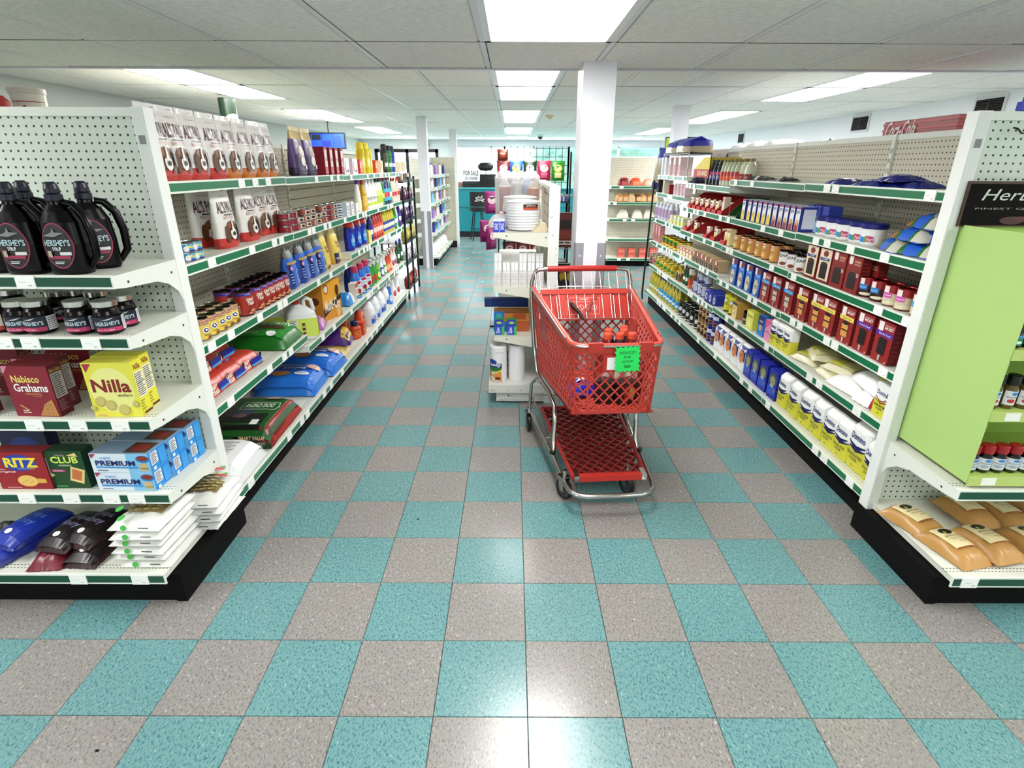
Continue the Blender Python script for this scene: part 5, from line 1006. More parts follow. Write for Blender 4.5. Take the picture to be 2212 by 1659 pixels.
c = G('plastic'); c.lathe([(.021, .235), (.026, .238), (.026, .256), (.020, .26), (.022, .262), (.022, .275), (.018, .29), (.013, .296)], '1b1a30', n=14)
h = G('black_gloss'); h.tube([(.026, 0, .232), (.052, 0, .226), (.080, 0, .19), (.092, 0, .13), (.090, 0, .06), (.06, 0, .02)], [.011, .013, .014, .014, .013, .010], '06030b', n=8)
syr = Proto('syrup_jug', 'jug', [('jug_body', g), ('label', lb), ('cap', c), ('handle', h)], (.2, .09, .3))
for u, y, lab, rz in ((-8, .68, 'chocolate syrup jug cut by the picture edge', 0), (58, .66, 'chocolate syrup jug in the front row, second from the end post', .02), (152, .66, 'chocolate syrup jug in the front row, closest to the end post', .03), (88, .80, 'chocolate syrup jug in the back row between the two front jugs', .1), (212, .77, 'chocolate syrup jug turned away, handle towards the end post', .62)):
    syr.put((xat(u, y, 1.36), y, 1.3008), rz, lab, 'chocolate syrup jugs')
fj = [(.040, 0), (.045, .006), (.046, .07), (.042, .082), (.036, .092), (.036, .1)]
g = G('black_gloss'); g.lathe(fj, '0d0506', n=18); lb = G('film'); A = Art(lb, cyl(.0465, .052, .012, math.pi*1.25), nu=14, lift=.0006); A.rect(0, 0, 1, 1, '141b36').rect(.3, .0, .76, .28, 'b83a6a').text("HERSHEY'S", .3, .42, .72, .70, 'c9dbe6', .05).rect(.78, .02, 1, .98, 'dfe0e4').lines(.8, .1, .97, .9, 6, '555').poly([(.4, .78), (.55, .82), (.62, .95), (.5, .86)], 'ddd').text('hot fudge', .33, .08, .6, .2, 'f4dde6', .01)
c = G('chrome'); c.lathe([(.039, .097), (.041, .098), (.041, .116), (.039, .118), (.001, .118)], 'd9d7d2', n=20, cap=False)
fud = Proto('fudge_jar', 'jar', [('jar_body', g), ('label', lb), ('lid', c)], (.092, .092, .118))
yy = .66
for i, u in enumerate((272, 236, 176, 88, 48)): fud.put((xat(u, .67+(.1 if i == 0 else 0), 1.12), .67+(.09 if i == 0 else 0), 1.0858), random.uniform(-.3, .3)+.2, 'dark fudge jar with silver lid, '+ORD[i].replace('nearest', 'first')+' from the end post', 'dark fudge jars')
for i, u in enumerate((213, 160, 130, 20)): fud.put((xat(u, .82, 1.12), .83+.02*(i % 2), 1.0858), random.uniform(-.5, .5), 'dark fudge jar in the back row, '+ORD[i].replace('nearest', 'first')+' from the end post', 'dark fudge jars')
P_bottle('topping_jar', [(0, .03, .03, 2), (.01, .036, .036, 2), (.075, .036, .036, 2), (.1, .02, .02, 2)], '2a1410', [(.03, .095), (.03, .115)], '1a1a1a', label=(.01, .07, 'e6d8c8'), art=lambda A: A.ell(.5, .6, .3, .25, '8a4a3a').rect(0, 0, 1, .25, 'c0402f')).put((xat(-2, .68, 1.12), .68, 1.0858), 0, 'jar with cookie pictured label at the edge of the fudge jar shelf')
def grah(A):
    A.poly([(0, 1), (.14, 1), (0, .84)], 'd88aa6').text('Nabisco', .14, .68, .76, .82, 'e6d27a', .05).text('Grahams', .14, .50, .90, .66, 'f2f0ee', .05).text('ORIGINAL', .36, .435, .74, .475, 'd9a05a', .02).rect(.52, .40, .72, .415, 'b06a70')
    A.poly([(.55, .02), (.97, .02), (.92, .36), (.72, .26)], 'b98a52')
    for k in range(9): A.ell(.66+.1*(k % 3), .08+.08*(k//3), .014, .012, '7a5228')
    A.lines(.18, .06, .36, .14, 2, 'e0d0c8'); A.text('12', .0, .0, .001, .001, 'fff') if False else None
    for k in range(4): A.ell(.2+.045*k, .23-.025*k, .03, .012, 'd9b27a')
def gs(A): A.rect(0, 0, 1, 1, '5f1426').text('Nabisco Grahams', .1, .86, .9, .94, 'c9a05a', .02).rect(.08, .36, .92, .84, 'b9b3b0').lines(.12, .38, .88, .82, 11, '4a4446').lines(.1, .1, .7, .32, 5, '9a6a78')
gbx = P_box('graham_carton', 'carton', .17, .062, .20, '8c1b33', fr=grah, sd=gs)
gbx.put((xat(84, .66, .86), .66, .7658), -.04, 'dark red graham cracker carton with front in view', 'graham cracker cartons'); gbx.put((xat(100, .76, .86)+.02, .74, .7658), -.03, 'dark red graham cracker carton behind the front one', 'graham cracker cartons')
gbx.put((xat(165, .92, .86), .92, .7658), .05, 'dark red graham cracker carton in the deep shade next to the wafers', 'graham cracker cartons'); gbx.put((xat(30, .88, .86), .86, .7658), 0, 'dark red graham cracker carton at the back of the shelf', 'graham cracker cartons')
gbx.put((xat(-75, .66, .86), .66, .7658), .02, 'dark red cracker carton cut by the picture edge', 'graham cracker cartons')
def nil(A):
    A.ell(.5, .5, .46, .42, 'ecea9a').poly([(.02, .98), (.2, .98), (.06, .82)], 'a83a4a').text('Nilla', .1, .46, .9, .70, '8c1f26', .07).text('wafers', .58, .38, .9, .44, '6a5a2a', .02)
    for u, v, r in ((.2, .29, .115), (.40, .22, .115), (.66, .13, .12), (.93, .24, .07), (.03, .17, .06)): A.ell(u, v, r, r*.85, 'b9ac62').ell(u-.01, v+.012, r*.86, r*.72, 'cdc078')
    A.lines(.06, .015, .3, .05, 1, 'c98a8a')
def nils(A): A.rect(0, 0, 1, 1, 'e3dd4a').text('Nilla', .2, .84, .82, .94, '8c1f26', .06).rect(.1, .34, .92, .80, 'ece9d8').lines(.14, .36, .88, .78, 12, '55523a').rect(.14, .6, .88, .61, '222').lines(.1, .1, .5, .3, 4, '9a943a').rect(.12, .04, .9, .08, '5a2a3a')
nb = P_box('wafer_carton', 'carton', .175, .062, .215, 'e6e05a', fr=nil, sd=nils)
nb.put((xat(256, .66, .86)-.0, .66, .7658), .03, 'yellow vanilla wafer carton in front', 'vanilla wafer cartons'); nb.put((xat(270, .73, .86)+.004, .735, .7658), .04, 'yellow vanilla wafer carton directly behind the front one', 'vanilla wafer cartons')
def ritz(A):
    A.rect(0, 0, 1, 1, '9c1a2c').ell(.5, .72, .33, .22, '2348b0').text('RITZ', .22, .6, .85, .86, 'f0dc3a', .1).text('the', .1, .53, .2, .565, 'f2ecec', .03).text('original', .05, .45, .38, .51, 'f2ecec', .04).text('CRACKERS', .45, .555, .78, .585, 'e0c87a', .02)
    A.ell(.8, .20, .13, .03, 'dca84e').ell(.8, .24, .13, .03, 'e6b860').ell(.8, .28, .13, .03, 'dca84e').ell(.57, .24, .2, .16, 'dcae5a').ell(.57, .245, .18, .14, 'e8c474')
    for k in range(5): A.ell(.47+.05*k, .2+.03*(k % 3), .012, .01, 'a8782e')
    A.lines(.12, .03, .4, .07, 1, 'd8a8b0')
P_box('cracker_carton', 'carton', .205, .062, .165, '8a1626', fr=ritz, sd=gs).put((xat(66, .66, .5), .66, .4458), 0, 'dark red round cracker carton with yellow lettering over a blue disc')
def club(A):
    A.rect(0, 0, 1, 1, '17502a').text("CLUB", .12, .68, .86, .86, 'd5e86a', .07).text('crackers', .3, .60, .65, .66, 'e0e8c8', .02).rect(0, .44, .45, .52, '9a2f5a').text('ORIGINAL', .1, .46, .4, .5, 'f0d8e4', .02).poly([(.5, .22), (.85, .12), (.98, .5), (.62, .6)], 'e3cd8e').poly([(.56, .27), (.8, .2), (.9, .46), (.65, .54)], 'c9784a').poly([(.0, .3), (.14, .36), (.02, .44)], 'e3cd8e').poly([(.6, .9), (.9, .86), (.85, .97)], 'e3cd8e').rect(.08, .04, .4, .08, '3a9a5a').text("Kellogg's", .3, .88, .55, .93, 'd0a0b0', .02)
P_box('cracker_carton', 'carton', .145, .062, .165, '123d22', fr=club, sd=lambda A: A.rect(0, 0, 1, 1, '123d22')).put((xat(163, .67, .5), .67, .4458), 0, 'dark green cracker carton with lime lettering')
def prem(A):
    A.rect(0, 0, 1, 1, 'dfeaf4').rect(.62, 0, 1, 1, '8cc8ec').ell(.9, .72, .12, .2, '2f86c4').ell(.9, .76, .1, .14, '8a3a2e').rect(.82, .1, .96, .5, 'cbb88a').rect(.83, .2, .97, .25, '8a7a4a').poly([(.01, .98), (.12, .98), (.03, .74)], 'a8345a').text('original', .17, .68, .36, .86, '4a9ad8', .01).text('PREMIUM', .08, .36, .76, .64, '1a2f78', .07).rect(.08, .24, .8, .32, '3a9ad8').lines(.08, .04, .26, .14, 1, '778').rect(.06, .0, .7, .01, 'a8c8e0')
def prems(A): A.rect(0, 0, 1, 1, '3a9ae0').rect(.1, .3, .5, .92, 'e9ecec').lines(.13, .34, .47, .88, 6, '667').rect(.55, .1, .95, .9, '4aa8e8').lines(.57, .15, .9, .85, 7, 'a8d4f4').rect(.1, .06, .25, .22, 'f0f0f0')
pb = P_box('saltine_carton', 'carton', .23, .105, .082, 'e3ecf2', fr=prem, sd=prems, tp=lambda A: A.rect(0, 0, 1, 1, '8aa0b4').rect(.55, .1, .95, .9, '5a4638').ell(.75, .5, .15, .3, '9a3a2e'))
xs_ = xat(286, .66, .48)
for r in range(3):
    for q in range(2): pb.put((xs_+.012*r, .675+.108*r, .4458+q*.0825), -.02, 'blue and white saltine carton, '+('upper' if q else 'lower')+' layer, '+('front', 'middle', 'rear')[r]+' of three deep', 'saltine cartons')
P_box('cracker_carton', 'carton', .2, .062, .15, '1a2450', fr=lambda A: A.ell(.5, .5, .3, .3, '28408a')).put((xat(70, .88, .5), .88, .4458), 0, 'dark blue carton in the shade behind the round cracker carton')
# bottom deck: bagged cookies and beans
def bean(A): A.rect(.15, .30, .85, .62, '9a8a5e'); [A.ell(.2+.06*(k % 11)+.01*random.random(), .34+.045*(k//11)+.01*random.random(), .035, .022, ('b7a878', '8d7c4c', 'c9bc90')[k % 3]) for k in range(66)]; A.ell(.22, .14, .07, .06, '4ab24e'); A.ell(.75, .8, .06, .05, '4ab24e'); A.text('BIG BEANS', .3, .2, .6, .25, '555', .02); A.ell(.7, .72, .14, .05, 'c85a5a')
bbg = P_lying('lima_bean_bag', .205, .26, .033, 'e3e3df', art=bean, wr=.005, pw=3.2, frontart=lambda A: (A.ell(.32, .5, .06, .4, '4ab24e'), A.rect(.6, .45, .8, .6, '555')))
xb = xat(338, .60, .2)
for k in range(6): bbg.put((xb+random.uniform(-.012, .012)-.006*k*0, .63+random.uniform(-.01, .01), .1708+k*.0325), random.uniform(-.06, .06), 'white bag of lima beans in the front stack, '+('bottom', 'second', 'third', 'fourth', 'fifth', 'top')[k]+(' layer' if k else ' one'), 'lima bean bags')
for k in range(4): bbg.put((xb+.085+random.uniform(-.012, .012), .87, .1708+k*.036), random.uniform(-.1, .1), 'white bag of lima beans in the rear stack, '+('bottom', 'second', 'third', 'top')[k]+(' layer' if k else ' one'), 'lima bean bags')
def cook(c1, c2): return lambda A: (A.rect(.02, .02, .98, .98, c1), A.text('Chips', .2, .55, .8, .7, c2, .03), A.text('Ahoy', .2, .36, .8, .52, c2, .03), A.ell(.5, .2, .1, .05, 'e9e9e9'))
ck1 = P_lying('cookie_bag', .15, .26, .055, '16308f', art=cook('1a3aa8', '6a8ae0'), wr=.008, pw=2.6); ck2 = P_lying('cookie_bag', .14, .25, .055, '3a1018', art=cook('1c0c14', '8a8aa8'), wr=.008, pw=2.6); ck3 = P_lying('cookie_bag', .13, .22, .05, '7a1c34', art=lambda A: A.rect(.3, .3, .7, .4, 'd8c8cc'), wr=.008, pw=2.6)
for i, (u, y, z, p, rz, lab) in enumerate(((30, .60, 0, ck1, -.4, 'bright blue cookie bag lying lowest at the front'), (75, .66, .05, ck1, -.25, 'bright blue cookie bag on top, beside the dark ones'), (130, .58, 0, ck3, .1, 'crimson cookie bag at the front of the pile'), (170, .64, .05, ck2, -.15, 'black cookie bag with blue lettering, beside the crimson bag'), (215, .61, 0, ck2, -.05, 'black cookie bag at the bottom beside the white bean stack'), (222, .66, .052, ck2, -.2, 'black cookie bag on top beside the white bean stack'), (-5, .66, .0, P_lying('cookie_bag', .16, .22, .05, '8a8c88', cf=lambda u, v: random.choice(('2a2c2a', 'a8aaa8', '6a6c68')), wr=.01), .3, 'silver and black cookie bag at the picture edge'))):
    p.put((xat(u, y, .2), y, .1708+z), rz, lab, 'cookie bags on the endcap base')
# ================================================================ ENDCAP BESIDE THE BAKING RUN
LIME = 'b7d488'
e = empty('spice_display', (1.70, .98, .50))
G('card').box(-.004, -.40, .022, 0, -.0, .945, LIME).obj('side_panel', e)
G('card').box(0, -.006, .022, .95, 0, .945, 'a2c05a').obj('rear_panel', e)
for z in (.045, .318, .555, .745):
    s = G('card').box(0, -.40, z-.018, .95, -.006, z, 'b9cf72').obj('shelf', e); G('card').box(0, -.405, z-.034, .95, -.40, z+.006, 'bccf7c').obj('price_rail', s)
    for x in (.05, .33, .6): G('card').box(x, -.4065, z-.03, x+.055, -.405, z+.002, 'f0f2ea').obj('price_tag', s)
g = G('card'); g.box(-.03, -.02, .94, .95, -.008, 1.105, '4a2f16'); g.box(-.02, -.0215, .945, .95, -.02, 1.095, '060505', 'matte')
A = Art(g, lambda u, v, L: (-.02+.97*u, -.0215-L, .945+.15*v), lift=.0004); A.text('Herbs & Spices', .06, .52, .62, .88, 'cfd9cc', .0, slant=.04); A.text('FINEST QUALITY', .04, .38, .40, .43, 'a9b3a6', .0); A.ell(.2, .12, .05, .1, '4a1c1c').ell(.23, .16, .03, .06, '5c2020')
g.obj('header', e); tag(e, 'lime green cardboard spice display with a black lettered header', 'display')
def spice(cap_, lab, body, r=.022, h_=.10, l2='c23a4a'):
    g = G('glassy'); g.lathe([(r*.9, 0), (r, .004), (r, h_*.62), (r*.7, h_*.72)], body, n=14); lb = G('film'); A = Art(lb, cyl(r, h_*.42, h_*.12, math.pi*.9), nu=8, lift=.0006); A.rect(0, 0, 1, 1, lab).ell(.5, .82, .18, .12, '3a8ad0').text('POWDER', .15, .5, .85, .62, '3a2a2a', .02).ell(.4, .3, .2, .14, l2)
    c = G('plastic'); c.lathe([(r*.9, h_*.7), (r*.98, h_*.73), (r*.98, h_*.98), (r*.85, h_)], cap_, n=14); return Proto('spice_jar', 'jar', [('jar_body', g), ('label', lb), ('cap', c)], (2*r, 2*r, h_))
for nm, p, z, n_, st in (('red capped dark bottle', spice('a8262a', 'dfe3ea', '120d14', .024, .115, 'b0b8c8'), .546, 9, .054), ('black capped spice jar', spice('141414', 'e6e6ea', '6a5a34', .022, .13), .819, 8, .058), ('green labelled dark jar', spice('101010', '3a9a78', '16121a', .026, .09, 'dfe'), 1.056, 7, .062), ('small white labelled jar', spice('201c20', 'dcdce0', '2a2020', .022, .09), 1.246, 7, .06)):
    for k in range(n_): p.put((1.735+k*st, .635, z), random.uniform(-.2, .2), nm+' in the spice display, '+ORD[k].replace('nearest', 'first')+' from the lime side panel', nm+' row')
P_box('seasoning_packet', 'packet', .07, .02, .11, 'b8404a', fr=lambda A: A.ell(.4, .7, .3, .2, '2f7a4a').rect(.1, .1, .9, .4, 'd98a8a'), mat='film').put((1.865, .90, 1.2468), 0, 'pink red seasoning packet leaning under the header', tilt=(-.1, 0))
def bsug(A): A.rect(.20, .30, .82, .84, 'e6d9ae'); A.rect(.19, .29, .83, .305, 'b0573a'); A.ell(.52, .72, .19, .085, '181410'); A.ell(.44, .68, .04, .04, 'b9b04a'); A.text('BROWN SUGAR', .30, .56, .74, .60, '5a4a30', .02); A.text('COUNTRY QUALITY', .32, .48, .74, .52, '9a8a58', .02); A.rect(.5, .42, .7, .43, '9a8a58')
bs = P_lying('brown_sugar_bag', .155, .235, .055, 'c0965a', art=bsug, wr=.005, pw=3.0, cf=None)
for u, y, z, rz, lab in ((1975, .80, 0, .30, 'tan brown sugar bag nearest the end post'), (2060, .62, 0, .22, 'tan brown sugar bag at the front with a cream label, nearest the black base'), (2130, .635, .012, .20, 'tan brown sugar bag at the front, second from the black base'), (2235, .64, 0, .12, 'tan brown sugar bag at the front cut by the picture edge'), (2085, .85, .02, .1, 'tan brown sugar bag in the rear row, first from the post'), (2165, .86, .0, .1, 'tan brown sugar bag in the rear row, second from the post'), (2250, .86, .01, .1, 'tan brown sugar bag in the rear row, third from the post')):
    bs.put((xat(u, y, .2), y, .1708+z), rz, lab, 'brown sugar bags')
g = G('paint'); g.tube([(0, 0, 0), (0, -.02, -.004), (.01, -.03, -.02), (.03, -.03, -.02), (.06, -.03, .006)], .003, '1a2420', n=6); o = g.obj('peg_hook', None, (1.80, .994, 1.79)); tag(o, 'dark wire peg hook on the bare top of the spice endcap', 'hook')
# ================================================================ MIDDLE GONDOLA GOODS
zt = 1.2355
def plates(r, h_, lab, at_, tl=None):
    g = G('film'); pr = [(r*.62, 0)]; n = 10
    for k in range(n): z = .012+k*(h_-.02)/n; pr += [(r*(.86+.14*math.sin(math.pi*min(1, (k+1)/n*.8))), z), (r*(.84+.14*math.sin(math.pi*min(1, (k+1)/n*.8))), z+(h_-.02)/n*.6)]
    pr += [(r*.97, h_-.012), (r*.9, h_-.006), (r*.5, h_)]
    g.lathe(pr, 'e8e8ea', n=28); lb = G('film'); A = Art(lb, cyl(r*1.0, .035, h_*.72, .9, -1.15), nu=8, lift=.003); A.rect(0, 0, 1, 1, '4a1c18').rect(0, 0, 1, .4, 'c8552e').text('plates', .2, .5, .8, .9, 'e9dcc8', .02)
    Proto('foam_plate_pack', 'pack', [('plate_wrap', g), ('label', lb)], (2*r, 2*r, h_)).put(at_, 0, lab, 'foam plate packs', tl)
plates(.122, .20, 'large wrapped round pack of white foam plates in front', (.02, 2.72, zt)); plates(.13, .215, 'wrapped pack of white foam plates behind the large front pack', (-.0, 3.0, zt))
P_lying('foam_bowl_bag', .20, .16, .10, 'e3e3e6', art=lambda A: A.rect(.3, .3, .8, .55, 'c8552e').rect(.3, .4, .8, .55, '3a1c18'), wr=.008, pw=2.4).put((-.13, 2.93, zt+.0), .2, 'clear bag of white bowls with orange label at the aisle side of the plates')
P_lying('napkin_bag', .18, .15, .08, 'eaeaec', wr=.012, pw=2.4).put((-.10, 3.18, zt), .2, 'crumpled clear plastic bag behind the bowls') 
bx = P_box('batter_carton', 'carton', .036, .04, .085, '2a48c0', fr=lambda A: A.rect(0, .82, 1, 1, 'e6e6ee').text('BAND', .15, .2, .85, .7, 'e6ecfa', .02, vert=True))
for k, x in enumerate((-.165, -.125)): bx.put((x, 2.60, zt), 0, 'small blue and white carton before the plates, '+('outer' if not k else 'inner')+' one', 'small blue cartons')
G_ = G('card'); G_.prism([(-.07, 0), (.05, 0), (.02, .06), (-.04, .03)], -.05, .05, 'd8cdb4', 'y'); Proto('paper_packet', 'packet', [('paper_packet', G_)], (.1, .1, .06)).put((.135, 2.66, zt), .3, 'folded cream paper packet beside the foam plates')
def sleeve(name, r, h_, col, lab, at_, c2=None):
    g = G('clear'); g.lathe([(r*1.05, 0), (r*1.15, h_), (r*.7, h_+.03), (r*.3, h_+.05)], 'f4f4f6', n=12); b = G('film'); b.lathe([(r*.8, .004), (r, h_*.97)], col, n=14)
    for k in range(8): b.lathe([(r*1.02, h_*.97-k*.01), (r*1.02, h_*.97-k*.01+.003)], c2 or col, n=14)
    Proto(name, 'pack', [('cups', b), ('plastic_sleeve', g)], (2*r, 2*r, h_)).put(at_, 0, lab, 'cup sleeves on the middle gondola')
sleeve('cup_sleeve', .045, .27, 'c23a34', 'sleeve of red plastic cups nearest the aisle', (-.12, 3.45, zt), 'e8e8e8'); sleeve('cup_sleeve', .042, .30, 'f0f0f0', 'sleeve of white foam cups next to the red ones', (-.02, 3.45, zt)); sleeve('cup_sleeve', .042, .29, 'ececf0', 'sleeve of white foam cups with blue stripe', (.06, 3.5, zt), '3a9ad8'); sleeve('cup_sleeve', .045, .26, 'c8442e', 'sleeve of red cups farthest in on the top shelf', (.11, 3.36, zt), 'e0a030')
for k in range(6): sleeve('cup_sleeve', .05, .33, 'f2f2f4', 'tall sleeve of white foam cups in the back, '+ORD[k].replace('nearest', 'first')+' from the aisle', (-.155+.057*k, 3.85+.07*(k % 2), zt))
tb = P_box('candle_carton', 'carton', .05, .06, .06, 'e6e6e8', fr=lambda A: A.rect(.08, .05, .46, .95, 'efeff1').rect(.54, .05, .92, .95, 'f1f1f3').rect(.48, 0, .52, 1, '8e8e92'))
lb_ = P_box('bulb_carton', 'carton', .054, .07, .05, 'eceae8', fr=lambda A: [A.rect(.08+.18*k, .06, .2+.18*k, .94, 'd6d4d2') for k in range(5)] and A.text('LED', .2, .4, .5, .6, 'b5b5b5', .0))
z2 = .8655; n_ = 0
for c_ in range(6):
    for r_ in range(4):
        if c_ in (1, 2) and r_ == 3: continue
        p = lb_ if r_ < 2 else tb
        hz = r_*.051 if r_ < 3 else .102+.061*(r_-2)
        p.put((-.155+.058*c_, 2.60+(.05 if r_ > 1 else 0), z2+hz+.0005*r_), 0, 'white boxed pack, '+('bottom', 'second', 'third', 'top')[r_]+' row, '+ORD[c_].replace('nearest', 'first')+' column from the pet food aisle', 'white packs on the middle gondola')
for k in range(4): tb.put((-.155, 2.60+.07*(k+1), z2), 0, 'white boxed pack along the aisle edge, '+ORD[k].replace('nearest', 'first')+' behind the corner', 'white packs along the edge')
for k in range(2): P_lying('plate_pack', .18, .3, .05, 'dcdcde', wr=.004, pw=4).put((-.10+.19*k, 2.95, 1.10), 0, 'pale wrapped pack under the top shelf, '+('outer' if not k else 'inner')) if False else None
z3 = .5105
zb_ = P_box('bag_carton', 'carton', .068, .05, .115, '2f9a4a', fr=lambda A: A.rect(.04, .03, .72, .55, '2348c4').rect(.0, .56, .9, 1, '2f4ab0').text('Ziploc', .12, .1, .62, .5, 'f0f4fa', .03, vert=True).rect(.72, .03, .98, .55, '4ac06a').ell(.45, .8, .3, .08, 'a8d060'))
for k, x in enumerate((-.145, -.055)): zb_.put((x, 2.61, z3), 0, 'green and blue storage bag carton, '+('outer' if not k else 'inner')+' one on the third shelf', 'storage bag cartons')
P_box('bag_carton', 'carton', .26, .12, .075, 'c98a3e', fr=lambda A: A.rect(0, .0, .3, 1, '2f7fd0').ell(.15, .5, .1, .3, '4ab0b0').rect(.55, .2, .9, .8, 'b05a2e').rect(.3, .85, 1, 1, '8a4a1c')).put((-.06, 2.74, z3+.077), 0, 'orange and blue freezer bag carton on top behind the green ones')
P_box('bag_carton', 'carton', .26, .12, .075, 'b8622e', fr=lambda A: A.rect(0, .0, .5, 1, '2f7fd0')).put((-.06, 2.74, z3), 0, 'orange freezer bag carton under the other')
P_box('foil_carton', 'carton', .34, .06, .065, '1c3f8a', fr=lambda A: A.rect(.1, .2, .9, .8, '2450a0')).put((-.10, 2.98, z3+.12), 0, 'long dark blue wrap carton sticking out over the aisle')
def towel():
    r, h_ = .062, .275; g = G('matte'); g.lathe([(r*.35, h_*.98), (r*.36, .0), (r*.95, .0), (r, .006), (r, h_-.006), (r*.95, h_), (r*.35, h_*.995)], 'ececee', n=24, cap=False)
    lb = G('film'); A = Art(lb, cyl(r, h_*.98, .002, math.pi*1.3, -math.pi/2-.35), nu=14, lift=.0008); A.poly([(.0, 0), (.62, 0), (.58, .32), (0, .45)], 'dc9a4a').ell(.35, .40, .26, .12, 'c6d94a').ell(.35, .42, .25, .10, '3a7a3a').ell(.32, .58, .14, .08, '2450b8').rect(.08, .43, .6, .55, '1f3f8a').text('Plenty', .12, .44, .58, .56, 'f4f6fa', .06).ell(.48, .12, .08, .05, '7a3a1c').lines(.4, .84, .7, .87, 1, 'aaa')
    return Proto('paper_towel_roll', 'paper towels', [('paper_roll', g), ('printed_wrap', lb)], (2*r, 2*r, h_))
tw = towel(); tw.put((-.155, 2.60, .1558), .35, 'paper towel roll with its orange label in view, aisle side', 'paper towel rolls'); tw.put((-.02, 2.63, .1558), -1.3, 'paper towel roll turned with its label half hidden, cart side', 'paper towel rolls'); tw.put((-.15, 2.78, .1558), 2.2, 'paper towel roll standing behind the front two', 'paper towel rolls')
# ================================================================ SHOPPING CART
RED, RED2 = 'c4473c', '9c231e'
cart = empty('shopping_cart', (.451, 1.224, 0), math.radians(4.38)); CM = Matrix.Translation((.451, 1.224, 0)) @ Matrix.Rotation(math.radians(4.38), 4, 'Z')
def path(hw0, hw1, y0, y1, z0, z1, rad=.07, ns=14):
    """open U outline: rear left, front corners rounded, rear right"""
    P = []
    for i in range(ns): t = i/ns; P.append((-hw1+(hw1-hw0)*t, y1+(y0+rad-y1)*t, z1+(z0-z1)*t))
    for k in range(7): a = math.pi+math.pi/2*k/6; P.append((-hw0+rad+rad*math.cos(a), y0+rad+rad*math.sin(a), z0))
    for i in range(1, 6): P.append((-hw0+rad+(2*hw0-2*rad)*i/6, y0, z0))
    for k in range(7): a = 1.5*math.pi+math.pi/2*k/6; P.append((hw0-rad+rad*math.cos(a), y0+rad+rad*math.sin(a), z0))
    for i in range(1, ns+1): t = i/ns; P.append((hw0+(hw1-hw0)*t, y0+rad+(y1-y0-rad)*t, z0+(z1-z0)*t))
    return [Vector(p) for p in P]
topP = path(.222, .305, 0, .93, .862, .945); botP = path(.205, .262, .02, .86, .508, .425)
cum = [0]
for a, b in zip(topP, topP[1:]): cum.append(cum[-1]+(b-a).length)
def S(u, v):
    u = min(max(u, 0), 1)*cum[-1]; i = 0
    while i < len(cum)-2 and cum[i+1] < u: i += 1
    t = (u-cum[i])/(cum[i+1]-cum[i]); return (botP[i].lerp(botP[i+1], t)).lerp(topP[i].lerp(topP[i+1], t), v)
def band(g, v0, v1, col, th=.006, u0=0, u1=1, n=60):
    A_ = [(S(u0+(u1-u0)*i/n, v0), S(u0+(u1-u0)*i/n, v1)) for i in range(n+1)]
    for i in range(n):
        a, b = A_[i]; c, d = A_[i+1]; nrm = (c-a).cross(b-a).normalized()*th*.5
        g.face([a+nrm, c+nrm, d+nrm, b+nrm], col); g.face([a-nrm, b-nrm, d-nrm, c-nrm], col); g.face([b+nrm, d+nrm, d-nrm, b-nrm], col); g.face([a-nrm, c-nrm, c+nrm, a+nrm], col)
def grid(g, F, nu, nv, r, col, seg=9, mat=None):
    for s in (1, -1):
        k = -nv
        while k < nu+nv:
            # line u = (k + s*t)/nu, v = t/nv
            pts = []
            for q in range(seg+1):
                t = nv*q/seg; u = (k+s*t)/nu if s > 0 else (k+nv-t)/nu
                if -1e-6 <= u <= 1+1e-6: pts.append(F(u, t/nv))
            if len(pts) > 1: g.tube(pts, r, col, mat, n=4)
            k += 1
g = G('plastic'); grid(g, S, 40, 6, .0050, RED); band(g, 0, .05, RED, .012); band(g, .90, 1.0, RED, .008)
for u in (.0, .395, .405, .435, .565, .595, .605, 1.0): g.tube([S(u, v/6) for v in range(7)], .006, RED, n=4)
for v in (.15, .3, .45, .6, .75): g.tube([S(.385+.05*q/4, v) for q in range(5)], .004, RED, n=4); g.tube([S(.565+.05*q/4, v) for q in range(5)], .004, RED, n=4)
for sx in (0, 1): u0, u1 = (.06, .15) if sx == 0 else (.85, .94); band(g, .5, .88, RED, .006, u0, u1, 6)
g.obj('basket', cart)
g = G('plastic'); F = lambda u, v: Vector((-.205-.055*v+(.41+.11*v)*u, .03+.82*v, .508-.083*v)); grid(g, F, 11, 20, .0045, 'cc5242', 24)
for k in range(12): g.tube([F(0, k/11), F(1, k/11)], .004, RED, n=4)
c_ = [Vector((-.205, .03, .502)), Vector((.205, .03, .502)), Vector((.26, .85, .419)), Vector((-.26, .85, .419))]; g.mesh_(c_+[p-Vector((0, 0, .004)) for p in c_], [(0, 1, 2, 3), (7, 6, 5, 4), (0, 4, 5, 1), (2, 6, 7, 3)], 'a83a30'); g.obj('basket_floor', cart)
g = G('plastic'); F = lambda u, v: Vector((-.262-.028*v+(.524+.056*v)*u, .86+.05*v, .425+.34*v)); grid(g, F, 10, 6, .006, RED, 8); g.tube([F(0, 1), F(1, 1)], .010, RED, n=6); g.obj('rear_gate', cart)
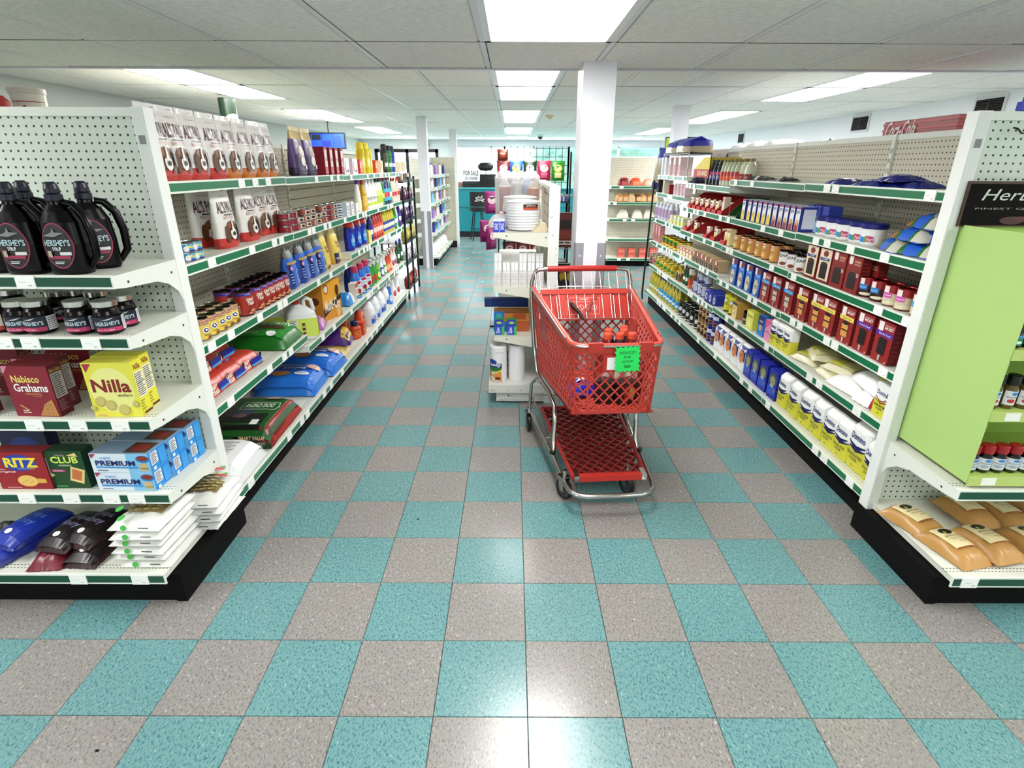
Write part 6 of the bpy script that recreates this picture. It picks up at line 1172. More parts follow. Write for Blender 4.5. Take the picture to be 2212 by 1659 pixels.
# rolled rim, chrome wire and clips
g = G('plastic')
rim = [p+Vector((0, 0, .004)) for p in topP]; g.tube(rim, .0135, 'cf5548', n=8)
for x in (-.115, .125): g.box(x-.036, -.019, .838, x+.036, -.002, .884, 'b93c32')
g.obj('rim', cart)
g = G('chrome'); g.tube([p+Vector((0, -.012, .004)) if 14 <= i <= 32 else p+Vector((-.012 if p.x < 0 else .012, 0, .006)) for i, p in enumerate(topP)], .006, 'd9d4cf', n=8)
g.tube([(.226, .13, .885), (.23, .11, .897), (.222, .09, .89)], .004, 'e0e0e0', n=6); g.obj('rim_wire', cart)
g = G('plastic'); g.box(-.075, -.009, .735, .075, .002, .825, 'b5352c'); g.box(-.055, -.011, .748, .02, -.009, .81, 'f0ecea', 'card'); g.obj('placard_holder', cart)
# green starburst sign
s = G('card'); n = 40; pts = []
random.seed(3)
def star(k):
    per = ((-1, -1), (1, -1), (1, 1), (-1, 1)); side_ = k//10; t = (k % 10)/10; a, b = per[side_], per[(side_+1) % 4]
    x, z = a[0]+(b[0]-a[0])*t, a[1]+(b[1]-a[1])*t; f = 1.0 if k % 2 == 0 else .86
    return (x*f*.062, z*f*.066)
pts = [star(k) for k in range(n)]
s.mesh_([(0, 0, 0)]+[(p[0], 0, p[1]) for p in pts], [(0, k+1, (k+1) % n+1) for k in range(n)], '27dd6a'); s.mesh_([(0, .0012, 0)]+[(p[0], .0012, p[1]) for p in pts], [(0, (k+1) % n+1, k+1) for k in range(n)], '1fb858')
A = Art(s, lambda u, v, L: (-.05+.1*u, -L, -.055+.11*v), lift=.0005)
for t, v0, v1, a, b in (('REDUCED', .74, .86, .12, .88), ('FOR', .54, .66, .34, .66), ('QUICK', .34, .46, .22, .78), ('Sale', .12, .27, .34, .66)): A.text(t, a, v0, b, v1, '12401f', .02)
o = s.obj('sale_sign', None); o.matrix_world = CM @ Matrix.Translation((.038, -.024, .805)) @ Matrix.Rotation(math.radians(-3), 4, 'Y'); tag(o, 'bright green starburst sign with handwritten words taped to the cart front', 'sign')
# frame tubes
ch = 'c9c6c2'
g = G('chrome')
for s_ in (-1, 1):
    g.tube([(s_*.300, .955, 1.02), (s_*.312, .955, .985), (s_*.315, .945, .90), (s_*.300, .905, .62), (s_*.284, .86, .43), (s_*.27, .78, .405), (s_*.25, .52, .42), (s_*.235, .40, .385), (s_*.235, .355, .30), (s_*.24, .36, .19), (s_*.242, .30, .13)], .0125, ch, n=10)
    g.tube([(s_*.27, .70, .405), (s_*.29, .82, .39), (s_*.312, .88, .33), (s_*.318, .90, .14)], .011, ch, n=8)
    g.tube([(s_*.318, .92, .135), (s_*.285, .60, .13), (s_*.245, .20, .125), (s_*.225, -.02, .12), (s_*.215, -.07, .118), (s_*.185, -.105, .116), (s_*.14, -.118, .115), (0, -.122, .115)], .0135, ch, n=10)
    g.tube([(s_*.305, .86, .24), (s_*.25, .52, .14)], .006, ch, n=6)
g.tube([(-.31, .885, .25), (.31, .885, .25)], .005, ch, n=6); g.tube([(-.27, .44, .16), (.27, .44, .16)], .005, ch, n=6)
g.obj('frame', cart)
g = G('chrome'); g.tube([(-.300, .955, 1.02), (-.292, .955, 1.045), (-.27, .955, 1.058), (-.22, .955, 1.062), (.22, .955, 1.062), (.27, .955, 1.058), (.292, .955, 1.045), (.300, .955, 1.02)], .0125, ch, n=10)
hb = g.obj('handle', cart); G('plastic').tube([(-.215, .955, 1.062), (-.1, .955, 1.064), (.1, .955, 1.064), (.215, .955, 1.062)], .0175, 'b4302a', n=12).obj('grip', hb)
# wire child gate and red seat plate
g = G('chrome'); H = lambda x, t: (x*(1-.04*t), .945-.22*t, 1.045-.255*t)
for k in range(11): x = -.27+.054*k; g.tube([H(x, 0), H(x, .95)], .0030, 'dcdad6', n=6)
for t in (.36, .42, .95): g.tube([H(-.295, t), H(.295, t)], .0035, 'd4d2ce', n=6)
g.tube([H(-.295, .0), H(-.295, .95)], .0045, 'd4d2ce', n=6); g.tube([H(.295, .0), H(.295, .95)], .0045, 'd4d2ce', n=6)
K = lambda x, z, dy=0: (x, .74+(z-.80)*.9+dy, z)
g.tube([K(-.235, .95), K(-.235, .93), K(-.18, .925), K(-.17, .95), K(-.16, .965), K(.16, .965), K(.175, .95), K(.18, .925), K(.235, .93), K(.235, .95)], .004, 'd4d2ce', n=6)
g.tube([K(-.175, .93), K(-.17, .80)], .004, 'd4d2ce', n=6); g.tube([K(.18, .93), K(.175, .80)], .004, 'd4d2ce', n=6)
g.obj('child_gate', cart)
g = G('plastic'); Q = lambda x, z, d=0: (x, .86-(.945-z)*.35-d, z)
def plate(x0, z0, x1, z1, d0, d1, col):
    a = [Q(x0, z0, d1), Q(x1, z0, d1), Q(x1, z1, d1), Q(x0, z1, d1)]; b = [Q(x0, z0, d0), Q(x1, z0, d0), Q(x1, z1, d0), Q(x0, z1, d0)]
    g.face(a, col); g.face(b[::-1], col)
    for k in range(4): g.face([a[k], b[k], b[(k+1) % 4], a[(k+1) % 4]], col)
plate(-.27, .775, .27, .955, -.004, .004, RED); plate(-.18, .79, .17, .925, .004, .010, 'cc5044'); plate(-.27, .93, .27, .955, .004, .016, RED)
A = Art(g, lambda u, v, L: Q(-.18+.35*u, .79+.135*v, .0105+L), lift=.0004, mat='card'); W_ = 'e3b8b2'
for r in ((.2, .16, .78, .175), (.2, .86, .78, .875), (.2, .16, .206, .875), (.774, .16, .78, .875), (.42, .78, .58, .82), (.28, .68, .72, .70)): A.rect(*r, W_, 1)
for k in (.45, .56, .68): A.ell(k, .45, .05, .13, W_).ell(k, .45, .04, .105, 'cc5044').poly([(k-.035, .54), (k-.025, .56), (k+.035, .36), (k+.025, .34)], W_)
A.lines(.4, .2, .6, .28, 2, W_)
g.obj('seat_plate', cart)
g = G('card'); 
for pts in ([K(-.125, .96), K(-.115, .93), K(-.10, .90), K(-.06, .85), K(-.03, .81)], [K(.095, .965), K(.08, .93), K(.04, .89), K(.0, .85), K(-.03, .81)]):
    for a, b in zip(pts, pts[1:]): g.face([(a[0]-.009, a[1]-.012, a[2]), (a[0]+.009, a[1]-.012, a[2]), (b[0]+.009, b[1]-.012, b[2]), (b[0]-.009, b[1]-.012, b[2])], 'a02a2a')
g.tube([K(-.09, .885, -.02), K(-.07, .86, -.02), K(-.045, .835, -.02), K(-.025, .80, -.02)], [.010, .012, .011, .008], '17100f', n=8)
g.obj('seat_strap', cart)
# lower tray
g = G('plastic'); F = lambda u, v: Vector((-.19-.06*v+(.38+.12*v)*u, -.02+.86*v, .165+.01*v)); grid(g, F, 7, 12, .0045, RED2, 20); F2 = lambda u, v: F(u, v)-Vector((0, 0, .008)); grid(g, F2, 7, 12, .0042, '8a1d1a', 20); F3 = lambda u, v: F(u, v)-Vector((0, 0, .016)); grid(g, F3, 7, 12, .0040, '7a1815', 20)  # lower rib layers in darker reds: shade between deep ribs put into the colour
for a, b in ((F(0, 0), F(0, 1)), (F(1, 0), F(1, 1)), (F(0, 1), F(1, 1)), (F(0, .03), F(1, .03))): g.tube([a, b], .011, 'ab2a26', n=6)
g.prism([(-.035, .148), (-.035, .178), (-.015, .182), (-.015, .148)], -.165, .165, 'bf3a32', 'x'); g.obj('lower_tray', cart)
g = G('chrome')
for x in (-.175, .175): g.box(x-.012, -.04, .15, x+.012, .03, .184, 'dcdcda')
g.obj('tray_clip', cart); g = G('plastic'); 
for x in (-.252, .252): g.lathe([(.016, .12), (.016, .15)], '111', n=10, cx=x, cy=.30)
g.obj('bumper_ring', cart)
def caster(x, y, ang, r=.06):
    e = empty('caster', (x, y, 0)); e.parent = cart; e.rotation_euler.z = ang
    w1 = G('plastic'); n = 20; prof = [(r*.72, -.011), (r*.9, -.014), (r, -.008), (r, .008), (r*.9, .014), (r*.72, .011)]
    for i in range(len(prof)-1):
        a, b = prof[i], prof[i+1]; vs = [(a[1], a[0]*math.cos(2*math.pi*k/n), r+a[0]*math.sin(2*math.pi*k/n)) for k in range(n)]+[(b[1], b[0]*math.cos(2*math.pi*k/n), r+b[0]*math.sin(2*math.pi*k/n)) for k in range(n)]
        w1.mesh_(vs, [(k, (k+1) % n, n+(k+1) % n, n+k) for k in range(n)], '0e0e0e', None, True)
    w1.obj('tyre', e)
    h_ = G('plastic')
    for rr, th, col in ((.74, .010, '8e928e'), (.68, .0115, '3a3f48'), (.42, .013, '55585c'), (.2, .018, 'b0b2b2')):
        for sg in (-1, 1):
            vs = [(sg*th, r*rr*math.cos(2*math.pi*k/n), r+r*rr*math.sin(2*math.pi*k/n)) for k in range(n)]; h_.mesh_(vs, [tuple(range(n)) if sg > 0 else tuple(range(n))[::-1]], col)
    h_.obj('hub', e)
    f = G('chrome')
    for sg in (-1, 1): f.prism([(-.014, r-.012), (.012, r-.012), (.03, r*2+.012), (-.02, r*2+.012)], sg*.019-.0015, sg*.019+.0015, 'b9bbb6', 'x')
    f.box(-.024, -.022, r*2+.01, .024, .034, r*2+.016, 'a9aba6'); f.lathe([(.012, r*2+.014), (.012, r*2+.05)], 'c0c0bc', n=10); f.obj('fork', e)
caster(-.222, .053, .5); caster(.123, .078, .35); caster(-.326, .875, .05); caster(.33, .9, .1)
tag(cart, 'red plastic shopping cart with chrome frame standing empty-handled in the aisle', 'shopping cart')
cart['label'] = 'red plastic shopping cart with a chrome frame beside the white column'
# goods in the cart
def soda(col, lab):
    s = [(0, .034, .034, 2), (.012, .042, .042, 2), (.10, .042, .042, 2), (.15, .040, .040, 2), (.20, .022, .022, 2), (.225, .014, .014, 2)]
    return P_bottle('soda_bottle', s, col, [(.0165, .222), (.0165, .240), (.015, .244)], 'dc5a44', label=(.05, .13, lab), mat='glassy', art=lambda A: A.rect(.2, .3, .8, .7, 'e8d8d0'))
sp, sr = soda('2b1830', '5a2a6a'), soda('7a1c1c', 'b8322a')
def incart(p, x, y, z, rz, lab, grp=None, tilt=None):
    v = CM @ Vector((x, y, z)); return p.put(tuple(v), rz+.076, lab, grp, tilt, 1.42 if p in (sp, sr) else 1.0)
ZC = lambda y: .508-.083*(y-.03)/.82+.012
for x, y, p, lab in ((.055, .42, sp, 'purple soda bottle farthest towards the handle'), (.085, .30, sp, 'purple soda bottle, nearest to the cart front'), (.135, .40, sp, 'purple soda bottle beside the side wall, inner one'), (.150, .30, sr, 'red soda bottle in the front corner of the group'), (.02, .30, sr, 'red soda bottle on the open side of the group'), (.165, .50, sp, 'purple soda bottle at the rear against the side wall')):
    incart(p, x, y, ZC(y), 0, lab, 'soda bottles in the cart')
incart(P_lying('snack_bag', .16, .12, .07, '2a34b0', art=lambda A: A.poly([(.3, .3), (.6, .7), (.8, .5)], 'e8e8f4').rect(.2, .6, .7, .8, 'dfe0f0'), wr=.01), -.12, .30, ZC(.2)+.0, .3, 'blue and white bag lying in the cart corner')
incart(P_box('brown_carton', 'carton', .10, .08, .12, '2a1a14', fr=lambda A: A.ell(.6, .5, .2, .3, 'c9a05a').rect(.1, .1, .4, .9, 'a8322a')), .10, .17, ZC(.2), .4, 'dark carton with gold mark lying at the cart front')
incart(P_box('brown_carton', 'carton', .09, .08, .12, '15100e'), -.01, .19, ZC(.2), -.3, 'black carton beside the gold marked one in the cart')
# ================================================================ BACK OF THE STORE
# chip rack
yr = 5.5; x0, x1 = xat(1090, yr, 1.7), xat(1228, yr, 1.7)
e = empty('chip_rack', ((x0+x1)/2, yr, 0)); a = (x1-x0)/2
g = G('paint')
for x in (-a, a, -a, a): g.box(x-.01, 0, 0, x+.01, .02, 1.86, '0c0c0c')
g.box(a-.012, -.3, 0, a+.008, -.28, 1.80, '0c0c0c'); g.box(-a-.01, -.3, 0, -a+.01, -.28, 1.3, '0c0c0c'); g.obj('post', e)
g = G('paint')
for k in range(7): z = 1.30+k*.09; g.box(-a, -.002, z-.002, a, .004, z+.004, '101010')
for k in range(11): x = -a+2*a*k/10; g.box(x-.0035, .002, 1.28, x+.0035, .008, 1.86, '101010')
g.obj('wire_back', e)
for z in (1.28, .95, .62, .3): g = G('paint'); g.box(-a, -.30, z-.01, a, 0, z, '1a1a1a'); g.obj('shelf', e)
tag(e, 'black wire chip rack standing behind the middle gondola', 'rack')
def chipbag(c1, c2, c3, w_=.165, h_=.21):
    s = [(0, w_*.46, .006, 2), (h_*.08, w_*.47, .014, 2), (h_*.3, w_*.46, .03, 2), (h_*.7, w_*.46, .03, 2), (h_*.93, w_*.48, .012, 2), (h_, w_*.5, .004, 2)]
    g = G('film'); g.loft(s, c1, n=18, jit=.003); A = Art(g, lf(s), nu=8, nv=6, lift=.004); A.ell(.5, .62, .32, .18, c2).rect(.25, .15, .75, .42, c3).text('CHIPS', .25, .56, .75, .68, 'f4ecd8', .04)
    return Proto('chip_bag', 'bag', [('chip_bag', g)], (w_, .06, h_))
cbs = [chipbag('7a1a2a', 'e0d0d0', 'c0502a'), chipbag('2a6ac0', 'e8b84a', 'e8d850'), chipbag('123a1c', 'e6e0d0', 'c05a2a'), chipbag('a0204a', 'e8e0e4', 'd06a8a'), chipbag('2a7a1c', 'd8d06a', 'e0d8a0')]
for k, (u, nm) in enumerate(((1088, 'dark red'), (1115, 'blue and yellow'), (1145, 'dark green'), (1175, 'magenta'), (1205, 'bright green'))):
    cbs[k].put((xat(u, yr-.05, 1.6), yr-.05, 1.50), 0, nm+' chip bag on the wire rack', 'chip bags on the rack')
chipbag('6a2418', 'a05a3a', '8a3a24', .13, .12).put((xat(1086, yr-.05, 1.75), yr-.05, 1.71), 0, 'brown chip bag above the dark red one on the rack')
for k, u in enumerate((1112, 1140, 1168, 1196, 1216)): P_lying('teal_pack', .13, .2, .07, ('2a7a9a', '7ab8d8', '1a4a5a', '3a8aa8', '1a2a5a')[k], art=lambda A: A.rect(.1, .3, .9, .7, '15303a').text('PLAY', .2, .4, .8, .6, 'c8d84a', .03), wr=.01).put((xat(u, yr-.12, 1.3), yr-.12, 1.2805), 0, 'teal play pack on the upper rack shelf, '+ORD[k].replace('nearest', 'first')+' from the aisle', 'teal play packs')
for k in range(4):
    for zz, c1 in ((.9505, '7a1c8a'), (.6205, '8a1c20'), (.3005, '8a2a1c')): chipbag(c1, 'd8c0c0', 'b04a3a').put((-.18+k*.16+.09, yr-.16, zz), 0, ('purple' if zz > .9 else 'dark red' if zz > .6 else 'brick red')+' snack bag on the rack, '+ORD[k].replace('nearest', 'first')+' from the aisle', 'lower rack bags')
purp = chipbag('8a1a6a', 'e0c0d8', 'b04a8a', .16, .22)
for k, (u, v) in enumerate(((1063, 440), (1052, 500), (1062, 515))): purp.put((xat(u, 4.75, zat(v, 4.75)), 4.75-.05*k, zat(v, 4.75)-.1), .4*k, 'magenta snack bag hanging off the aisle end of the gondola, '+('upper', 'middle', 'lower')[k]+' one', 'magenta snack bags')
g = G('paint'); g.tube([(-.2, 4.72, .0), (-.2, 4.72, 1.45)], .008, '111', n=6); g.tube([(-.30, 4.72, 1.35), (-.10, 4.72, 1.35)], .004, '111', n=6); g.box(-.3, 4.6, 0, -.1, 4.8, .02, '111'); tag(g.obj('strip_stand'), 'thin black strip stand holding the magenta snack bags', 'stand')
# side rack seen between gondola post and column
ys = 4.1; xa, xb2 = .30, .62
e = empty('side_rack', ((xa+xb2)/2, ys, 0)); g = G('paint')
for x in (-.16, .16): g.tube([(x, 0, 0), (x, 0, 1.42)], .008, '2a2a2a', n=6); g.tube([(x, .3, 0), (x, .3, 1.42)], .008, '2a2a2a', n=6)
g.obj('post', e)
zsr = (1.40, .925, .50, .22)
for z in zsr: g = G('chrome'); [g.tube([(-.16+.04*k, 0, z-.004), (-.16+.04*k, .3, z-.004)], .003, 'b5b8b8', n=4) for k in range(9)]; g.tube([(-.17, 0, z-.006), (.17, 0, z-.006)], .005, 'b5b8b8', n=6); g.tube([(-.17, .3, z-.006), (.17, .3, z-.006)], .005, 'b5b8b8', n=6); g.obj('wire_shelf', e)
tag(e, 'narrow wire rack seen between the worn gondola and the column', 'rack')
rp_ = P_box('jerky_pack', 'packet', .085, .05, .32, '6a1c18', fr=lambda A: A.rect(.1, .08, .9, .2, 'd8d0c8').rect(.1, .25, .9, .5, '8a3a2a').rect(.1, .55, .9, .8, '2a1210').lines(.15, .1, .85, .18, 1, '333'), mat='film')
for k, u in enumerate((1213, 1228)): rp_.put((xat(u, 4.15, 1.1), 4.17, .926), 0, 'tall dark red snack pack on the side rack, '+('outer' if k else 'beside the gondola post'), 'tall dark red packs')
vp = P_box('sauce_carton', 'carton', .085, .06, .27, '2a1410', fr=lambda A: A.ell(.5, .55, .35, .18, 'c9a52a').ell(.4, .75, .2, .1, 'b0402a').rect(0, 0, 1, .2, '1f6a2a').ell(.6, .35, .2, .1, '28205a'))
for k, u in enumerate((1214, 1230)): vp.put((xat(u, 4.15, .6), 4.17, .501), 0, 'dark carton with fruit picture on the side rack, '+('outer' if k else 'beside the gondola post'), 'fruit pictured cartons')
for k, u in enumerate((1214, 1230)): P_bottle('milk_bottle', [(0, .035, .035, 2), (.01, .04, .04, 2), (.1, .04, .04, 2), (.15, .03, .03, 2), (.18, .016, .016, 2)], 'f0ead0', [(.02, .178), (.02, .2)], '1f3a9a' if not k else 'dcd6c0').put((xat(u, 4.12, .35), 4.15, .221), 0, ('cream bottle with navy cap' if not k else 'cream bottle with pale cap')+' low on the side rack')
# bread shelf facing the camera
BX0, BX1, BY = 1.62, 2.84, 9.05
e = section('bread_shelf', (BX0, BY, 0), 0, BX1-BX0, .40, 1.82, [round(zat(v, 8.65, 1.9)+.0, 3) for v in (402, 437, 473, 516)], zb=max(.14, zat(561, 8.65, 1.9)), Db=.42, label='tan pegboard shelf of bread at the far end between the column and baking run', panel='pegboard_tan', tags=2)
bzs = [zat(v, 8.65, 1.9) for v in (402, 437, 473, 516, 561)]
def loaf(col, lab, w_=.2, h_=.12, c2='e8dcc8'):
    return P_lying('bread_loaf', w_, .16, h_, col, wr=.006, pw=3, art=lambda A: A.rect(.2, .2, .8, .8, c2), frontart=lambda A: A.rect(.25, .1, .75, .7, c2))
for u, c_, c2, lab in ((1348, '7a1c24', 'b84a50', 'dark red wrapped loaf'), (1373, 'd8542e', 'f08a60', 'orange wrapped bread bag'), (1402, 'd9a890', 'e8c8b8', 'pale wrapped bread bag')): loaf(c_, '', .21, .13, c2).put((xat(u, 8.75, bzs[0]), 8.78, bzs[0]+.001), 0, lab+' on the top bread shelf')
for k, (u, c_) in enumerate(((1338, 'c9925a'), (1350, 'b87a44'), (1363, 'dcc090'), (1378, '8a4a2a'), (1388, 'c89a60'), (1402, 'b87c48'), (1411, 'd8bc94'))): loaf(c_, '', .14, .14, 'd8b888').put((xat(u, 8.76, bzs[1]), 8.78, bzs[1]+.001), 0, 'brown roll bag on the second bread shelf, '+ORD[k].replace('nearest', 'first')+' from the column', 'brown roll bags')
for k, u in enumerate((1345, 1375, 1400)): loaf('e6dfd2', '', .19, .14, 'f0ebe0').put((xat(u, 8.76, bzs[2]), 8.78, bzs[2]+.001), 0, 'white bun bag on the third bread shelf, '+ORD[k].replace('nearest', 'first')+' from the column', 'white bun bags')
for k, u in enumerate((1341, 1363, 1386, 1409)): 
    for q in range(2): P_box('pink_tub', 'tub', .12, .1, .095, 'd8685a', fr=lambda A: A.rect(.1, .2, .9, .7, 'e88a7a'), mat='film').put((xat(u, 8.72, bzs[4]), 8.76, bzs[4]+.001+q*.097), 0, 'pink meat tub on the lowest bread shelf, '+ORD[k].replace('nearest', 'first')+' column, '+('upper' if q else 'lower'), 'pink meat tubs')
# far pegboard unit at the end of the pet food aisle
FX_ = -1.375
fz = [round(zat(v, 10.9, -1.37), 3) for v in (375, 398, 425, 453, 478)]
for k in range(2): section('gondola_section', (FX_-.38, 8.62+1.18*k, 0), math.pi/2, 1.18, .38, 1.80, sorted(fz, reverse=True), .15, .40, 'cream pegboard section of toiletries past the slim column, '+('nearer' if not k else 'farther')+' one', panel='pegboard_tan', tags=4)
g = G('pegboard_tan'); g.box(0, 0, .14, .52, .03, 1.82, 'fff', uvs=True); ob = g.obj('pegboard_partition', None, (-1.78, 11.0, 0)); G('paint').box(0, -.01, 0, .52, .04, .14, '0c0c0c').obj('kick_plate', ob); G('paint').box(.505, -.012, .14, .53, .035, 1.83, 'dfe3da').obj('upright', ob); tag(ob, 'cream pegboard end panel closing the toiletries shelves', 'panel')
toi = [P_bottle('lotion_bottle', [(0, .03, .02, 2.3), (.12, .032, .022, 2.3), (.15, .02, .016, 2), (.165, .01, .01, 2)], c_, [(.01, .16), (.01, .185)], c2) for c_, c2 in (('e6e6f0', '3a6ad0'), ('9a7ac0', 'e6e6e6'), ('e8d8d0', 'c05a6a'), ('2a3a9a', '111'), ('7ab8e0', 'e6e6e6'))]
for r_, z in enumerate(sorted(fz, reverse=True)):
    for k in range(7): toi[(r_*2+k//2) % 5].put((FX_-.08-.03*(k % 2), 8.8+.30*k, z+.001), L90, 'small toiletry bottle, shelf '+('one', 'two', 'three', 'four', 'five')[r_]+' past the slim column, '+ORD[k].replace('nearest', 'first')+' from the near end', 'toiletry bottles on shelf '+str(r_+1))
for k in range(5): P_lying('paper_goods_pack', .26, .24, .18, ('e6e6e8', 'd8e6d8', 'e0dcd0', 'e8e8ea', 'dcd0b8')[k], cf=lambda u, v: '2f9a4a' if v > .8 else 'e6e6e4', wr=.01).put((FX_-.16, 8.85+.42*k, .151), L90, 'bulky white pack on the base shelf past the slim column, '+ORD[k].replace('nearest', 'first')+' one', 'bulky white packs')
# black candy rack on the far end of the pet food run
e = empty('candy_rack', (-1.42, 5.95, 0)); g = G('paint')
for y in (0, .42, .84): g.box(-.012, y-.014, 0, .012, y+.014, 1.52 if y else 1.42, '0b0b0b'); g.box(-.42, y-.014, 0, -.40, y+.014, 1.52, '0b0b0b')
g.obj('post', e); g = G('paint')
for z in (.12, .45, .72, .98, 1.22, 1.46): g.box(-.42, 0, z-.008, .006, .84, z+.002, '0e0e0e'); g.box(-.002, 0, z, .004, .84, z+.03, '151515')
g.obj('wire_tier', e); tag(e, 'black wire candy rack at the far end of the pet food run', 'rack')
ccs = [chipbag('6a1a24', 'd8b0b8', '8a3a5a', .13, .17), chipbag('4a1a6a', 'e6c8e8', '7a3a9a', .13, .17), chipbag('c9bc4a', 'e8e0a0', 'b8a83a', .13, .17), chipbag('e0e0e6', 'b03a40', '2a3a9a', .13, .17), chipbag('a03a2a', 'd87a5a', 'c24a34', .13, .17)]
for r_, (z, c_) in enumerate(((1.224, 0), (.984, 1), (.724, 2), (.454, 3), (.124, 4))):
    for k in range(5): ccs[(c_ if k % 2 == 0 else (c_ + (1 if r_ < 1 else 0)) % 5)].put((-1.46, 6.03+.165*k, z), L90, ('maroon', 'violet', 'yellow', 'white', 'brick red')[r_]+' tier candy bag on the black rack, '+ORD[k].replace('nearest', 'first')+' from the near end', 'candy bags tier '+str(r_+1))
for k in range(6): P_box('gum_carton', 'carton', .07, .05, .10, ('8a5a44', 'd8d0c8', '5a3a34')[k % 3]).put((-1.47, 6.0+.14*k, 1.4625), L90, 'small carton on top of the black candy rack, '+ORD[k].replace('nearest', 'first')+' from the near end', 'cartons on the candy rack')
# counter
g = G('paint'); g.box(-1.47, 12.87, .10, 2.6, 13.5, 1.17, '1a9aa4'); g.obj
e = empty('service_counter', (.5, 13.1, 0)); G('paint').box(-1.97, -.23, .14, 2.1, .4, 1.14, '138c98').obj('front_panel', e); G('paint').box(-1.97, -.20, 0, 2.1, .38, .14, '101010').obj('kick_plate', e); G('plastic').box(-1.99, -.26, 1.14, 2.12, .42, 1.17, '58b4b8').obj('counter_top', e); G('paint').box(-1.97, -.234, .70, 2.1, -.23, .715, '14525a').obj('trim_strip', e)
tag(e, 'teal service counter below the bright far window', 'counter')
for i, (u0, u1, h_, col, lab) in enumerate(((985, 1000, .12, '8a6a5a', 'brown box'), (1000, 1037, .14, '151515', 'long black tray'), (1037, 1072, .30, '121212', 'black cash register'))):
    xa_, xb_ = xat(u0, 13.0, 1.2), xat(u1, 13.0, 1.2); g = G('plastic'); g.prism([(-.12, 0), (.14, 0), (.14, h_), (-.02, h_), (-.12, h_*.6)], -(xb_-xa_)/2, (xb_-xa_)/2, col, 'x'); o = g.obj(lab.replace('long ', '').replace(' ', '_'), None, ((xa_+xb_)/2, 13.05, 1.1705)); tag(o, lab+' on the teal counter', 'equipment' if 'reg' in lab else 'box')
g = G('plastic'); g.lathe([(.0, -.1), (.12, -.09), (.19, -.03), (.19, .03), (.12, .09), (0, .1)], '121316', n=20, sy=.5, cap=False); g.tube([(0, 0, -.09), (0, 0, -.45)], .012, '1a1a1a', n=6); g.box(-.08, -.06, -.47, .08, .06, -.45, '1a1a1a'); o = g.obj('oval_display', None, (xat(1049, 13.1, 1.66), 13.1, 1.641)); tag(o, 'black oval display on a thin pole above the counter', 'display')
st = empty('bar_stool', (xat(1032, 12.3, .7), 12.3, 0)); st.rotation_euler.z = math.radians(15)
g = G('plastic'); g.lathe([(.17, .66), (.2, .69), (.2, .74), (.17, .76)], '121212', n=20); g.obj('seat', st)
g = G('card'); n = 8
for k in range(n): a0, a1 = -math.pi*.85+math.pi*.7*k/n, -math.pi*.85+math.pi*.7*(k+1)/n; q = [(.22*math.cos(t), .2*math.sin(t)) for t in (a0, a1)]; g.face([(q[0][0], q[0][1], .78), (q[1][0], q[1][1], .78), (q[1][0]*1.05, q[1][1]*1.05, 1.10), (q[0][0]*1.05, q[0][1]*1.05, 1.10)], '131313'); g.face([(q[0][0]*.9, q[0][1]*.9, .78), (q[0][0]*.95, q[0][1]*.95, 1.10), (q[1][0]*.95, q[1][1]*.95, 1.10), (q[1][0]*.9, q[1][1]*.9, .78)], '131313')
A = Art(g, lambda u, v, L: (-.12+.24*u, -.222-L, .86+.18*v), lift=.002); A.poly([(0, .2), (.2, .5), (.1, .7), (.35, .65), (.4, .9), (.55, .65), (.8, .95), (.75, .6), (1, .4), (.8, .35), (.95, .1), (.6, .3), (.3, .2)], 'e6e6e6'); A.poly([(.1, .3), (.25, .5), (.2, .6), (.38, .58), (.42, .78), (.55, .57), (.72, .8), (.7, .55), (.88, .42), (.7, .36), (.6, .36), (.3, .28)], '131313'); A.text('RANGE', .25, .38, .7, .5, 'e6e6e6', .02)
g.obj('backrest', st)
for k in range(4):
    a_ = math.pi/4+math.pi/2*k; G('paint').tube([(.12*math.cos(a_), .12*math.sin(a_), .67), (.22*math.cos(a_), .22*math.sin(a_), .0)], .013, '101018', n=6).obj('leg', st)
g = G('paint'); g.tube([(.17*math.cos(t*math.pi/8), .17*math.sin(t*math.pi/8), .25) for t in range(16)], .008, '101018', n=6, closed=True); g.obj('foot_ring', st)
tag(st, 'black bar stool with a white emblem before the teal counter', 'stool')
# window lettering
ysg = 16.375; s = G('card'); xa_, xb_ = xat(1001, ysg, 1.6), xat(1033, ysg, 1.6); za, zb_2 = zat(391, ysg, -1.3), zat(367, ysg, -1.3)
s.box(xa_-.05, 0, za-.05, xb_+.08, .01, zb_2+.05, 'f4f6f8'); A = Art(s, lambda u, v, L: (xa_+(xb_-xa_)*u, -L, za+(zb_2-za)*v), lift=.002); A.text('FOR SALE', 0, .5, 1, .92, '2a2e34', .04); A.text('BY OWNER', .12, .08, .95, .38, '2a2e34', .03)
tag(s.obj('window_sign', None, (0, ysg, 0)), 'white sign reading FOR SALE BY OWNER in the far window', 'sign')
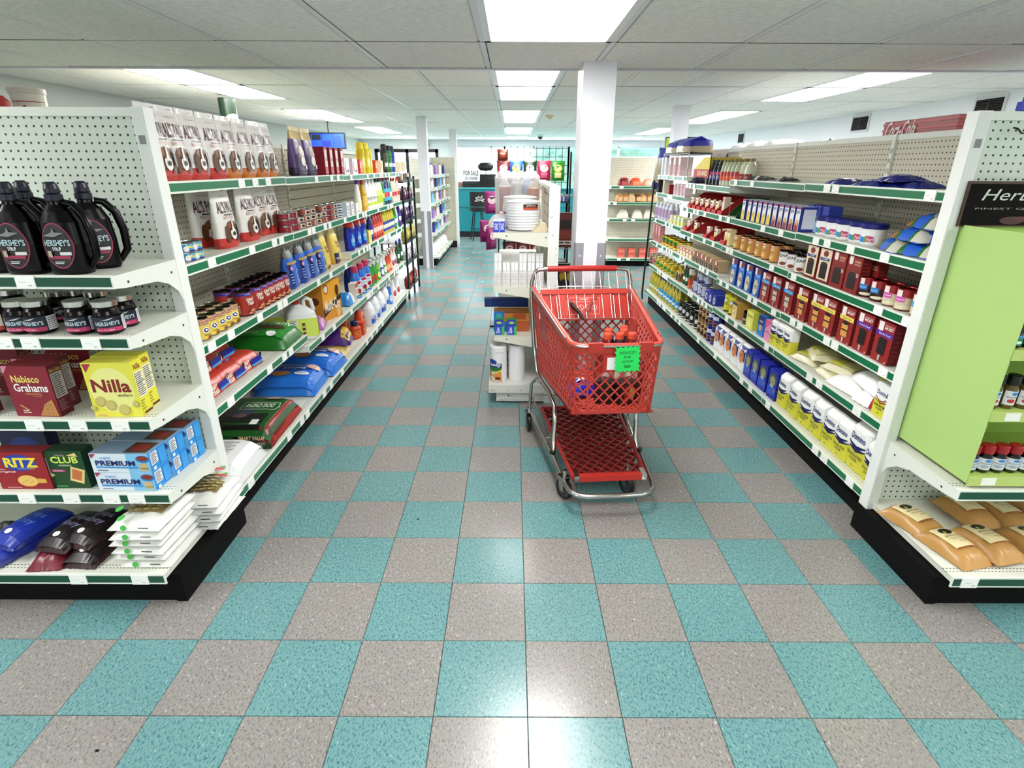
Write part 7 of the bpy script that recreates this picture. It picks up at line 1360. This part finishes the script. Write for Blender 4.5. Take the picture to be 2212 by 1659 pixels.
# monitor, cameras, smoke detector, vents
g = G('plastic'); ym = 9.4; xa_, xb_ = xat(672, ym, 2.1), xat(743, ym, 2.1); za, zb_2 = zat(319, ym, -3.2), zat(289, ym, -3.2)
e = empty('menu_monitor', ((xa_+xb_)/2, ym, (za+zb_2)/2)); W_, H_ = (xb_-xa_)/2, (zb_2-za)/2
G('plastic').box(-W_-.02, 0, -H_-.02, W_+.02, .05, H_+.02, '0c0c10').box(-W_-.16, .02, -H_-.02, -W_-.02, .3, H_+.02, '0a0a0c').obj('housing', e)
g = G('screen'); g.box(-W_, -.004, -H_, W_, 0, H_, '1238d8'); sc_ = g.obj('screen', e)
g = G('card'); A = Art(g, lambda u, v, L: (-W_+2*W_*u, -.005-L, -H_+2*H_*v), lift=.001); A.rect(.32, .0, .335, 1, '0a0f30').rect(.66, 0, .675, 1, '0a0f30').rect(.03, .55, .3, .95, '0c1c34').lines(.7, .1, .95, .9, 6, '2036a0', .3).rect(.36, .1, .6, .5, '0c2a90'); g.obj('menu_print', e)
G('paint').tube([(0, .1, H_+.02), (0, .1, ZF-(za+zb_2)/2)], .015, '333').obj('ceiling_mount', e); tag(e, 'blue menu monitor hanging from the ceiling over the pet food run', 'monitor')
g = G('plastic'); g.lathe([(.07, 0), (.07, -.012), (.05, -.03), (.03, -.05), (0, -.055)][::-1], 'c9b98a', n=18, cap=False); tag(g.obj('smoke_detector', None, (.511, 8.14, ZF-.0)), 'yellowed round smoke detector on the ceiling tiles', 'smoke detector')
e = empty('dome_camera', (.62, 13.5, ZF-.002)); G('plastic').lathe([(.07, -.05), (.085, -.04), (.085, 0)], 'dcdcdc', n=18).obj('housing', e); G('glassy').lathe([(0, -.12), (.04, -.105), (.06, -.075), (.065, -.05)], '0c0c0e', n=16, cap=False).obj('dome', e); tag(e, 'small white ceiling camera with a black dome', 'camera')
for i, (u0, u1, v0, v1) in enumerate(((2112, 2172, 200, 245), (1845, 1878, 238, 272), (1597, 1608, 280, 302))):
    xw = XW1-.002; ya, yb_ = yat(u1, xw, 2.3), yat(u0, xw, 2.3); zz = 2.24; e = empty('wall_vent', (xw, (ya+yb_)/2, zz)); L_ = abs(yb_-ya)/2; L_ = min(L_, .22)
    G('paint').box(-.012, -L_-.03, -.115, -.0, L_+.03, .115, 'd9dadd').obj('frame', e); G('matte').box(-.016, -L_, -.085, -.011, L_, .085, '2a2426').obj('opening', e)
    for k in range(7): G('paint').box(-.022, -L_, -.08+.025*k, -.014, L_, -.077+.025*k, '1a1618').obj('louvre', e)
    G('paint').box(-.023, -.004, -.085, -.014, .004, .085, '55504f').obj('divider', e)
    tag(e, 'dark wall vent under the ceiling, '+('nearest to the spice endcap', 'above the middle of the baking run', 'farthest along the wall')[i], 'vent', 'wall vents')
# goods above the runs
rs = section('rear_shelving', (PR+.10, 1.05, 0), math.pi/2, 4.6, .42, 1.83, (1.77, 1.3, .9), .17, .44, 'rear shelving behind the baking run pegboard', tags=0, panel='pegboard_tan')
cr = G('plastic'); cr.box(-.31, -.2, 0, .31, .2, .145, 'a8141c')
for k in range(4): cr.box(-.315, -.205, .02+.034*k, .315, .205, .032+.034*k, 'c22a30')
Art(cr, lambda u, v, L: (-.31+.62*u, -.206-L, .145*v), lift=.001).text('Coca-Cola', .06, .35, .5, .98, 'f4ecec', .03, slant=.08)
cr = Proto('bottle_crate', 'crate', [('bottle_crate', cr)], (.58, .4, .1))
cr.put((PR+.32, 2.26, 1.771), R90, 'red bottle crate with white script standing above the baking run pegboard')
P_box('blue_carton', 'carton', .5, .05, .19, '2748b8').put((PR+.20, 1.40, 1.771), R90, 'blue carton standing on end over the near pegboard')
P_lying('hat', .26, .2, .09, '121212', wr=.01, pw=2).put((PR+.32, 3.55, 1.771+.0), 0, 'black cap shaped lump on top behind the pegboard')
for k in range(3): P_lying('flour_sack', .4, .3, .12, 'efeff0', wr=.012).put((PR+.32, 4.35+.42*k, 1.771), .1*k, 'white sack on the rear shelving behind the raisins, '+ORD[k].replace('nearest', 'first')+' one', 'white sacks')
wsv = section('wall_shelving', (-3.5, 1.2, 0), math.pi/2, 8.0, .4, 1.90, (1.86,), .17, .4, 'white shelving behind the pet food run seen only above it', tags=0)
zq = 1.8605
bk = P_bottle('chalk_bucket', [(0, .075, .075, 2), (.01, .08, .08, 2), (.21, .09, .09, 2)], 'e3e1da', [(.094, .205), (.096, .21), (.096, .235), (.09, .24)], 'd3cfc6', label=(.03, .17, 'e3e0d8'), art=lambda A: A.ell(.35, .5, .14, .28, '8a2030').ell(.35, .5, .1, .2, 'e3e0d8').text('CARE', .5, .38, .9, .6, 'a8404a', .03).rect(0, .92, 1, .95, 'b04a50'), cat='bucket')
bk.put((-3.33, yat(68, -3.33, 2.0), zq), .6, 'cream tub with red print above the syrup endcap', sc=1.1)
P_bottle('red_canister', [(0, .07, .07, 2), (.16, .07, .07, 2), (.2, .05, .05, 2)], 'dcdcdc', [(.075, .12), (.08, .2), (.05, .24)], 'c03038').put((-3.33, yat(-4, -3.33, 2.0), zq), 0, 'red topped canister above the syrup endcap at the picture edge', sc=.8)
P_box('red_carton', 'carton', .26, .12, .09, 'b0242e').put((-3.3, yat(228, -3.3, 1.95), zq), L90, 'flat red carton above the syrup endcap')
P_can('chip_canister', .09, .52, '14301c', lambda A: A.rect(0, 0, 1, .35, '9a1c28').ell(.5, .6, .3, .1, 'e8e6e0').rect(.3, .3, .7, .45, '2a7a34'), lid='333').put((-3.25, yat(497, -3.25, 2.1), zq-.04), L90-.5, 'giant dark green chip canister above the treat bags')
P_box('teal_carton', 'carton', .25, .1, .09, '1f6a8a').put((-3.3, yat(440, -3.3, 2.0), zq), L90, 'teal carton above the treat bags')
o = G('plastic').prism([(-.1, -.06), (.1, -.06), (.1, .06), (-.1, .06)], -.06, .06, '3a3c3e', 'x').obj('wall_speaker', None, (-2.6, YW1-.06, 2.25)); tag(o, 'small dark speaker on the far wall over the doors', 'speaker')
e = empty('sign_box', (3.3, 10.5, 2.06)); G('plastic').box(-.35, 0, -.12, .35, .1, .14, '16181a').obj('housing', e); g = G('card'); g.box(-.34, -.01, -.1, -.05, 0, .12, 'b5c83a'); Art(g, lambda u, v, L: (-.34+.29*u, -.01-L, -.1+.22*v), lift=.001).text('Deli', .2, .3, .8, .7, '5a641c', .0); g.obj('sign_face', e); G('paint').tube([(0, .05, .14), (0, .05, ZF-2.06)], .012, '222').obj('ceiling_mount', e); tag(e, 'lime and black sign box hanging near the far column', 'sign')
G('card').box(-.3, -.012, 0, .3, .012, .03, '2440b0').obj('blue_strip', None, (2.1, 1.0, 1.847)); bpy.data.objects['blue_strip']['label'] = 'blue edge strip lying on top of the spice endcap'; bpy.data.objects['blue_strip']['category'] = 'strip'
# floor debris
for x, y, s_ in ((.0, 0, .0),): pass
for k, (u, v) in enumerate(((210, 1622), (903, 1122), (905, 775))):
    d_ = (u-1106)/FPX*RX - (v-829.5)/FPX*UX + FX; t = -CAM.z/d_.z; p = CAM+d_*t
    g = G('matte'); g.lathe([(.006, 0), (.007, .002), (.003, .004)], '15120f', n=7, sx=1, sy=.6); tag(g.obj('floor_crumb', None, (p.x, p.y, .0002), .7*k), 'dark crumb on the floor, '+('at the corner close to the camera', 'beyond the first teal rows before the cart', 'far along the pet food aisle')[k], 'crumb')
# ================================================================ OUTSIDE
struct(G('matte').box(-14, YW1+.3, -.15, 16, 34, -.05, 'c9ccc4'), 'ground_outside')
def treeo(x, y, r, h_, lab):
    e = empty('tree', (x, y, -.05)); g = G('leafy'); rnd = random.Random(int(x*10))
    nlat, nlon = 10, 16; vs = []; fs = []
    for i in range(nlat+1):
        for j in range(nlon):
            th = math.pi*i/nlat; ph = 2*math.pi*j/nlon; rr = r*(1+.22*math.sin(3*ph+x)*math.sin(4*th)+rnd.uniform(-.12, .12)); vs.append((rr*math.sin(th)*math.cos(ph), rr*math.sin(th)*math.sin(ph), h_+rr*.8*math.cos(th)))
    for i in range(nlat):
        for j in range(nlon): fs.append((i*nlon+j, (i+1)*nlon+j, (i+1)*nlon+(j+1) % nlon, i*nlon+(j+1) % nlon))
    g.mesh_(vs, fs, 'fff', None, False); g.obj('crown', e); G('matte').tube([(0, 0, 0), (.05, 0, h_*.5), (0, 0, h_)], .12, '4a3a2c').obj('trunk', e); tag(e, lab, 'tree', 'trees outside the window')
for k, (x, y, r, h_) in enumerate(((2.0, 21.5, 1.3, 1.8), (5.4, 23, 1.7, 2.3), (3.4, 27, 1.9, 2.2), (8.6, 25, 1.8, 2.0), (-.9, 26, .8, .2), (-3.6, 27, 1.0, .7))): treeo(x, y, r, h_, 'green tree outside the far window, '+ORD[k].replace('nearest', 'first')+' counted along the street')
